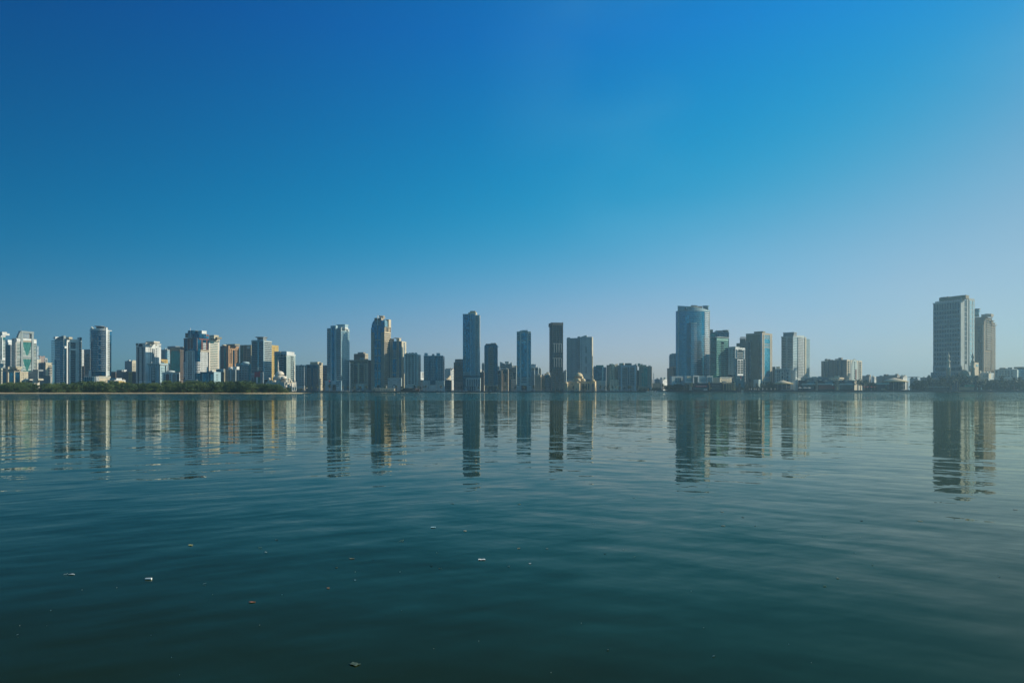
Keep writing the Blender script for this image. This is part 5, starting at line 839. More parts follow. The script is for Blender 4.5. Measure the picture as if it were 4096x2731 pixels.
for x, r, yt, yb_, yd, off in ((612, 108, 832, 908, 990, 16), (930, 112, 818, 905, 985, 8)):
    b.dome(x, r, yt, yb_, IVORY, 'half_dome', off); b.turn(x, [(r * 1.04, yb_ - 4), (r * 1.06, yb_ + 6), (r * .98, yb_ + 10), (r, yd)], IVORY, 'half_drum', off, 28)
    for k in range(9):
        a = R(195 + 150 * k / 8); c = math.cos(a) * r * .985; b.turn(x + c, [(7, yb_ + 16), (8, yb_ + 24), (8, yb_ + 56)], DARKG, 'drum_window', off - r * .985 * .0425 * abs(math.sin(a)), 6)
b.dome(776, 162, 624, 752, IVORY, 'main_dome', 16); b.turn(776, [(164, 748), (172, 756), (166, 762), (168, 806), (176, 810), (186, 822), (186, 970)], IVORY, 'main_drum', 16, 32)
for k in range(12):
    a = R(192 + 156 * k / 11); b.turn(776 + math.cos(a) * 167, [(7, 762), (10, 770), (10, 802)], DARKG, 'drum_window', 16 - 167 * .0425 * abs(math.sin(a)), 6)
b.turn(762, [(1, 580), (8, 600), (4, 612), (9, 624)], WHITE, 'finial', 14)
for x, r, yt, yb_, yd, off in ((802, 52, 890, 935, 968, 3), (1014, 30, 815, 846, 900, 12), (560, 24, 770, 795, 860, 26)): b.dome(x, r, yt, yb_, IVORY, 'turret_dome', off); b.turn(x, [(r * .95, yb_), (r * .9, yd)], IVORY, 'turret', off)
def minaret(b, x, prof, off, mat, base=None):
    m = b.turn(x, prof, mat, 'minaret', off, 16)
    return m
minaret(b, 708, [(1, 185), (6, 215), (20, 310), (22, 330), (20, 335), (20, 445), (32, 455), (32, 470), (24, 478), (25, 620), (26, 800), (28, 1000)], 26, IVORY)
minaret(b, 1338, [(1, 190), (6, 215), (20, 305), (22, 330), (20, 336), (20, 445), (34, 455), (34, 470), (25, 480), (26, 610), (40, 622), (40, 640), (31, 652), (33, 900), (48, 950), (50, 1060)], 7, IVORY)
b.end()
ZN = (2240, 1440, .0829)
b = B('mosque', 'cream stone mosque with one great dome, side domes and a tall slim minaret', ZN, 690, 945, 968, 1100, 1195, 22, MSTONE, cat='mosque', sh='the cream mosque', clutter=0)
q = b.sub(955, 1492, 1506, 1030, MSTONE, D=1205, name='prayer_hall'); arcade(q, 'F', [1070, 1146, 1265, 1388], 1128, 1440, 46); q.el('F', 955, 1495, 1026, 1036, CREAM, 'cornice', .5); q.el('F', 1470, 1500, 1000, None, CREAM, 'corner_pier', .8)
q = b.sub(385, 690, 700, 1040, MSTONE, D=1205, name='side_hall'); arcade(q, 'F', [408, 540, 606], 1128, 1175, 46, TAUPE); q.el('F', 385, 692, 1034, 1044, CREAM, 'cornice', .5)
q = b.sub(196, 364, 388, 1140, MSTONE, D=1196, name='corner_pavilion'); arcade(q, 'F', [260, 296, 330], 1150, 1185, 14); q.dome(298, 108, 1046, 1140, MSTONE, 'pavilion_dome', 6); q.turn(298, [(108, 1132), (114, 1138), (108, 1144)], CREAM, 'dome_rim', 6, 24)
q = b.sub(1506, 1686, 1746, 1015, MSTONE, D=1198, name='gate_house'); q.arch('F', 1528, 1670, 1125, None, TAUPE, 'gate_arch', .3); q.el('F', 1566, 1590, 1265, None, ROSE, 'gate_column', .8); q.el('F', 1606, 1628, 1265, None, ROSE, 'gate_column', .8); q.dome(1618, 76, 930, 1012, MSTONE, 'gate_dome', 6)
t = b.sub(684, 1070, 1128, 792, MSTONE, D=1216, name='dome_base'); t.el('F', 684, 1072, 826, 836, CREAM, 'cornice', .4); arcade(t, 'F', [716, 776, 836, 904, 968], 792, 826, 30, TAUPE, 'clerestory_window')
b.dome(904, 190, 612, 776, MSTONE, 'main_dome', 24); b.turn(904, [(196, 764), (204, 774), (196, 784), (192, 800)], CREAM, 'dome_rim', 24, 32); b.turn(904, [(2, 545), (7, 560), (3, 575), (14, 600), (30, 616)], MSTONE, 'finial', 24)
b.dome(880, 124, 868, 995, MSTONE, 'half_dome', 12); b.turn(880, [(126, 988), (132, 996), (126, 1004), (122, 1040)], CREAM, 'dome_rim', 12, 28)
b.dome(1130, 98, 880, 995, MSTONE, 'half_dome', 22); b.turn(1130, [(100, 988), (106, 996), (98, 1004), (96, 1040)], CREAM, 'dome_rim', 22, 28); b.dome(640, 70, 900, 995, MSTONE, 'half_dome', 24)
b.dome(845, 44, 1038, 1090, MSTONE, 'porch_dome', 3); b.turn(845, [(44, 1088), (42, 1110)], MSTONE, 'porch_drum', 3)
b.arch('F', 770, 850, 1330, None, CREAM, 'door_surround', .5); b.arch('F', 792, 832, 1358, None, TAUPE, 'door', .8)
for x in range(260, 640, 38): b.turn(x, [(4, 1008), (14, 1020), (14, 1042)], CREAM, 'roof_merlon', 10, 10)
b.turn(1570, [(1, 0 - 250), (8, -230), (4, -215), (16, -195), (26, -150), (20, -140), (20, 120), (20, 395), (34, 410), (34, 445), (26, 460), (26, 730), (42, 745), (42, 775), (30, 785), (32, 920), (36, 1030)], MSTONE, 'minaret', 8, 16)
b.end()
b = B('mosque', 'sandstone mosque with a ribbed dome and two ornate minarets before the hotel', Z9, 985, 1280, 1280, 1236, 1182, 12, SAND, cat='mosque', sh='the ribbed dome mosque', clutter=0, dep=10)
b.turn(1052, [(2, 1130), (14, 1136), (34, 1150), (52, 1172), (62, 1198), (64, 1212), (60, 1216)], KHAKI, 'ribbed_dome', 6, 28)
for k in range(9):
    a = R(190 + 160 * k / 8); m = MB(); ly = b.off.y + 6; lx = b.lx_at(1052, ly); kk = b.world(lx, ly)[1]; sc = b.Z[2] / FPX * kk
    prev = None
    for r_, y in ((4, 1130), (34, 1149), (53, 1172), (63, 1198), (65, 1212)):
        pt = (lx + math.cos(a) * r_ * sc * 1.02, ly + math.sin(a) * r_ * sc * 1.02, wz(b.Z[1] + y * b.Z[2], kk) - b.base)
        if prev: m.tube(prev, pt, .28, .28, 5)
        prev = pt
    b.put('dome_rib', m, SAND)
b.turn(1052, [(64, 1212), (66, 1220), (66, 1245)], SAND, 'dome_drum', 6, 28)
for k in range(9):
    a = R(195 + 150 * k / 8); b.turn(1052 + 66 * math.cos(a), [(3, 1216), (4, 1220), (4, 1234)], DARKG, 'drum_window', 6 - 66 * .123 * abs(math.sin(a)), 6)
b.dome(1122, 16, 1214, 1234, SAND, 'small_dome', -1); b.el('F', 985, 1264, 1232, 1242, SAND, 'cornice', .6); b.rows('F', 1130, 1260, 1215, 1236, 1, .9, SAND, 'parapet', .4)
for x, off in ((832, -3), (1180, 2)):
    dx = 0 if x == 832 else -4
    b.turn(x, [(1, 882 + dx), (5, 892 + dx), (3, 902 + dx), (9, 915 + dx), (14, 935), (20, 942), (20, 960), (13, 966), (12, 1004), (26, 1010), (26, 1024), (20, 1032), (22, 1100), (32, 1106), (32, 1124), (26, 1132), (28, 1250)], SAND, 'minaret', off, 8)
b.end()
# ================================================================ ground, water, quay, sand spit
def flat(name, pts, mat, z, kind='structure'):
    o = mesh_obj(name, [(x, y, z) for x, y in pts], [tuple(range(len(pts)))], mat); o['kind'] = kind; return o
EARTH = paint('city_ground', (.16, .14, .115), .95, .3, 0); ASPH = paint('asphalt', (.055, .055, .055), .9, .2, 0); PAVE = paint('promenade_paving', (.3, .28, .25), .85, .2, 0)
SANDM = paint('beach_sand', (.62, .46, .25), .95, .2, 0); WETS = paint('wet_sand', (.09, .075, .05), .5, .2, 0); STONE = paint('quay_stone', (.045, .045, .043), .9, .3, .2); GRASS = paint('lawn', (.055, .085, .025), .95, .3, 0)
SHORE = 1172.0
flat('ground', [(-1700, SHORE + 4), (1700, SHORE + 4), (1700, 1970), (-1700, 1970)], EARTH, LAND)
m = MB(); m.box(-1200, 262, SHORE, SHORE + 12, -2, LAND + .05); m.box(-1200, 262, SHORE - .6, SHORE, -2, .35); o = m.build('quay_wall', STONE); o['kind'] = 'structure'
flat('promenade', [(-1200, SHORE + .5), (262, SHORE + .5), (262, SHORE + 11), (-1200, SHORE + 11)], PAVE, LAND + .06)
flat('road', [(-1200, SHORE + 13), (262, SHORE + 13), (262, SHORE + 27), (-1200, SHORE + 27)], ASPH, LAND + .02)
DK = 2.75
m = MB(); m.box(262, 1300, SHORE - 6, SHORE + 90, -2, DK); m.box(262, 1300, SHORE - 7.2, SHORE - 6, -2, .7); o = m.build('quay_terrace', STONE); o['kind'] = 'structure'
flat('terrace_paving', [(262.3, SHORE - 5.8), (1300, SHORE - 5.8), (1300, SHORE + 90), (262.3, SHORE + 90)], PAVE, DK + .01)
flat('lawn', [(690, SHORE - 3), (1200, SHORE - 3), (1200, SHORE + 14), (690, SHORE + 14)], GRASS, DK + .03)
# sand spit: a low wedge of sand whose front edge is nearest at the left
m = MB(); n = 60; rows_ = [(-1.0, -.5), (0, .05), (6, .4), (16, .7), (40, .85), (90, .85), (102, -.5)]
vs = []
for i in range(n + 1):
    t = i / n; x = -640 + t * 452; tip = max(0, (t - .9) / .1); y0 = 588 + 5 * math.sin(t * 9) + 2 * math.sin(t * 31) + tip * tip * 22
    for dy, z in rows_: vs.append((x + rnd.uniform(-.4, .4), y0 + dy * (1 - tip * .6), z * (1 - tip * .5) if z > .1 else z))
k = len(rows_); fs = [(i * k + j, (i + 1) * k + j, (i + 1) * k + j + 1, i * k + j + 1) for i in range(n) for j in range(k - 1)]
o = mesh_obj('beach', vs, fs, SANDM, smooth=True); o['kind'] = 'structure'
vs, fs = [], []
for i in range(n + 1):
    t = i / n * .9; x = -640 + t * 452; tip = max(0, (t - .9) / .1); y0 = 588 + 5 * math.sin(t * 9) + 2 * math.sin(t * 31) + tip * tip * 22
    vs += [(x, y0 - 1.4, -.1), (x, y0 - .2, .12), (x, y0 + 1.6, .24)]
for i in range(n): fs += [(3 * i + j, 3 * i + 3 + j, 3 * i + 4 + j, 3 * i + 1 + j) for j in (0, 1)]
o = mesh_obj('wet_beach_edge', vs, fs, WETS); o['kind'] = 'structure'
# ================================================================ waterside: pavilions, plants, cars, boats
DQ = SHORE - 1.0
class T:
    """small things given in photo pixels at a distance"""
    def __init__(s, name, label, cat, px, D, base, group=None):
        s.D, s.base, s.x = D, base, wx(px, D); s.root = empty(name, (s.x, D, base)); tag(s.root, label, cat, group)
    def bx(s, name, pa, pb, ya, yb, mat, y0=0, y1=4, parent=None):
        a, b = wx(pa, s.D) - s.x, wx(pb, s.D) - s.x; z1 = wz(ya, s.D) - s.base; z0 = wz(yb, s.D) - s.base if yb is not None else 0
        m = MB(); m.box(a, b, y0, y1, z0, z1); return m.build(name, mat, parent or s.root)
    def lat(s, name, pc, prof, mat, y=0, n=16, smooth=True):
        m = MB(); k = s.D / FPX; c = wx(pc, s.D) - s.x
        m.lathe([(r * k, wz(yy, s.D) - s.base) for r, yy in reversed(prof)], n, (c, y)); return m.build(name, mat, s.root, smooth)
    def let(s, pa, pb, ya, yb, mat, n=10, y=-.25, name='lettering'):
        r = random.Random(n); m = MB(); a, b = wx(pa, s.D) - s.x, wx(pb, s.D) - s.x; w = (b - a) / n; z1, z0 = wz(ya, s.D) - s.base, wz(yb, s.D) - s.base
        for i in range(n):
            m.box(a + i * w, a + i * w + w * .25, y, y + .2, z0, z0 + (z1 - z0) * r.choice([.7, 1])); m.box(a + i * w + w * .25, a + i * w + w * .75, y + .02, y + .2, z0 + (z1 - z0) * r.choice([0, .5]), z0 + (z1 - z0) * .62)
        m.build(name, mat, s.root)
GLD = paint('gold_stone', (.62, .46, .2)); NAVY = paint('dark_navy_cladding', (.03, .035, .045)); DKW = paint('dark_wood_cladding', (.05, .04, .035))  # gold is the stone's own even tone
t = T('pergola', 'open dark pergola with slim posts and a gold latticed tower', 'pergola', 2735, 1178, DK); LMS.append((2752, 'the pergola with the gold tower'))
t.bx('roof_beam', 2735, 2772, 1530.6, 1533, TAUPE, 0, 10)
for p in (2736, 2747, 2759): t.bx('post', p, p + 1.3, 1533, None, BEIGE, .2, 1)
t.bx('back_wall', 2738, 2760, 1538, None, NAVY, 7, 8); q = t.bx('gold_tower', 2762.5, 2770, 1530, 1546.5, GLD, -1.6, 2)
for p in (2763.4, 2766, 2768.4): t.bx('lattice_bar', p, p + .9, 1534, 1546, BROWN, -1.75, -1.6, q)
t.bx('tower_leg', 2763, 2764.4, 1546.5, None, GLD, -1.4, -.6); t.end = 0
t = T('restaurant', 'dark waterside restaurant with a red sign band above its terrace', 'restaurant', 2772, 1182, DK); LMS.append((2803, 'the restaurant with the red sign'))
t.bx('wall', 2772, 2834, 1534, None, NAVY, 0, 12); t.bx('roof', 2770, 2836, 1532.4, 1534, DKW, -1, 13); t.bx('sign_band', 2783, 2827, 1541, 1547, RED, -.5, -.05); t.let(2786, 2824, 1542, 1545, OFFW, 14, -.7)
t.bx('terrace_glass', 2776, 2832, 1550, 1558, DARKG, -.3, -.05)
for a in (2793, 2808): t.bx('roof_unit', a, a + 8, 1527.5, 1532.4, OFFW, 3, 6)
t.bx('counter', 2814, 2828, 1556.5, 1559.5, WHITE, -2, -1)
t = T('sign_tower', 'orange stone sign tower between the two dark restaurants', 'sign', 2838, 1180, DK); t.bx('pylon', 2834, 2840, 1526, 1538.5, ORANGE, 0, 3); t.bx('leg', 2838.4, 2841, 1538.5, None, ORANGE, .2, 2.4); t.bx('foot', 2839, 2846, 1551, 1554, GLD, -.4, 2)
t = T('restaurant', 'low dark restaurant with gray lettering and roof boxes', 'restaurant', 2844, 1182, DK); LMS.append((2864, 'the low dark restaurant'))
t.bx('wall', 2844, 2887, 1533, None, NAVY, 0, 12); t.bx('roof', 2842, 2889, 1531.6, 1533, DKW, -1, 13); t.let(2848, 2882, 1540, 1543, GRAY, 14); t.bx('terrace_glass', 2846, 2885, 1548, 1558, DARKG, -.3, -.05)
t.bx('roof_box', 2851, 2857, 1525, 1533, SAND, 2, 5); t.bx('roof_box', 2867, 2872, 1529.6, 1533, SAND, 3, 6)
t = T('colonnade', 'tall dark colonnade hall with gold columns and end tower', 'pavilion', 2889, 1180, DK); LMS.append((2915, 'the gold columned hall'))
t.bx('wall', 2891, 2932, 1533, None, NAVY, 3, 12); t.bx('roof', 2887, 2934, 1528.5, 1532, TAN, -.5, 13); t.bx('roof_light', 2893, 2907, 1525.5, 1528.5, IVORY, 3, 8)
for p in (2893, 2905, 2912, 2919, 2925, 2930): t.bx('column', p, p + 1.4, 1532, None, GLD, 0, .8)
q = t.bx('end_tower', 2934.5, 2941, 1529, None, GLD, -1, 3)
for p in (2935.3, 2937.2, 2939.2): t.bx('lattice_bar', p, p + .8, 1534, 1557, BROWN, -1.15, -1, q)
t = T('floating_box', 'black floating box moored against the quay corner', 'barge', 2956, SHORE - 11, 0); t.bx('hull', 2948, 2964.5, 1562, 1567.2, BLACKP, 0, 5); t.bx('deck_house', 2949, 2963.5, 1558.6, 1562, NAVY, .3, 4.6); t.lat('lamp', 2953, [(.3, 1557), (.7, 1557.8), (.3, 1558.6)], WHITE, 1); t.lat('lamp', 2958, [(.3, 1557), (.7, 1557.8), (.3, 1558.6)], WHITE, 1)
t = T('steps_block', 'pale stone landing steps beside the black floating box', 'steps', 2970, SHORE - 12, 0); t.bx('step', 2965, 2974.5, 1558.6, 1563, BEIGE, 2, 5); t.bx('step', 2965, 2974.5, 1563, 1567.2, GRAY, 0, 2)
used = set()
LPS = ['in front of the gray brown tower with the glass shaft', 'under the palms left of the beige cyan tower', 'below the beige tower with the cyan glass front', 'just right of the cyan tower entrance', 'left of the round pavilion']
for i, p in enumerate((2997, 3005, 3017, 3024, 3035, 3051, 3067, 3084, 3100)):
    t = T('folded_parasol', 'cream folded parasol glowing in the sun, ' + ('first', 'second', 'third', 'fourth', 'fifth', 'sixth', 'seventh', 'eighth', 'ninth')[i] + ' in the quay row from the black box', 'parasol', p, 1169, DK, 'folded cream parasols on the quay')
    w = 1.0 + (i % 3) * .35; t.lat('canopy', p, [(.3, 1552.2), (w, 1553), (w * 1.2, 1555), (w * .75, 1558.5), (.3, 1559.3)], IVORY if i % 2 else SAND); t.lat('pole', p, [(.18, 1559), (.18, 1560)], STEEL)
def round_hut(px, r, yap, yeave, D, label, nm, cols_):
    t = T('round_pavilion', label, 'pavilion', px, D, DK); LMS.append((px, nm)); k = D / FPX
    t.lat('roof', px, [(.6, yap), (r * .16, yap + 2.2), (r * .42, yap + 5.6), (r * .78, yeave - 3.2), (r * .8, yeave - 1.4)], SAND, r * k, 28)
    t.lat('eave', px, [(r * .8, yeave - 1.6), (r, yeave), (r, yeave + 2), (r * .8, yeave + 2.6)], GLD, r * k, 28); t.lat('wall', px, [(r * .74, yeave + 2), (r * .74, 1557)], NAVY, r * k, 28)
    for i in range(cols_):
        a = R(192 + 156 * i / (cols_ - 1)); m = MB(); m.tube((math.cos(a) * r * k * .93, r * k + math.sin(a) * r * k * .93, 0), (math.cos(a) * r * k * .93, r * k + math.sin(a) * r * k * .93, wz(yeave + 1, D) - DK), .35, .35, 8); m.build('column', BEIGE, t.root)
    m = MB(); m.lathe([(r * k * 1.02, 0), (r * k * 1.02, .9)], 28, (0, r * k)); m.build('railing', NAVY, t.root)
round_hut(3147, 40, 1519.5, 1533, 1172, 'round waterside pavilion with a shallow cream cone roof and dark glass', 'the smaller round pavilion', 7)
round_hut(3607, 51, 1509.5, 1524.5, 1170, 'large round pavilion with a broad cream cone roof and gold eave', 'the large round pavilion', 8)
def modern(pa, pb, ytop, D, label, nm, red=False):
    t = T('restaurant', label, 'restaurant', pa, D, DK); LMS.append(((pa + pb) / 2, nm)); w = pb - pa
    t.bx('wall', pa, pb, ytop, None, NAVY, 2, 14); t.bx('roof_slab', pa + w * .3, pb + 1, ytop + 2.5, ytop + 5.5, MGRAY, -1, 15); t.bx('upper_glass', pa + w * .4, pb - 3, ytop + 6.5, ytop + 13, DBLUEG, 1.6, 2.1)
    t.bx('terrace_slab', pa - 2, pb + 1, ytop + 15.5, ytop + 19, GRAY, -1.4, 2.2); t.bx('balustrade', pa, pb, ytop + 13.5, ytop + 15.5, PANEG, -1.3, -1.1)
    t.bx('ground_glass', pa + 3, pb - 4, ytop + 20, 1557, RUST if red else DARKG, 1.5, 2.2)
    for f, yy in ((.04, 0), (.36, 2), (.84, 3.5)): t.bx('pale_fascia', pa + w * f, pa + w * f + w * .13, ytop - 1 + yy, ytop + 2 + yy, IVORY, -1.6, -.9)  # ivory fascia pieces in plain pale paint
    return t
modern(3206, 3266, 1520, 1178, 'dark two storey waterside restaurant with white awnings below', 'the dark restaurant with white awnings')
t = modern(3273, 3343, 1519.5, 1180, 'dark two storey restaurant with a red shopfront and white arch', 'the restaurant with the red shopfront', True)
t.lat('red_lantern', 3333.5, [(.4, 1545.5), (2, 1547.5), (2.2, 1550), (1.5, 1553), (.4, 1554)], RED, -1); t.bx('white_arch', 3326, 3331, 1535, 1541, WHITE, -2, -1.5); t.bx('white_arch', 3338, 3342, 1537, 1541, WHITE, -2, -1.5)
modern(3356, 3420, 1520, 1180, 'dark restaurant with a pale terrace band at the palm grove', 'the dark restaurant by the palm grove')
for p, q, lab in ((3265, 3270, 'slim tan stone fin wall between two dark restaurants'), (3344, 3357, 'broad tan stone fin wall with a small arched niche')):
    t = T('fin_wall', lab, 'wall', p, 1176, DK); t.bx('wall', p, q, 1522, None, TAN, -1, 6)
    if q - p > 8: t.bx('notch', q - 4, q + .4, 1529, 1534, NAVY, -1.1, 6.1); t.bx('niche', p + 3, p + 6, 1546, None, GLD, -1.3, -1.0); t.bx('niche', p + 2.4, p + 6.6, 1545, 1546.4, TAUPE, -1.5, -1.0)
def parasol(px, y, r, D, mat, label, group, rise=2.6, flat_=False):
    t = T('parasol', label, 'parasol', px, D, DK, group); t.lat('canopy', px, [(.2, y - rise), (r * .5, y - rise * .55), (r, y), (r * .98, y + .6), (r * .3, y - rise * .3)], mat, 0, 10, False); t.lat('pole', px, [(.22, y - 1), (.22, wz(0, D) * 0 + HY - (DK - CH) * FPX / D)], STEEL)
for i, p in enumerate((3199, 3219, 3236)): parasol(p, 1551, 8, 1170, WHITE, 'white awning parasol before the dark restaurant, ' + ('nearest the smaller round pavilion', 'middle one', 'nearest the slim tan fin')[i], 'white parasols before the dark restaurant')
for i, p in enumerate((3457, 3470, 3485, 3499)): parasol(p, 1547, 4.6 if i < 3 else 3, 1172, paint('red_canvas', (.55, .09, .06)), 'red cafe parasol among the palms, ' + ('first from the palm grove', 'second from the palm grove', 'third, above a hedge', 'small one nearest the green kiosk')[i], 'red parasols in the palm garden')
for i, p in enumerate((3938, 4002, 4081)): parasol(p, 1533.6, 7, 1185, WHITE, 'white flat parasol in the garden, ' + ('behind the seahorse sculptures', 'midway to the big trunked palm', 'right of the big trunked palm')[i], 'white garden parasols', 2.2)
t = T('kiosk', 'long low kiosk with a pale green roof beside the large round pavilion', 'kiosk', 3503, 1178, DK); LMS.append((3528, 'the pale green roofed kiosk')); t.bx('roof', 3503, 3556, 1531, 1536, paint('pale_green_roof', (.25, .42, .36)), -1, 8); t.bx('wall', 3505, 3555, 1537.5, None, NAVY, 0, 7); t.bx('eave', 3502.5, 3556.5, 1536, 1537.5, AQUA, -1.3, 8.2); t.bx('counter', 3525, 3548, 1552, None, TAN, -.6, -.1)
t = T('thatched_roof', 'dark brown thatched hall roof behind the large round pavilion', 'hall', 3570, 1205, DK); m = MB(); k = 1205 / FPX; a, c = wx(3545, 1205) - t.x, wx(3605, 1205) - t.x; m.prism([(a, 0), (c, 0), (c, 14), (a, 14)], wz(1530, 1205) - DK, 0, [wz(1519, 1205) - DK, wz(1509, 1205) - DK, wz(1509, 1205) - DK, wz(1519, 1205) - DK]); m.build('roof', BROWN, t.root); t.bx('wall', 3548, 3604, 1529, None, DKW, 1, 13)
t = T('container_row', 'low dark green panelled storage row under the trees', 'shed', 3698, 1176, DK); LMS.append((3750, 'the dark green storage row')); t.bx('roof', 3697, 3798, 1546, 1547.2, PBLUE, -.3, 5)
for i in range(9): t.bx('panel', 3698.6 + i * 11, 3708.6 + i * 11, 1547.2, None, paint('green_panel', (.02, .05, .045)), 0, 4.5)
t = T('timber_post', 'thick dark brown timber mooring post on the lawn', 'post', 3805, 1170, DK); t.bx('shaft', 3803.6, 3806.8, 1541, None, WOOD, 0, 1.2); t.bx('cap', 3803.2, 3807.2, 1540, 1541, BROWN, -.15, 1.35)
t = T('timber_fence', 'tan vertical board fence on the quay lawn', 'fence', 3836, 1173, DK); LMS.append((3866, 'the tan board fence'))
for i in range(11): t.bx('board', 3836 + i * 5.6, 3841 + i * 5.6, 1547.3 + (i % 3) * .25, None, PLANK, 0, .3)
t.bx('rail', 3836, 3898, 1550, 1551, TAN, .3, .5)
t = T('banner', 'green banner hoarding with pale swoosh marks above the board fence', 'banner', 3878, 1175, DK); t.bx('panel', 3858, 3898, 1538.5, 1547, paint('green_banner', (.03, .22, .12)), 0, .3); t.let(3861, 3866, 1542, 1545, AQUA, 2, -.15); t.bx('swoosh', 3877, 3884, 1541, 1542.2, AQUA, -.15, -.02); t.bx('swoosh', 3876, 3878, 1542.2, 1545, AQUA, -.15, -.02)
for p in (3860, 3896): t.bx('post', p, p + .9, 1547, None, STEEL, .05, .3)
for i, p in enumerate((3910, 3925)):
    s = 1 if i == 0 else -1
    t = T('seahorse_sculpture', ('pale turquoise seahorse sculpture nearer the board fence', 'pale turquoise seahorse sculpture nearer the garden hedge')[i], 'sculpture', p, 1170, DK, 'seahorse sculptures on the quay')
    m = MB(); pr = [(0, 0, .3), (.25, .7, .4), (.1, 1.6, .5), (-.35, 2.5, .62), (-.3, 3.4, .6), (.1, 4.1, .45), (.5, 4.7, .5)]
    for (x0, z0, r0), (x1, z1, r1) in zip(pr, pr[1:]): m.tube((x0 * s, 0, z0), (x1 * s, 0, z1), r0, r1, 8)
    m.tube((.5 * s, 0, 4.6), (-.6 * s, 0, 4.3), .3, .12, 8); m.build('body', paint('turquoise_glaze', (.3, .5, .47)), t.root, True); m = MB(); m.box(-.8, .8, -.8, .8, 0, .25); m.build('plinth', STONE, t.root)
def leafblob(r_, n, L, seed, mesh_name, mat, cl=None):
    r = random.Random(seed); v, f = [], []
    for cx, cy, cz, cr in r_:
        for _ in range(n):
            d = Vector((r.gauss(0, 1), r.gauss(0, 1), r.gauss(0, 1))); d.normalize(); d *= cr * (r.random() ** .35)
            c = Vector((cx, cy, cz)) + Vector((d.x, d.y, d.z * .8)); a = Vector((r.gauss(0, 1), r.gauss(0, 1), r.gauss(0, .7))).normalized(); b_ = a.orthogonal().normalized()
            b_ = (b_ * math.cos(q_ := r.uniform(0, 6.28)) + a.cross(b_) * math.sin(q_)); l = L * r.uniform(.6, 1.3); k = len(v)
            v += [tuple(c - a * l), tuple(c + b_ * l * .45), tuple(c + a * l), tuple(c - b_ * l * .45)]; f.append((k, k + 1, k + 2, k + 3))
    me = bpy.data.meshes.new(mesh_name); me.from_pydata(v, [], f); me.materials.append(mat); return me
def bush_tree(seed, h, w, mat):
    """broad crown carried low on forked stems"""
    r = random.Random(seed); cl = []
    for _ in range(40):
        a = r.uniform(0, 6.28); t = r.random() ** .5; z = r.random()
        rad = w / 2 * t * (1 - .55 * max(0, z - .35)) ; cl.append((math.cos(a) * rad, math.sin(a) * rad, h * (.08 + .8 * z), r.uniform(.09, .17) * w))
    cl += [(r.uniform(-.1, .1) * w, r.uniform(-.1, .1) * w, h * .9, .1 * w), (r.uniform(-.25, .25) * w, 0, h * .86, .09 * w)]
    crown_ = leafblob(cl, 60, .42, seed, 'crown', mat); m = MB()
    for k in range(4):
        a = 6.28 * k / 4 + r.uniform(0, 1); p1 = (math.cos(a) * .5, math.sin(a) * .5, h * .22); p2 = (math.cos(a) * w * .22, math.sin(a) * w * .22, h * .55); m.tube((math.cos(a) * .15, math.sin(a) * .15, -.3), p1, .26, .18); m.tube(p1, p2, .18, .07)
    me = bpy.data.meshes.new('trunk'); me.from_pydata(m.v, [], m.f); me.materials.append(BARK); return crown_, me
def plant(name, label, cat, group, meshes, x, y, z, s, rot, sz=None):
    e = empty(name, (x, y, z), rot); e.scale = (s, s, sz or s); tag(e, label, cat, group)
    for me in meshes: link(bpy.data.objects.new(me.name, me), e)
    return e
VAR = [bush_tree(40 + i, 10, 13, LEAF) for i in range(6)]
prof = [(-60, 1533), (0, 1535), (35, 1526), (75, 1527), (110, 1532), (150, 1531), (200, 1533), (260, 1532), (310, 1527), (360, 1525), (410, 1524), (440, 1526), (480, 1528), (530, 1533), (600, 1533), (640, 1530), (680, 1523), (720, 1525), (760, 1521), (800, 1525), (860, 1525), (900, 1527), (930, 1526), (960, 1520), (1000, 1526), (1050, 1531), (1100, 1536), (1130, 1543), (1152, 1552), (1175, 1560)]
def prof_at(p):
    for (a, ya), (c, yc) in zip(prof, prof[1:]):
        if a <= p <= c: return ya + (yc - ya) * (p - a) / (c - a)
    return 1535
for row, (D, step, f) in enumerate(((610, 34, .82), (632, 31, 1.0), (662, 33, 1.0))):
    used = set(); p = -25 + row * 11
    while p < (1150 if row < 2 else 1100):
        lm = landmark(p, used, 60); top = prof_at(p); h = (wz(top, D) - 1.0) * f * rnd.uniform(.93, 1.06)
        ph = ('low mangrove at the sand edge', 'mangrove amid the spit wood', 'tall mangrove at the back')[row]
        lab = f'{ph}, before {lm}' if lm else ph
        w = min(1.0, max(.5, h / 9.0)); plant('mangrove_tree', lab if len(lab.split()) <= 16 else ' '.join(lab.split()[:16]), 'tree', 'mangrove trees on the sand spit', VAR[rnd.randrange(6)], wx(p, D), D + rnd.uniform(-5, 5), .65, h / 10 * rnd.uniform(.9, 1.05) * (1.2 if h > 7 else 1.3), rnd.uniform(0, 6.28), h / 10 * 1.06)
        p += step * rnd.uniform(.75, 1.25) * (1 if p < 1080 else .6)
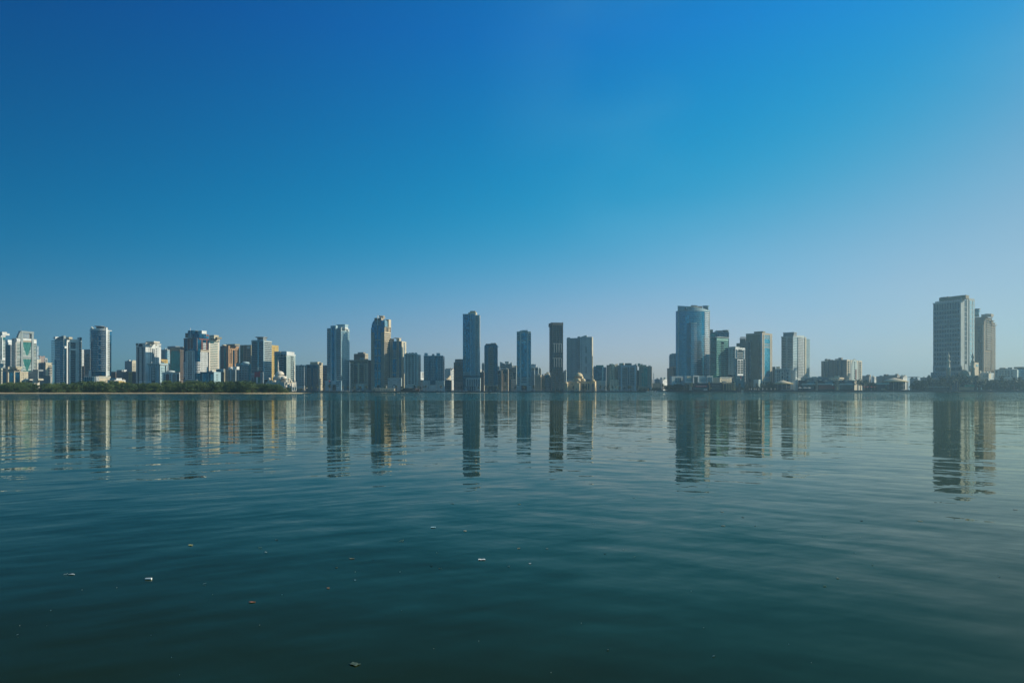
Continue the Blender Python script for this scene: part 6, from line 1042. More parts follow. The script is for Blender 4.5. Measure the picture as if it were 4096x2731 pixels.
# date palms
def palm_mesh(seed, h):
    r = random.Random(seed); m = MB(); lean = r.uniform(-.4, .4); n = 6; pts = [(lean * (i / n) ** 2, 0, h * i / n) for i in range(n + 1)]
    for i in range(n): m.tube(pts[i], pts[i + 1], .34 - .02 * i, .33 - .02 * i, 8)
    tr = bpy.data.meshes.new('trunk'); tr.from_pydata(m.v, [], m.f); tr.materials.append(PBARK)
    v, f = [], []; top = Vector(pts[-1])
    for k in range(38):
        a = 6.283 * k / 38 * 5.0 + r.uniform(-.2, .2); el = r.uniform(-.75, 1.25); L = r.uniform(2.9, 3.9); prev = None; p = top.copy(); dirv = Vector((math.cos(a) * math.cos(el), math.sin(a) * math.cos(el), math.sin(el))); side = Vector((-math.sin(a), math.cos(a), 0))
        for s_ in range(6):
            w = .42 * (1 - (s_ / 6) ** 2) + .05; drop = Vector((0, 0, -.12)); a0 = p + side * w + drop; b0 = p - side * w + drop; kk = len(v); v += [tuple(a0), tuple(p), tuple(b0)]
            if prev is not None: f += [(prev, prev + 1, kk + 1, kk), (prev + 1, prev + 2, kk + 2, kk + 1)]
            prev = kk; p = p + dirv * (L / 5); dirv = (dirv + Vector((0, 0, -.24))).normalized()
    cr = bpy.data.meshes.new('crown'); cr.from_pydata(v, [], f); cr.materials.append(PALML); return cr, tr
PV = [palm_mesh(70 + i, 6.6 + .5 * (i % 3)) for i in range(5)]
used = set()
PALMS = [1226, 1246, 1269, 1293, 1317, 1343, 1367, 1392, 1416, 1441, 1466, 1514, 1538, 1563, 1586, 1606, 1612, 1657, 1672, 1682, 1695, 1703, 1728, 1763, 1795, 1835, 1847, 1874, 1892, 1913, 1946, 1988, 2020, 2061, 2095, 2135, 2172, 2180, 2217, 2237, 2255, 2264, 2294, 2304, 2333, 2343, 2376, 2401, 2419, 2433, 2450, 2464, 2479, 2497, 2513, 2521, 2552]
for p in PALMS:
    lm = landmark(p, used, 260); D = SHORE + rnd.choice((12.2, 28.5, 30)); lab = ('date palm on the promenade by ' + lm) if lm else 'shaggy date palm in the promenade row'
    s = rnd.uniform(.85, 1.2); plant('date_palm', lab, 'palm', 'date palms along the promenade', PV[rnd.randrange(5)], wx(p, D), D, LAND, s, rnd.uniform(0, 6.28))
used = set()
for p, s, D in ((2651, 1.25, 1176), (2958, .95, 1185), (2984, .9, 1184), (3003, 1.1, 1190), (3027, .95, 1188), (3045, .9, 1187), (3430, 1.15, 1177), (3442, 1.2, 1180), (3455, 1.0, 1177), (3466, 1.1, 1183), (3719, 1.2, 1186), (3765, 1.2, 1185), (3779, 1.05, 1188), (3802, 1.2, 1184), (3821, 1.3, 1186), (3834, 1.35, 1190), (3848, 1.05, 1184), (3871, 1.2, 1183), (3899, 1.15, 1183), (3945, 1.0, 1194), (4009, 1.2, 1200), (4032, 1.0, 1200), (4078, 1.1, 1198), (2776, .95, 1196), (3640, .8, 1172)):
    s *= 1.35 if 2700 < p < 3100 else 1.8 if 3400 < p < 3600 else 2.3 if p > 3690 else 1; lm = landmark(p, used, 260); plant('date_palm', ('dark date palm on the right quay by ' + lm) if lm else 'dark date palm on the right quay', 'palm', 'date palms on the right quay', PV[rnd.randrange(5)], wx(p, D), D, DK, s, rnd.uniform(0, 6.28))
plant('date_palm', 'biggest date palm at the water edge, with a thick brown trunk', 'palm', 'date palms on the right quay', palm_mesh(99, 8.2), wx(4057, 1168), 1168, DK, 2.2, .6)
BV = [bush_tree(140 + i, 8, 9, BUSHL) for i in range(4)]
used = set()
BUSH = [(2940, .9), (2952, .9), (2990, 1.0), (3030, 1.0), (3044, 1.05), (3058, 1.1), (2746, 1.0), (2566, .8), (2580, .85), (2595, .8), (2612, .85), (2627, .9), (2640, .8), (2663, .9), (2677, 1.05), (2690, 1.0), (2704, 1.05), (2716, 1.15), (2728, 1.0), (2968, .8), (3012, .95), (3068, 1.0), (3078, 1.1), (3090, 1.15), (3101, 1.0), (3112, .9), (3478, .95), (3492, 1.0), (3506, .9), (3520, .9), (3535, .95), (3664, .9), (3676, 1.0), (3690, 1.0), (3706, 1.1), (3730, 1.2), (3745, 1.2), (3790, 1.0), (3858, 1.0), (3885, .9), (3912, 1.0), (3926, 1.05), (3940, 1.0), (3958, 1.0), (3972, .9), (3985, 1.1), (4000, 1.15), (4018, 1.1), (4044, 1.0), (4066, 1.0), (4088, 1.05), (1190, .6), (1204, .7), (1500, .5)]
for p, s in BUSH:
    lm = landmark(p, used, 220); D = SHORE + rnd.uniform(10, 20); s *= 1.35 if 2655 < p < 2800 else 1.0 if p < 3060 else 1.55 if p < 3200 else 1.9 if p < 3600 else 2.3; plant('bushy_tree', ('dark bushy tree by ' + lm) if lm else 'dark bushy tree of the quayside grove', 'tree', 'dark bushy trees along the quay', BV[rnd.randrange(4)], wx(p, D), D, DK if p > 2660 else LAND, s, rnd.uniform(0, 6.28), s * rnd.uniform(.85, 1.0))
e = plant('bare_tree', 'thin feathery tree rising above the spit wood below the low white villa', 'tree', None, (leafblob([(0, 0, 9, 1.6), (1.6, 0, 8.4, 1.2), (-1.6, 0, 8.6, 1.3), (.6, 0, 10, 1.0)], 30, .3, 5, 'crown', LEAF), VAR[0][1]), wx(420, 668), 668, .6, 1.12, 0)
# parked cars
def car_proto(name, mat, label, tall=0.0):
    e = empty(name, (0, -60, 0)); tag(e, label, 'car', 'cars parked along the promenade road')
    m = MB(); m.prism([(-2.2, -.85), (2.2, -.85), (2.2, .85), (-2.2, .85)], .35, .85 + tall * .4); m.build('body', mat, e)
    m = MB(); z0, z1 = .85 + tall * .4, 1.42 + tall; m.add([(-1.7, -.78, z0), (1.1, -.78, z0), (1.1, .78, z0), (-1.7, .78, z0), (-1.2, -.62, z1), (.4 + tall * .3, -.62, z1), (.4 + tall * .3, .62, z1), (-1.2, .62, z1)], [(3, 2, 1, 0), (4, 5, 6, 7), (0, 1, 5, 4), (1, 2, 6, 5), (2, 3, 7, 6), (3, 0, 4, 7)]); m.build('cabin', DARKG, e)
    m = MB(); m.box(-1.15, .38 + tall * .3, -.6, .6, z1 + .01, z1 + .07); m.build('roof', mat, e)
    for x in (-1.35, 1.35):
        for y in (-.86, .86):
            m = MB(); m.tube((x, y - .1, .33), (x, y + .1, .33), .33, .33, 12); m.build('wheel', BLACKP, e)
    return e
CARW = paint('car_white', (.8, .8, .8), .3, .03, 0); CARS_ = paint('car_silver', (.45, .46, .48), .3, .03, 0, .5); CARB = paint('car_dark', (.03, .035, .05), .3, .03, 0)
protos = [(car_proto('parked_car', CARW, 'white saloon car parked on the promenade road'), 5), (car_proto('parked_car', CARS_, 'silver saloon car parked on the promenade road'), 2), (car_proto('parked_car', CARB, 'dark saloon car parked on the promenade road'), 2), (car_proto('parked_car', CARW, 'tall white off-road car parked on the promenade road', .35), 3)]
pool = [c for c, n in protos for _ in range(n)]; first = set(); p = 1278
used = set()
while p < 2585:
    if not (1492 < p < 1578 or 1606 < p < 1664):
        c = rnd.choice(pool)
        if c.name in first: c = copy_tree(c)
        else: first.add(c.name)
        D = SHORE + rnd.uniform(14.5, 17); c.location = (wx(p, D), D, LAND + .02); c.rotation_euler.z = rnd.choice((0, 3.14159)) + rnd.uniform(-.08, .08)
        kind_ = c['label'].split(' parked')[0].split(' beside')[0].split(' on the road')[0]; lm = landmark(p, used, 120)
        c['label'] = f'{kind_} on the road before {lm}' if lm else f'{kind_} parked on the promenade road'
    p += rnd.uniform(10, 19)
# street lamps
def lamp_proto():
    e = empty('street_lamp', (0, -60, 0)); tag(e, 'tall slim gray street lamp on the promenade', 'street lamp', 'street lamps on the promenade'); m = MB(); m.tube((0, 0, 0), (0, 0, 10.5), .16, .09, 7); m.build('pole', STEEL, e); m = MB(); m.tube((0, 0, 10.4), (1.5, 0, 10.9), .07, .05, 6); m.build('arm', STEEL, e); m = MB(); m.box(1.2, 2.0, -.15, .15, 10.85, 11.0); m.build('lamp_head', LGRAY, e); return e
lp = lamp_proto(); used = set()
for i, p in enumerate((1279, 1373, 1700, 1746, 1939, 2006, 2138, 2203, 2270, 2361, 2487, 2553)):
    c = lp if i == 0 else copy_tree(lp); D = SHORE + 12.6; c.location = (wx(p, D), D, LAND); lm = landmark(p, used, 200); c['label'] = 'slim gray street lamp before ' + (lm or 'the road')
# flagpole at the mosque
t = T('flagpole', 'very tall white flagpole standing right of the white domed mosque', 'flagpole', 1217, 1185, LAND); t.lat('pole', 1217, [(.35, 1465), (.9, 1500), (1.1, 1543)], WHITE); t.lat('base_drum', 1217, [(.8, 1542), (1.8, 1544), (2.2, 1547), (1.4, 1551)], OFFW); t.lat('base', 1217, [(3.5, 1551), (3.8, 1552), (3.8, 1562)], SAND); t.bx('base_canopy', 1196, 1226, 1551.5, 1553, OFFW, -1, 5)
# promenade pavilion walls and wooden boat
t = T('fort_wall', 'low sand coloured crenellated cafe wall beside the wooden boat', 'cafe', 1520, 1182, LAND); LMS.append((1548, 'the crenellated cafe'))
t.bx('wall', 1520, 1577, 1553, None, SAND, 0, 8)
for i in range(10): t.bx('merlon', 1520.5 + i * 5.8, 1523.6 + i * 5.8, 1551.4, 1553, SAND, .02, .8)
for i in range(8): t.bx('arched_door', 1525 + i * 6.4, 1528 + i * 6.4, 1557, 1562, BROWN, -.15, .1)
t.lat('turret', 1545, [(.4, 1543), (1.2, 1545), (.9, 1547), (1.2, 1548), (1.2, 1553)], IVORY, 2); t.lat('roof_dome', 1532, [(.3, 1550), (1.2, 1551), (1.3, 1553)], IVORY, 2)
t = T('cafe_block', 'low gray beige cafe block left of the crenellated cafe', 'cafe', 1490, 1182, LAND); t.bx('wall', 1489, 1519, 1552.4, None, BEIGE, 0, 9); t.bx('roof', 1488, 1519.6, 1551.2, 1552.4, GRAY, -.6, 9.5); t.bx('hedge_box', 1494, 1500, 1559, None, BUSHL, -1, -.2)
for p in (1497, 1506): t.lat('roof_dome', p, [(.2, 1549.6), (.9, 1550.4), (1, 1551.2)], WHITE, 2)
# big traditional wooden boat
def dhow():
    D = SHORE - 8; x0, x1 = wx(1601, D), wx(1677, D); L = x1 - x0; e = empty('wooden_boat', ((x0 + x1) / 2, D, 0)); tag(e, 'large traditional wooden boat restaurant with long window rows, moored at the promenade', 'boat'); LMS.append((1640, 'the large wooden boat'))
    def sec(t):  # t 0 (bow, left) .. 1 (stern): half beam, keel z, sheer z
        beam = 3.4 * max(.04, math.sin(math.pi * min(1, .06 + t * .80)) ** .55); keel = -.9 + 3.2 * max(0, (.2 - t) / .2) ** 1.4 + 1.5 * max(0, (t - .85) / .15) ** 1.5; sheer = 4.1 + 1.4 * ((t - .45) / .55) ** 2; return beam, keel, sheer
    vs, fs = [], []; n = 22; ring = 9
    for i in range(n + 1):
        t = i / n; bm, k, s_ = sec(t); x = -L / 2 + L * t
        for j in range(ring): u = j / (ring - 1) * 2 - 1; vs.append((x + (.8 * (1 - abs(u)) if t == 0 else 0), bm * (abs(u) ** .55) * (1 if u > 0 else -1), k + (s_ - k) * abs(u) ** 1.5))
    for i in range(n):
        for j in range(ring - 1): a = i * ring + j; fs.append((a, a + 1, a + ring + 1, a + ring))
        a = i * ring; fs.append((a + ring - 1, a, a + ring, a + 2 * ring - 1))
    fs += [tuple(range(ring)), tuple(range(n * ring + ring - 1, n * ring - 1, -1))]
    h = mesh_obj('hull', vs, fs, paint('varnished_hull', (.2, .085, .035), .45, .35, .2), e, True)
    m = MB(); m.box(-L * .36, L * .33, -2.9, 2.9, 4.0, 6.3); m.build('deck_house', WOOD, e); m = MB(); m.box(-L * .47, L * .36, -3.4, 3.4, 6.5, 6.8); m.build('canopy_roof', TAN, e)
    for k in range(14): m = MB(); a = -L * .34 + k * L * .047; m.box(a, a + .9, -2.98, -2.85, 4.7, 5.8); m.build('window', DARKG, e)
    for k in range(16): m = MB(); a = -L * .33 + k * L * .043; m.box(a, a + .6, -3.52, -2.6, 2.6, 3.3); m.build('porthole', DARKG, e)
    for k in range(8): m = MB(); a = -L * .45 + k * L * .11; m.tube((a, -3.1, 4.2), (a, -3.1, 6.5), .08, .08, 6); m.build('canopy_post', BEIGE, e)
    m = MB(); m.box(-1.5, 2, -1.2, 1.2, 6.8, 7.6); m.build('wheelhouse', OFFW, e); m = MB(); m.tube((L * .46, 0, 5), (L * .49, 0, 7.4), .2, .1, 7); m.build('stern_post', WOOD, e); m = MB(); m.tube((-L * .47, 0, 4.5), (-L * .52, 0, 6.4), .22, .1, 7); m.build('stem_post', WOOD, e)
    r = random.Random(3); m = MB()
    for i in range(6): m.box(L * .18 + i * 1.0, L * .18 + i * 1.0 + .55, -3.6, -3.2, 3.1, 3.1 + r.choice((.5, .7)))
    m.build('lettering', OFFW, e)
dhow()
# small boats at the dock
def boat(px, L, label, cabin, mat, rot=0.0, group='small boats at the dock'):
    D = SHORE - 7; e = empty('motor_boat', (wx(px, D), D, 0), rot); tag(e, label, 'boat', group); vs, fs = [], []
    st = [(-.5, .42, .9), (-.2, .46, .85), (.15, .44, .95), (.38, .26, 1.15), (.5, .02, 1.35)]
    for t, bm, sh in st: vs += [(t * L, -bm * L * .42, sh), (t * L, -bm * L * .25, -.1), (t * L, bm * L * .25, -.1), (t * L, bm * L * .42, sh)]
    for i in range(len(st) - 1):
        a = i * 4
        for j in range(3): fs.append((a + j + 1, a + j, a + j + 4, a + j + 5))
        fs.append((a, a + 3, a + 7, a + 4))
    fs += [(0, 1, 2, 3), (19, 18, 17, 16)]; mesh_obj('hull', vs, fs, mat, e)
    if cabin:
        m = MB(); m.box(-.2 * L, .15 * L, -.7, .7, .8, 2.0); m.build('cabin', WHITE, e); m = MB(); m.box(-.15 * L, .158 * L, -.72, .72, 1.35, 1.8); m.build('cabin_window', DARKG, e); m = MB(); m.tube((-.1 * L, 0, 2), (-.1 * L, 0, 4.0), .06, .03, 6); m.build('mast', STEEL, e)
    else:
        m = MB(); m.box(-.5 * L - .5, -.5 * L, -.25, .25, .2, 1.4); m.build('outboard_motor', BLACKP, e); m = MB(); m.box(-.1 * L, .05 * L, -.5, .5, .8, 1.5); m.build('console', WHITE, e)
for px, L, cab, mat, lab in ((2590, 6, 0, WHITE, 'small white open boat at the left end of the dock'), (2597, 6.5, 0, WHITE, 'small white open boat beside the yellow mooring post'), (2604, 7, 1, WHITE, 'white cabin boat left of the tall white panel'), (2610, 6, 1, WHITE, 'white cabin boat with a bright hull near the dock middle'), (2618, 6, 0, CARB, 'dark open boat in the middle of the dock'), (2624, 7, 1, WHITE, 'white cabin boat right of the dark open boat'), (2631, 7, 0, WHITE, 'white open boat next to the long blue canopy boat'), (2655, 7, 1, OFFW, 'cream cabin boat at the right end of the dock')): boat(px, L, lab, cab, mat, rnd.uniform(-.5, .5) + rnd.choice((0, 3.1)))
t = T('canopy_boat', 'long low passenger boat with a flat canopy at the dock', 'boat', 2641, SHORE - 7, 0); t.bx('hull', 2634, 2649, 1562.5, 1566.3, paint('boat_blue', (.1, .17, .22)), -1.4, 1.4); t.bx('canopy', 2635, 2648, 1558.4, 1559, OFFW, -1.5, 1.5)
for p in (2635.5, 2641, 2647): t.bx('canopy_post', p, p + .35, 1559, 1562.5, STEEL, -1.3, -1.1)
t = T('mooring_post', 'yellow mooring post at the boat dock', 'post', 2592.5, SHORE - 4, 0); t.lat('post', 2592.5, [(.6, 1554), (.9, 1555), (.9, 1565)], GOLD); t.lat('post_cap', 2592.5, [(.4, 1553.2), (1.1, 1553.8), (1.1, 1554.4)], SAND)
t = T('notice_board', 'narrow tall white sign panel standing at the boat dock', 'sign', 2604, SHORE + 4, LAND); t.bx('panel', 2603, 2605.6, 1549, 1556, WHITE, 0, .4); t.bx('post', 2603.8, 2604.6, 1556, None, STEEL, .1, .3)
# fountain floating in the lagoon
def fountain():
    D = 632.0; e = empty('floating_fountain', (wx(1391, D), D, 0)); tag(e, 'long floating fountain raft of small pale nozzles with a taller middle group', 'fountain'); k = D / FPX; r = random.Random(12); m = MB(); m.box(-38 * k, 38 * k, -.5, .5, -.2, .14); m.build('raft', DGRAY, e)
    for i in range(46):
        x = (-37 + 74 * i / 45) * k; mid = abs(i - 20) < 6; h = r.uniform(1.0, 2.9) if mid else r.uniform(.25, .6); m = MB(); m.tube((x, 0, .1), (x + (r.uniform(-.2, .2) if mid else 0), 0, .1 + h), .13, .09, 6); m.build('nozzle', CREAM, e)
fountain()
# marker buoys on their rope, in dashes
r9 = random.Random(9); bp = None
xs = [q for q in (1680 + .236 * z for z in (282, 300, 320, 392, 412, 470, 500, 560, 588, 606, 622, 640, 658, 676, 694, 712, 730, 760, 800, 822, 846, 868, 890, 912, 934, 952, 972, 990, 1008, 1026, 1044, 1062, 1080, 1108, 1126, 1144, 1200, 1216, 1232, 1250, 1272, 1290, 1330, 1344))] + [1300 + .1786 * z for z in (865, 935, 1115, 1265, 1300, 1345, 1370, 1510, 1635, 1660, 1720, 1745, 1770, 1825, 1850, 1995, 2090)]
for i, p in enumerate(xs):
    D = 712 + 3 * math.sin(i); 
    if bp is None:
        bp = empty('marker_buoy', (0, 0, 0)); tag(bp, 'small pale buoy in the floating rope line off the promenade', 'buoy', 'buoys of the floating rope line'); m = MB(); m.lathe([(.05, -.15), (.3, -.05), (.36, .12), (.28, .32), (.05, .42)], 10); m.build('float', paint('buoy_pale', (.5, .5, .46)), bp, True); c = bp
    else: c = copy_tree(bp)
    c.location = (wx(p, D), D, 0)
t = T('marker_buoy', 'single orange buoy on the calm water below the mosque minaret', 'buoy', 1146, 511, 0); t.lat('float', 1146, [(.3, 1574), (1.2, 1574.6), (1.5, 1575.6), (.8, 1577)], paint('buoy_orange', (.5, .16, .05)))
for p, lab in ((3450, 'white egret standing at the foot of the quay under the palm grove'), (3573, 'white egret standing at the foot of the quay by the round pavilion')):
    t = T('egret', lab, 'bird', p, SHORE - 7.0, .7); m = MB(); m.tube((0, 0, .5), (.35, 0, .75), .16, .1, 7); m.tube((.3, 0, .72), (.25, 0, 1.15), .06, .05, 6); m.tube((.25, 0, 1.15), (.5, 0, 1.12), .06, .01, 6); m.tube((0, 0, .5), (-.3, 0, .35), .14, .03, 6); m.tube((.05, .05, 0), (.05, .05, .5), .025, .025, 5); m.tube((.1, -.05, 0), (.1, -.05, .5), .025, .025, 5); m.build('body', WHITE, t.root)
for p, y in ((3010, 0), (3062, 1), (3148, 2), (3318, 3), (3835, 4), (3790, 5)):
    t = T('rubble', 'pale rubble at the waterline ' + ('below the folded parasols', 'below the cyan glass front', 'below the smaller round pavilion', 'below the red shopfront', 'below the board fence', 'below the dark green storage row')[y], 'rocks', p, SHORE - 8.5, 0)
    for k in range(6):
        m = MB(); a = rnd.uniform(-5, 5); s_ = rnd.uniform(.3, .8); m.lathe([(s_ * .6, -.3), (s_, .05), (s_ * .7, s_ * .5), (.1, s_ * .7)], 7, (a, rnd.uniform(-.6, .6))); m.build('rock', GRAY, t.root)
# ================================================================ litter afloat in the foreground
r7 = random.Random(77)
def litter(px, py, w, kind, c, label, group=None, cat='litter', rot=None, nm=None):
    D = FPX * CH / (py - HY); W_ = w / FPX * D; m = MB(); mat = paint('litter_%02x%02x%02x' % tuple(int(q * 255) for q in c), c, .55, .15, 0)
    rot = r7.uniform(-.4, .4) if rot is None else rot
    if kind == 'leaf':
        n = 9; top = []; 
        for i in range(n): t = i / (n - 1); top.append((W_ * (t - .5), W_ * .24 * math.sin(math.pi * t) ** .8, .005 + W_ * .03 * math.sin(t * 5 + w)))
        v = [(x, y, z) for x, y, z in top] + [(x, -y, z + .003) for x, y, z in top] + [(x, 0, z + W_ * .03) for x, y, z in top] + [(x, 0, z - .004) for x, y, z in top]; f = []
        for i in range(n - 1):
            for a, b_ in ((0, 2), (2, 1), (1, 3), (3, 0)): f.append((a * n + i, b_ * n + i, b_ * n + i + 1, a * n + i + 1))
        m.add(v, f)
    elif kind == 'twig':
        p = [(-.5, 0, .006), (-.2, .05, .012), (.12, -.02, .01), (.5, .06, .02)]
        for a, b_ in zip(p, p[1:]): m.tube((a[0] * W_, a[1] * W_, a[2]), (b_[0] * W_, b_[1] * W_, b_[2]), W_ * .045, W_ * .04, 6)
    elif kind == 'tube': m.tube((-.5 * W_, 0, W_ * .1), (.5 * W_, .12 * W_, W_ * .11), W_ * .13, W_ * .17, 12)
    else:                                             # scrap: crumpled sheet with a thickness
        n = 6; a, b_ = [], []
        for i in range(n):
            for j in range(n): x = (i / 5 - .5) * W_ * (1 + .15 * r7.uniform(-1, 1)); y = (j / 5 - .5) * W_ * .62 * (1 + .2 * r7.uniform(-1, 1)); z = .006 + W_ * .06 * r7.random(); a.append((x, y, z)); b_.append((x, y, z - .004))
        f = [(i * n + j, (i + 1) * n + j, (i + 1) * n + j + 1, i * n + j + 1) for i in range(5) for j in range(5)]; k = n * n
        m.add(a + b_, f + [tuple(q + k for q in reversed(g)) for g in f] + [(i, i + k, i + 1 + k, i + 1) for i in range(5)] + [(30 + i + 1, 31 + i + k - 0, 30 + i + k, 30 + i) for i in range(5)])
    name = nm or {'leaf': 'floating_leaf', 'twig': 'floating_twig', 'tube': 'plastic_tube', 'scrap': 'plastic_scrap'}[kind]
    o = m.build(name, mat); o.location = (wx(px, D), D, .002); o.rotation_euler.z = rot; tag(o, label, cat, group)
PALE = (.5, .56, .52); YEL = (.5, .47, .2); WH = (.75, .75, .74); BLU = (.4, .6, .65); DK_ = (.02, .02, .02); TN = (.35, .26, .13); GRN = (.25, .33, .17)
litter(263, 2298, 14, 'twig', PALE, 'pale crumpled end of the long white strip afloat at lower left', nm='plastic_strip'); litter(286, 2297, 24, 'leaf', WH, 'thin white curled strip floating left of the white tube', rot=.1, nm='plastic_strip')
litter(593, 2317, 25, 'tube', WH, 'bright white plastic tube afloat on the dark water'); litter(762, 2180, 16, 'scrap', YEL, 'yellow crumpled leaf clump floating above the white tube', nm='floating_leaf')
litter(818, 2336, 12, 'twig', PALE, 'faint pale stalk floating right of the white tube'); litter(69, 2541, 11, 'twig', PALE, 'pale short stalk floating near the left edge of the photo')
litter(1008, 2408, 26, 'leaf', (.5, .16, .05), 'bright orange curled leaf floating in the left foreground', rot=.15); litter(1041, 2191, 14, 'twig', GRN, 'thin greenish stalk above the pale seed leaf'); litter(1063, 2208, 13, 'leaf', PALE, 'pale grayish seed leaf under the greenish stalk')
litter(1106, 2159, 15, 'leaf', (.12, .18, .17), 'dull dark leaf lying almost under the water'); litter(1312, 2352, 10, 'scrap', (.42, .2, .09), 'small tan and orange bark piece afloat', nm='bark_piece'); litter(1345, 2270, 9, 'leaf', TN, 'tan oval leaf beside the long brownish one')
litter(1407, 2234, 21, 'leaf', TN, 'long brownish notched leaf floating in mid foreground'); litter(1420, 2320, 6, 'scrap', BLU, 'tiny pale blue plastic crumb below the brownish leaf'); litter(1493, 2238, 6, 'leaf', DK_, 'small black leaf right of the brownish notched leaf')
litter(1608, 2164, 14, 'twig', YEL, 'yellowish stick floating left of the blue plastic'); litter(1594, 2168, 8, 'twig', YEL, 'shorter yellowish stick touching the longer one'); litter(1733, 2109, 18, 'scrap', BLU, 'pale blue plastic wrapper floating in the middle distance')
litter(1860, 2123, 11, 'scrap', (.6, .5, .36), 'cream wrapper bit right of the blue plastic wrapper'); litter(1927, 2238, 26, 'scrap', WH, 'largest white crumpled plastic piece in the middle'); litter(1725, 2264, 10, 'leaf', DK_, 'dark curled leaf left of the largest white piece')
litter(1757, 2273, 5, 'leaf', (.45, .2, .08), 'small orange leaf of the orange pair'); litter(1764, 2273, 4, 'leaf', TN, 'small tan leaf of the orange pair'); litter(1809, 2013, 16, 'leaf', (.3, .38, .36), 'faint pale gray leaf farthest out in the middle')
litter(1418, 2657, 36, 'scrap', (.09, .125, .09), 'large dull green plastic bag sunk near the bottom edge', rot=-.5, nm='plastic_bag'); litter(2077, 2016, 12, 'leaf', YEL, 'yellow curled leaf far out right of centre'); litter(2075, 2193, 9, 'scrap', TN, 'brown ringed scrap right of the big white piece')
litter(2187, 2194, 10, 'leaf', WH, 'white sliver right of the brown ringed scrap'); litter(2120, 2254, 8, 'scrap', WH, 'white small scrap below the white sliver'); litter(2034, 2264, 9, 'leaf', BLU, 'pale blue curl left of the small white scrap')
litter(2536, 1990, 9, 'leaf', PALE, 'pale leaf far out, between the centre towers reflections'); litter(2888, 2047, 12, 'leaf', (.6, .56, .4), 'cream leaf above the thick cream bar'); litter(2892, 2103, 17, 'leaf', (.6, .52, .34), 'thick cream bar shaped leaf at right'); litter(2971, 2068, 10, 'leaf', DK_, 'dark curled leaf right of the cream leaf')
litter(2538, 2228, 8, 'twig', TN, 'short tan stick in the right middle water'); litter(2431, 2599, 10, 'leaf', (.2, .24, .2), 'dim gray leaf near the bottom right of centre'); litter(2854, 2624, 10, 'leaf', BLU, 'pale turquoise curl near the bottom right'); litter(2419, 2214, 7, 'leaf', DK_, 'black leaf speck left of the short tan stick')
litter(3447, 2083, 9, 'scrap', DK_, 'black leaf clump in the right water', nm='floating_leaf'); litter(3680, 2084, 18, 'leaf', (.62, .55, .3), 'yellow cream stick leaf below the hotel reflection'); litter(3350, 2312, 12, 'leaf', (.62, .55, .4), 'plump cream leaf in the right foreground'); litter(3298, 2344, 13, 'leaf', GRN, 'green leaf left of the plump cream leaf')
litter(3021, 2102, 7, 'leaf', BLU, 'pale blue crumb right of the thick cream bar'); litter(3490, 2259, 8, 'leaf', (.25, .45, .4), 'small turquoise sliver in the right water'); litter(3997, 2305, 8, 'leaf', BLU, 'pale blue sliver near the right edge'); litter(4061, 2038, 16, 'leaf', (.4, .36, .3), 'dull rose leaf by the right edge'); litter(3817, 2076, 5, 'leaf', DK_, 'black speck leaf below the hotel reflection')
for px, py in ((328, 2359), (203, 2441), (79, 2502), (187, 2503), (467, 2350), (604, 2540), (686, 2629), (718, 2699), (1128, 2378), (1038, 2500), (1605, 2441), (1735, 2594), (1915, 2564), (2325, 2492), (2204, 2690), (2815, 2510), (3155, 2576), (3245, 2650), (2765, 2364), (850, 2377), (1421, 2287), (1600, 2287), (1746, 2210), (2493, 2197), (3422, 2212), (3237, 1988), (3295, 2147), (3442, 2148), (2373, 2093)):
    litter(px, py, r7.uniform(2.2, 3.4), 'leaf', PALE if r7.random() < .7 else BLU, 'tiny pale speck of litter scattered on the dark water', 'tiny specks of floating litter', nm='litter_speck')

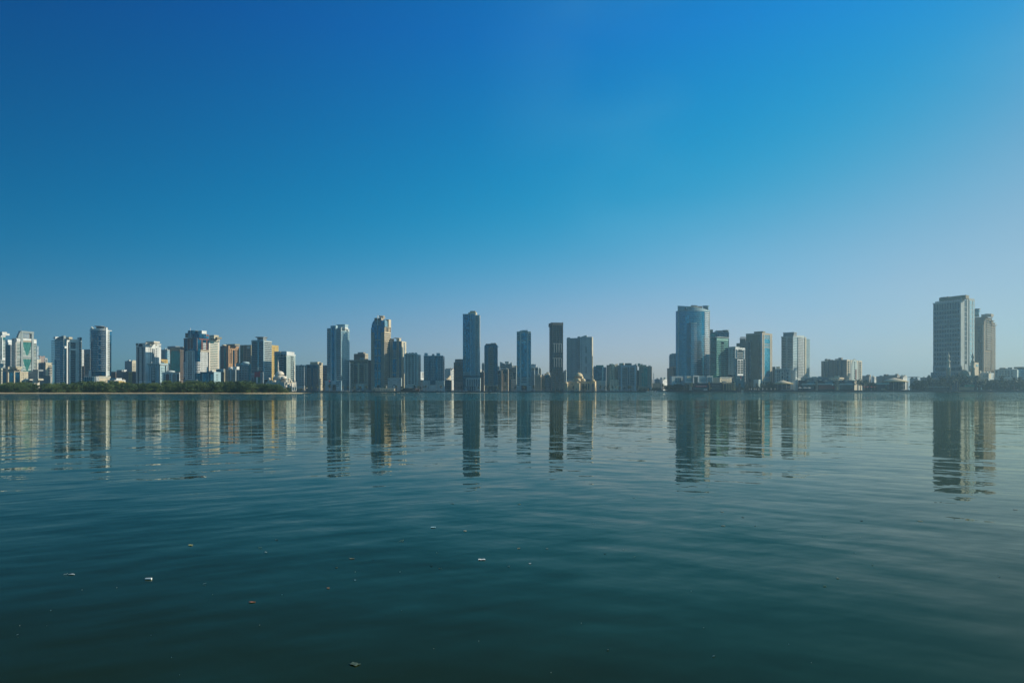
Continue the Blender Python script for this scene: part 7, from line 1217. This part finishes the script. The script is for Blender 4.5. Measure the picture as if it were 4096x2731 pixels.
# ================================================================ water
def water_material():
    m, nt, p = principled('lagoon_water'); L = nt.links; geo = node(nt, 'ShaderNodeNewGeometry')
    def math_(op, a=None, b=None, c=None):
        n = node(nt, 'ShaderNodeMath', operation=op)
        for i, q in enumerate((a, b, c)):
            if q is None: continue
            if isinstance(q, (int, float)): n.inputs[i].default_value = q
            else: L.new(q, n.inputs[i])
        return n.outputs[0]
    sep = node(nt, 'ShaderNodeSeparateXYZ'); L.new(geo.outputs['Position'], sep.inputs[0])
    # crests of the longer ripples lie in wide arcs
    rt = math_('SQRT', math_('ADD', math_('MULTIPLY', sep.outputs['X'], sep.outputs['X']), 40.0)); bow = math_('MULTIPLY', rt, .6); bowd = math_('MULTIPLY', math_('DIVIDE', sep.outputs['X'], rt), .6)
    wp = node(nt, 'ShaderNodeCombineXYZ'); L.new(sep.outputs['X'], wp.inputs[0]); L.new(math_('ADD', sep.outputs['Y'], bow), wp.inputs[1])
    def layer(lam, stretch, ang, amp, seed, detail=1.0, dist=0.0, warp=0):
        mp = node(nt, 'ShaderNodeMapping', vector_type='POINT'); mp.inputs['Rotation'].default_value = (0, 0, R(ang)); mp.inputs['Location'].default_value = (seed * 13.7, seed * 7.3, seed * 3.1)
        sc = node(nt, 'ShaderNodeVectorMath', operation='MULTIPLY'); sc.inputs[1].default_value = (1 / (lam * stretch), 1 / lam, 1)
        L.new(wp.outputs[0] if warp else geo.outputs['Position'], mp.inputs['Vector']); L.new(mp.outputs[0], sc.inputs[0])
        nz = node(nt, 'ShaderNodeTexNoise'); nz.inputs['Scale'].default_value = 1.0; nz.inputs['Detail'].default_value = detail; nz.inputs['Distortion'].default_value = dist; L.new(sc.outputs[0], nz.inputs['Vector'])
        v = math_('MULTIPLY', math_('SUBTRACT', nz.outputs['Fac'], .5), 2 * amp); return v, (math_('ADD', bowd, math.sin(R(ang))) if warp else math.sin(R(ang))), math.cos(R(ang))
    sx = sy = None
    for args in WAVES:
        v, dx, dy = layer(*args); a, b_ = math_('MULTIPLY', v, dx), math_('MULTIPLY', v, dy)
        sx = a if sx is None else math_('ADD', sx, a); sy = b_ if sy is None else math_('ADD', sy, b_)
    # light wind ruffles a broad strip off the far shore, with ragged ends
    mp = node(nt, 'ShaderNodeVectorMath', operation='MULTIPLY'); mp.inputs[1].default_value = (.004, .03, 1); L.new(geo.outputs['Position'], mp.inputs[0]); nz = node(nt, 'ShaderNodeTexNoise'); nz.inputs['Scale'].default_value = 1; nz.inputs['Detail'].default_value = 3; L.new(mp.outputs[0], nz.inputs['Vector'])
    yy = math_('ADD', sep.outputs['Y'], math_('MULTIPLY', math_('SUBTRACT', nz.outputs['Fac'], .5), 220))
    mr = node(nt, 'ShaderNodeMapRange', interpolation_type='SMOOTHSTEP'); mr.inputs['From Min'].default_value = RUFF[0]; mr.inputs['From Max'].default_value = RUFF[1]; L.new(yy, mr.inputs['Value'])
    m2 = node(nt, 'ShaderNodeMapRange', interpolation_type='SMOOTHSTEP'); m2.inputs['From Min'].default_value = RUFF[2]; m2.inputs['From Max'].default_value = RUFF[3]; m2.inputs['To Min'].default_value = 1; m2.inputs['To Max'].default_value = 0; L.new(yy, m2.inputs['Value'])
    gain = math_('MULTIPLY_ADD', math_('MULTIPLY', mr.outputs[0], m2.outputs[0]), RUFF[4], 1.0)
    # slow drifting calmer and livelier lanes everywhere
    m3 = node(nt, 'ShaderNodeVectorMath', operation='MULTIPLY'); m3.inputs[1].default_value = (.03, .11, 1); L.new(geo.outputs['Position'], m3.inputs[0]); n3 = node(nt, 'ShaderNodeTexNoise'); n3.inputs['Scale'].default_value = 1; n3.inputs['Detail'].default_value = 2; L.new(m3.outputs[0], n3.inputs['Vector'])
    lane = node(nt, 'ShaderNodeMapRange'); lane.inputs['From Min'].default_value = .3; lane.inputs['From Max'].default_value = .7; lane.inputs['To Min'].default_value = .65; lane.inputs['To Max'].default_value = 1.3; L.new(n3.outputs['Fac'], lane.inputs['Value'])
    gain = math_('MULTIPLY', gain, lane.outputs[0])
    cb = node(nt, 'ShaderNodeCombineXYZ'); L.new(math_('MULTIPLY', math_('MULTIPLY', sx, gain), -1.0), cb.inputs[0]); L.new(math_('MULTIPLY', math_('MULTIPLY', sy, gain), -1.0), cb.inputs[1]); cb.inputs[2].default_value = 1
    nn = node(nt, 'ShaderNodeVectorMath', operation='NORMALIZE'); L.new(cb.outputs[0], nn.inputs[0]); nrm = nn.outputs[0]
    # murky green body below a clear surface whose reflection grows towards grazing sight
    fr = node(nt, 'ShaderNodeFresnel'); fr.inputs['IOR'].default_value = WATERN; L.new(nrm, fr.inputs['Normal'])
    df = node(nt, 'ShaderNodeBsdfDiffuse'); df.inputs['Color'].default_value = (*WATERC, 1); gl = node(nt, 'ShaderNodeBsdfGlossy'); gl.inputs['Color'].default_value = (1, .99, .86, 1); gl.inputs['Roughness'].default_value = .012; L.new(nrm, gl.inputs['Normal'])
    mx = node(nt, 'ShaderNodeMixShader'); L.new(fr.outputs[0], mx.inputs[0]); L.new(df.outputs[0], mx.inputs[1]); L.new(gl.outputs[0], mx.inputs[2]); nt.nodes.remove(p); L.new(mx.outputs[0], nt.nodes['Material Output'].inputs['Surface'])
    return m
WATERN = 1.205
WAVES = [(.17, 3, 30, .018, 1, 1.0, .3, 0), (.28, 3.5, -24, .026, 2, 1.0, .3, 0), (.42, 3.6, -17, .028, 3, .8, .25, 1), (.6, 3.4, 15, .030, 4, .6, .2, 1), (.95, 3.2, -7, .018, 5, .5, .1, 1), (2.2, 3, 10, .008, 6, 0, 0, 1)]
RUFF = (190, 225, 1040, 1160, 9.0)
WATERC = (.011, .0205, .002)
o = flat('water', [(-1700, -90), (1700, -90), (1700, SHORE + 3), (-1700, SHORE + 3)], water_material(), 0.0)

# ================================================================ sky, sun, haze, camera
TINT = {'r': (-0.261, 1.094, 8.914, -71.74, -6.365, -2.352, 90.966), 'g': (-0.003, 0.42, 1.183, -2.722, 1.236, -1.334, -0.12), 'b': (0.253, 0.295, -0.526, 2.137, -0.27, -1.287, 1.768)}
def build_world():
    """clear sky, deepened by a polarising clarity away from the sun; smooth in every direction"""
    w = bpy.data.worlds.new('World'); scene.world = w; w.use_nodes = True; nt = w.node_tree; bg = nt.nodes['Background']; L = nt.links
    sky = node(nt, 'ShaderNodeTexSky', sky_type='NISHITA'); sky.sun_disc = False; sky.sun_elevation = SUN_EL; sky.sun_rotation = SUN_AZ; sky.altitude = 0
    sky.air_density, sky.dust_density, sky.ozone_density = 1.0, .6, 4.0
    tc = node(nt, 'ShaderNodeTexCoord'); sp = node(nt, 'ShaderNodeSeparateXYZ'); L.new(tc.outputs['Generated'], sp.inputs[0])
    def m_(op, a, b=None, c=None):
        n = node(nt, 'ShaderNodeMath', operation=op)
        for i, q in enumerate((a, b, c)):
            if q is None: continue
            if isinstance(q, (int, float)): n.inputs[i].default_value = q
            else: L.new(q, n.inputs[i])
        return n.outputs[0]
    def cl(v, lo, hi):
        n = node(nt, 'ShaderNodeClamp'); L.new(v, n.inputs[0]); n.inputs[1].default_value = lo; n.inputs[2].default_value = hi; return n.outputs[0]
    x = cl(sp.outputs['X'], -.62, .62); z = cl(sp.outputs['Z'], 0, .46)
    up = node(nt, 'ShaderNodeMapRange', interpolation_type='SMOOTHSTEP'); up.inputs['From Min'].default_value = .51; up.inputs['From Max'].default_value = .9; up.inputs['To Min'].default_value = 1; up.inputs['To Max'].default_value = .25; L.new(sp.outputs['Z'], up.inputs['Value'])
    cs = node(nt, 'ShaderNodeSeparateColor'); L.new(sky.outputs[0], cs.inputs[0]); out = node(nt, 'ShaderNodeCombineColor')
    for k, ch in enumerate('rgb'):
        a, b, c, d, e, f, g_ = TINT[ch]
        t = m_('MULTIPLY_ADD', x, b, a); t = m_('MULTIPLY_ADD', z, c, t); t = m_('MULTIPLY_ADD', m_('MULTIPLY', z, z), d, t); t = m_('MULTIPLY_ADD', m_('MULTIPLY', x, z), e, t); t = m_('MULTIPLY_ADD', m_('MULTIPLY', x, x), f, t); t = m_('MULTIPLY_ADD', m_('MULTIPLY', m_('MULTIPLY', x, z), z), g_, t)
        L.new(m_('MULTIPLY', cs.outputs[k], m_('EXPONENT', m_('MULTIPLY', t, up.outputs[0]))), out.inputs[k])
    # the half of the sky at the viewer's back is a touch more cyan
    bk = cl(m_('MULTIPLY', sp.outputs['Y'], -2.0), 0, 1); tb = node(nt, 'ShaderNodeMix', data_type='RGBA'); tb.inputs[6].default_value = (1, 1, 1, 1); tb.inputs[7].default_value = (.88, 1.05, .9, 1); L.new(bk, tb.inputs[0])
    mu = node(nt, 'ShaderNodeMix', data_type='RGBA', blend_type='MULTIPLY'); mu.inputs[0].default_value = 1; L.new(out.outputs[0], mu.inputs[6]); L.new(tb.outputs[2], mu.inputs[7])
    # thin veils of high haze on the sunward side
    mp = node(nt, 'ShaderNodeMapping'); mp.inputs['Scale'].default_value = (2.2, 2.2, 4.5); mp.inputs['Rotation'].default_value = (0, R(18), 0); L.new(tc.outputs['Generated'], mp.inputs[0]); nz = node(nt, 'ShaderNodeTexNoise'); nz.inputs['Scale'].default_value = 1.1; nz.inputs['Detail'].default_value = 4; nz.inputs['Roughness'].default_value = .45; L.new(mp.outputs[0], nz.inputs['Vector'])
    v = node(nt, 'ShaderNodeMapRange', interpolation_type='SMOOTHSTEP'); v.inputs['From Min'].default_value = .42; v.inputs['From Max'].default_value = .72; L.new(nz.outputs['Fac'], v.inputs['Value'])
    fac = m_('MULTIPLY', v.outputs[0], m_('MULTIPLY', cl(m_('ADD', sp.outputs['X'], .05), 0, .4), .85)); ci = node(nt, 'ShaderNodeMix', data_type='RGBA'); ci.inputs[7].default_value = (1.5, 4.9, 7.3, 1); L.new(fac, ci.inputs[0]); L.new(mu.outputs[2], ci.inputs[6]); out = ci
    L.new(out.outputs[2], bg.inputs['Color']); bg.inputs['Strength'].default_value = .1
build_world()
sd = bpy.data.lights.new('sun', 'SUN'); sd.energy = 5.0; sd.angle = R(.5); sd.color = (1, .925, .72); so = link(bpy.data.objects.new('sun', sd))
sv = Vector((math.sin(SUN_AZ) * math.cos(SUN_EL), math.cos(SUN_AZ) * math.cos(SUN_EL), math.sin(SUN_EL))); so.rotation_euler = sv.to_track_quat('Z', 'Y').to_euler(); so.location = sv * 900
HAZE = .00015
if HAZE:
    m = MB(); m.box(-1720, 1720, -110, 1990, -4, 190); hz = bpy.data.materials.new('haze_air'); hz.use_nodes = True; n_ = hz.node_tree; n_.nodes.remove(n_.nodes['Principled BSDF']); pv = node(n_, 'ShaderNodeVolumePrincipled'); pv.inputs['Color'].default_value = (.5, .82, 1, 1); pv.inputs['Density'].default_value = HAZE; pv.inputs['Anisotropy'].default_value = .42
    n_.links.new(pv.outputs[0], n_.nodes['Material Output'].inputs['Volume']); o = m.build('haze', hz); o['kind'] = 'stuff'
cd = bpy.data.cameras.new('camera'); co = link(bpy.data.objects.new('camera', cd)); co.location = (0, 0, CH); co.rotation_euler = (math.pi / 2, 0, 0); cd.sensor_width = 36; cd.lens = FPX / 4096 * 36; cd.shift_y = (HY - 1365.5) / 4096; cd.clip_end = 20000; cd.clip_start = .1; scene.camera = co
scene.view_settings.view_transform = 'Standard'; scene.view_settings.look = 'None'; scene.view_settings.exposure = 0; scene.view_settings.gamma = 1
scene.cycles.use_denoising = True; scene.cycles.max_bounces = 6; scene.cycles.volume_bounces = 0; scene.cycles.caustics_reflective = False; scene.cycles.caustics_refractive = False
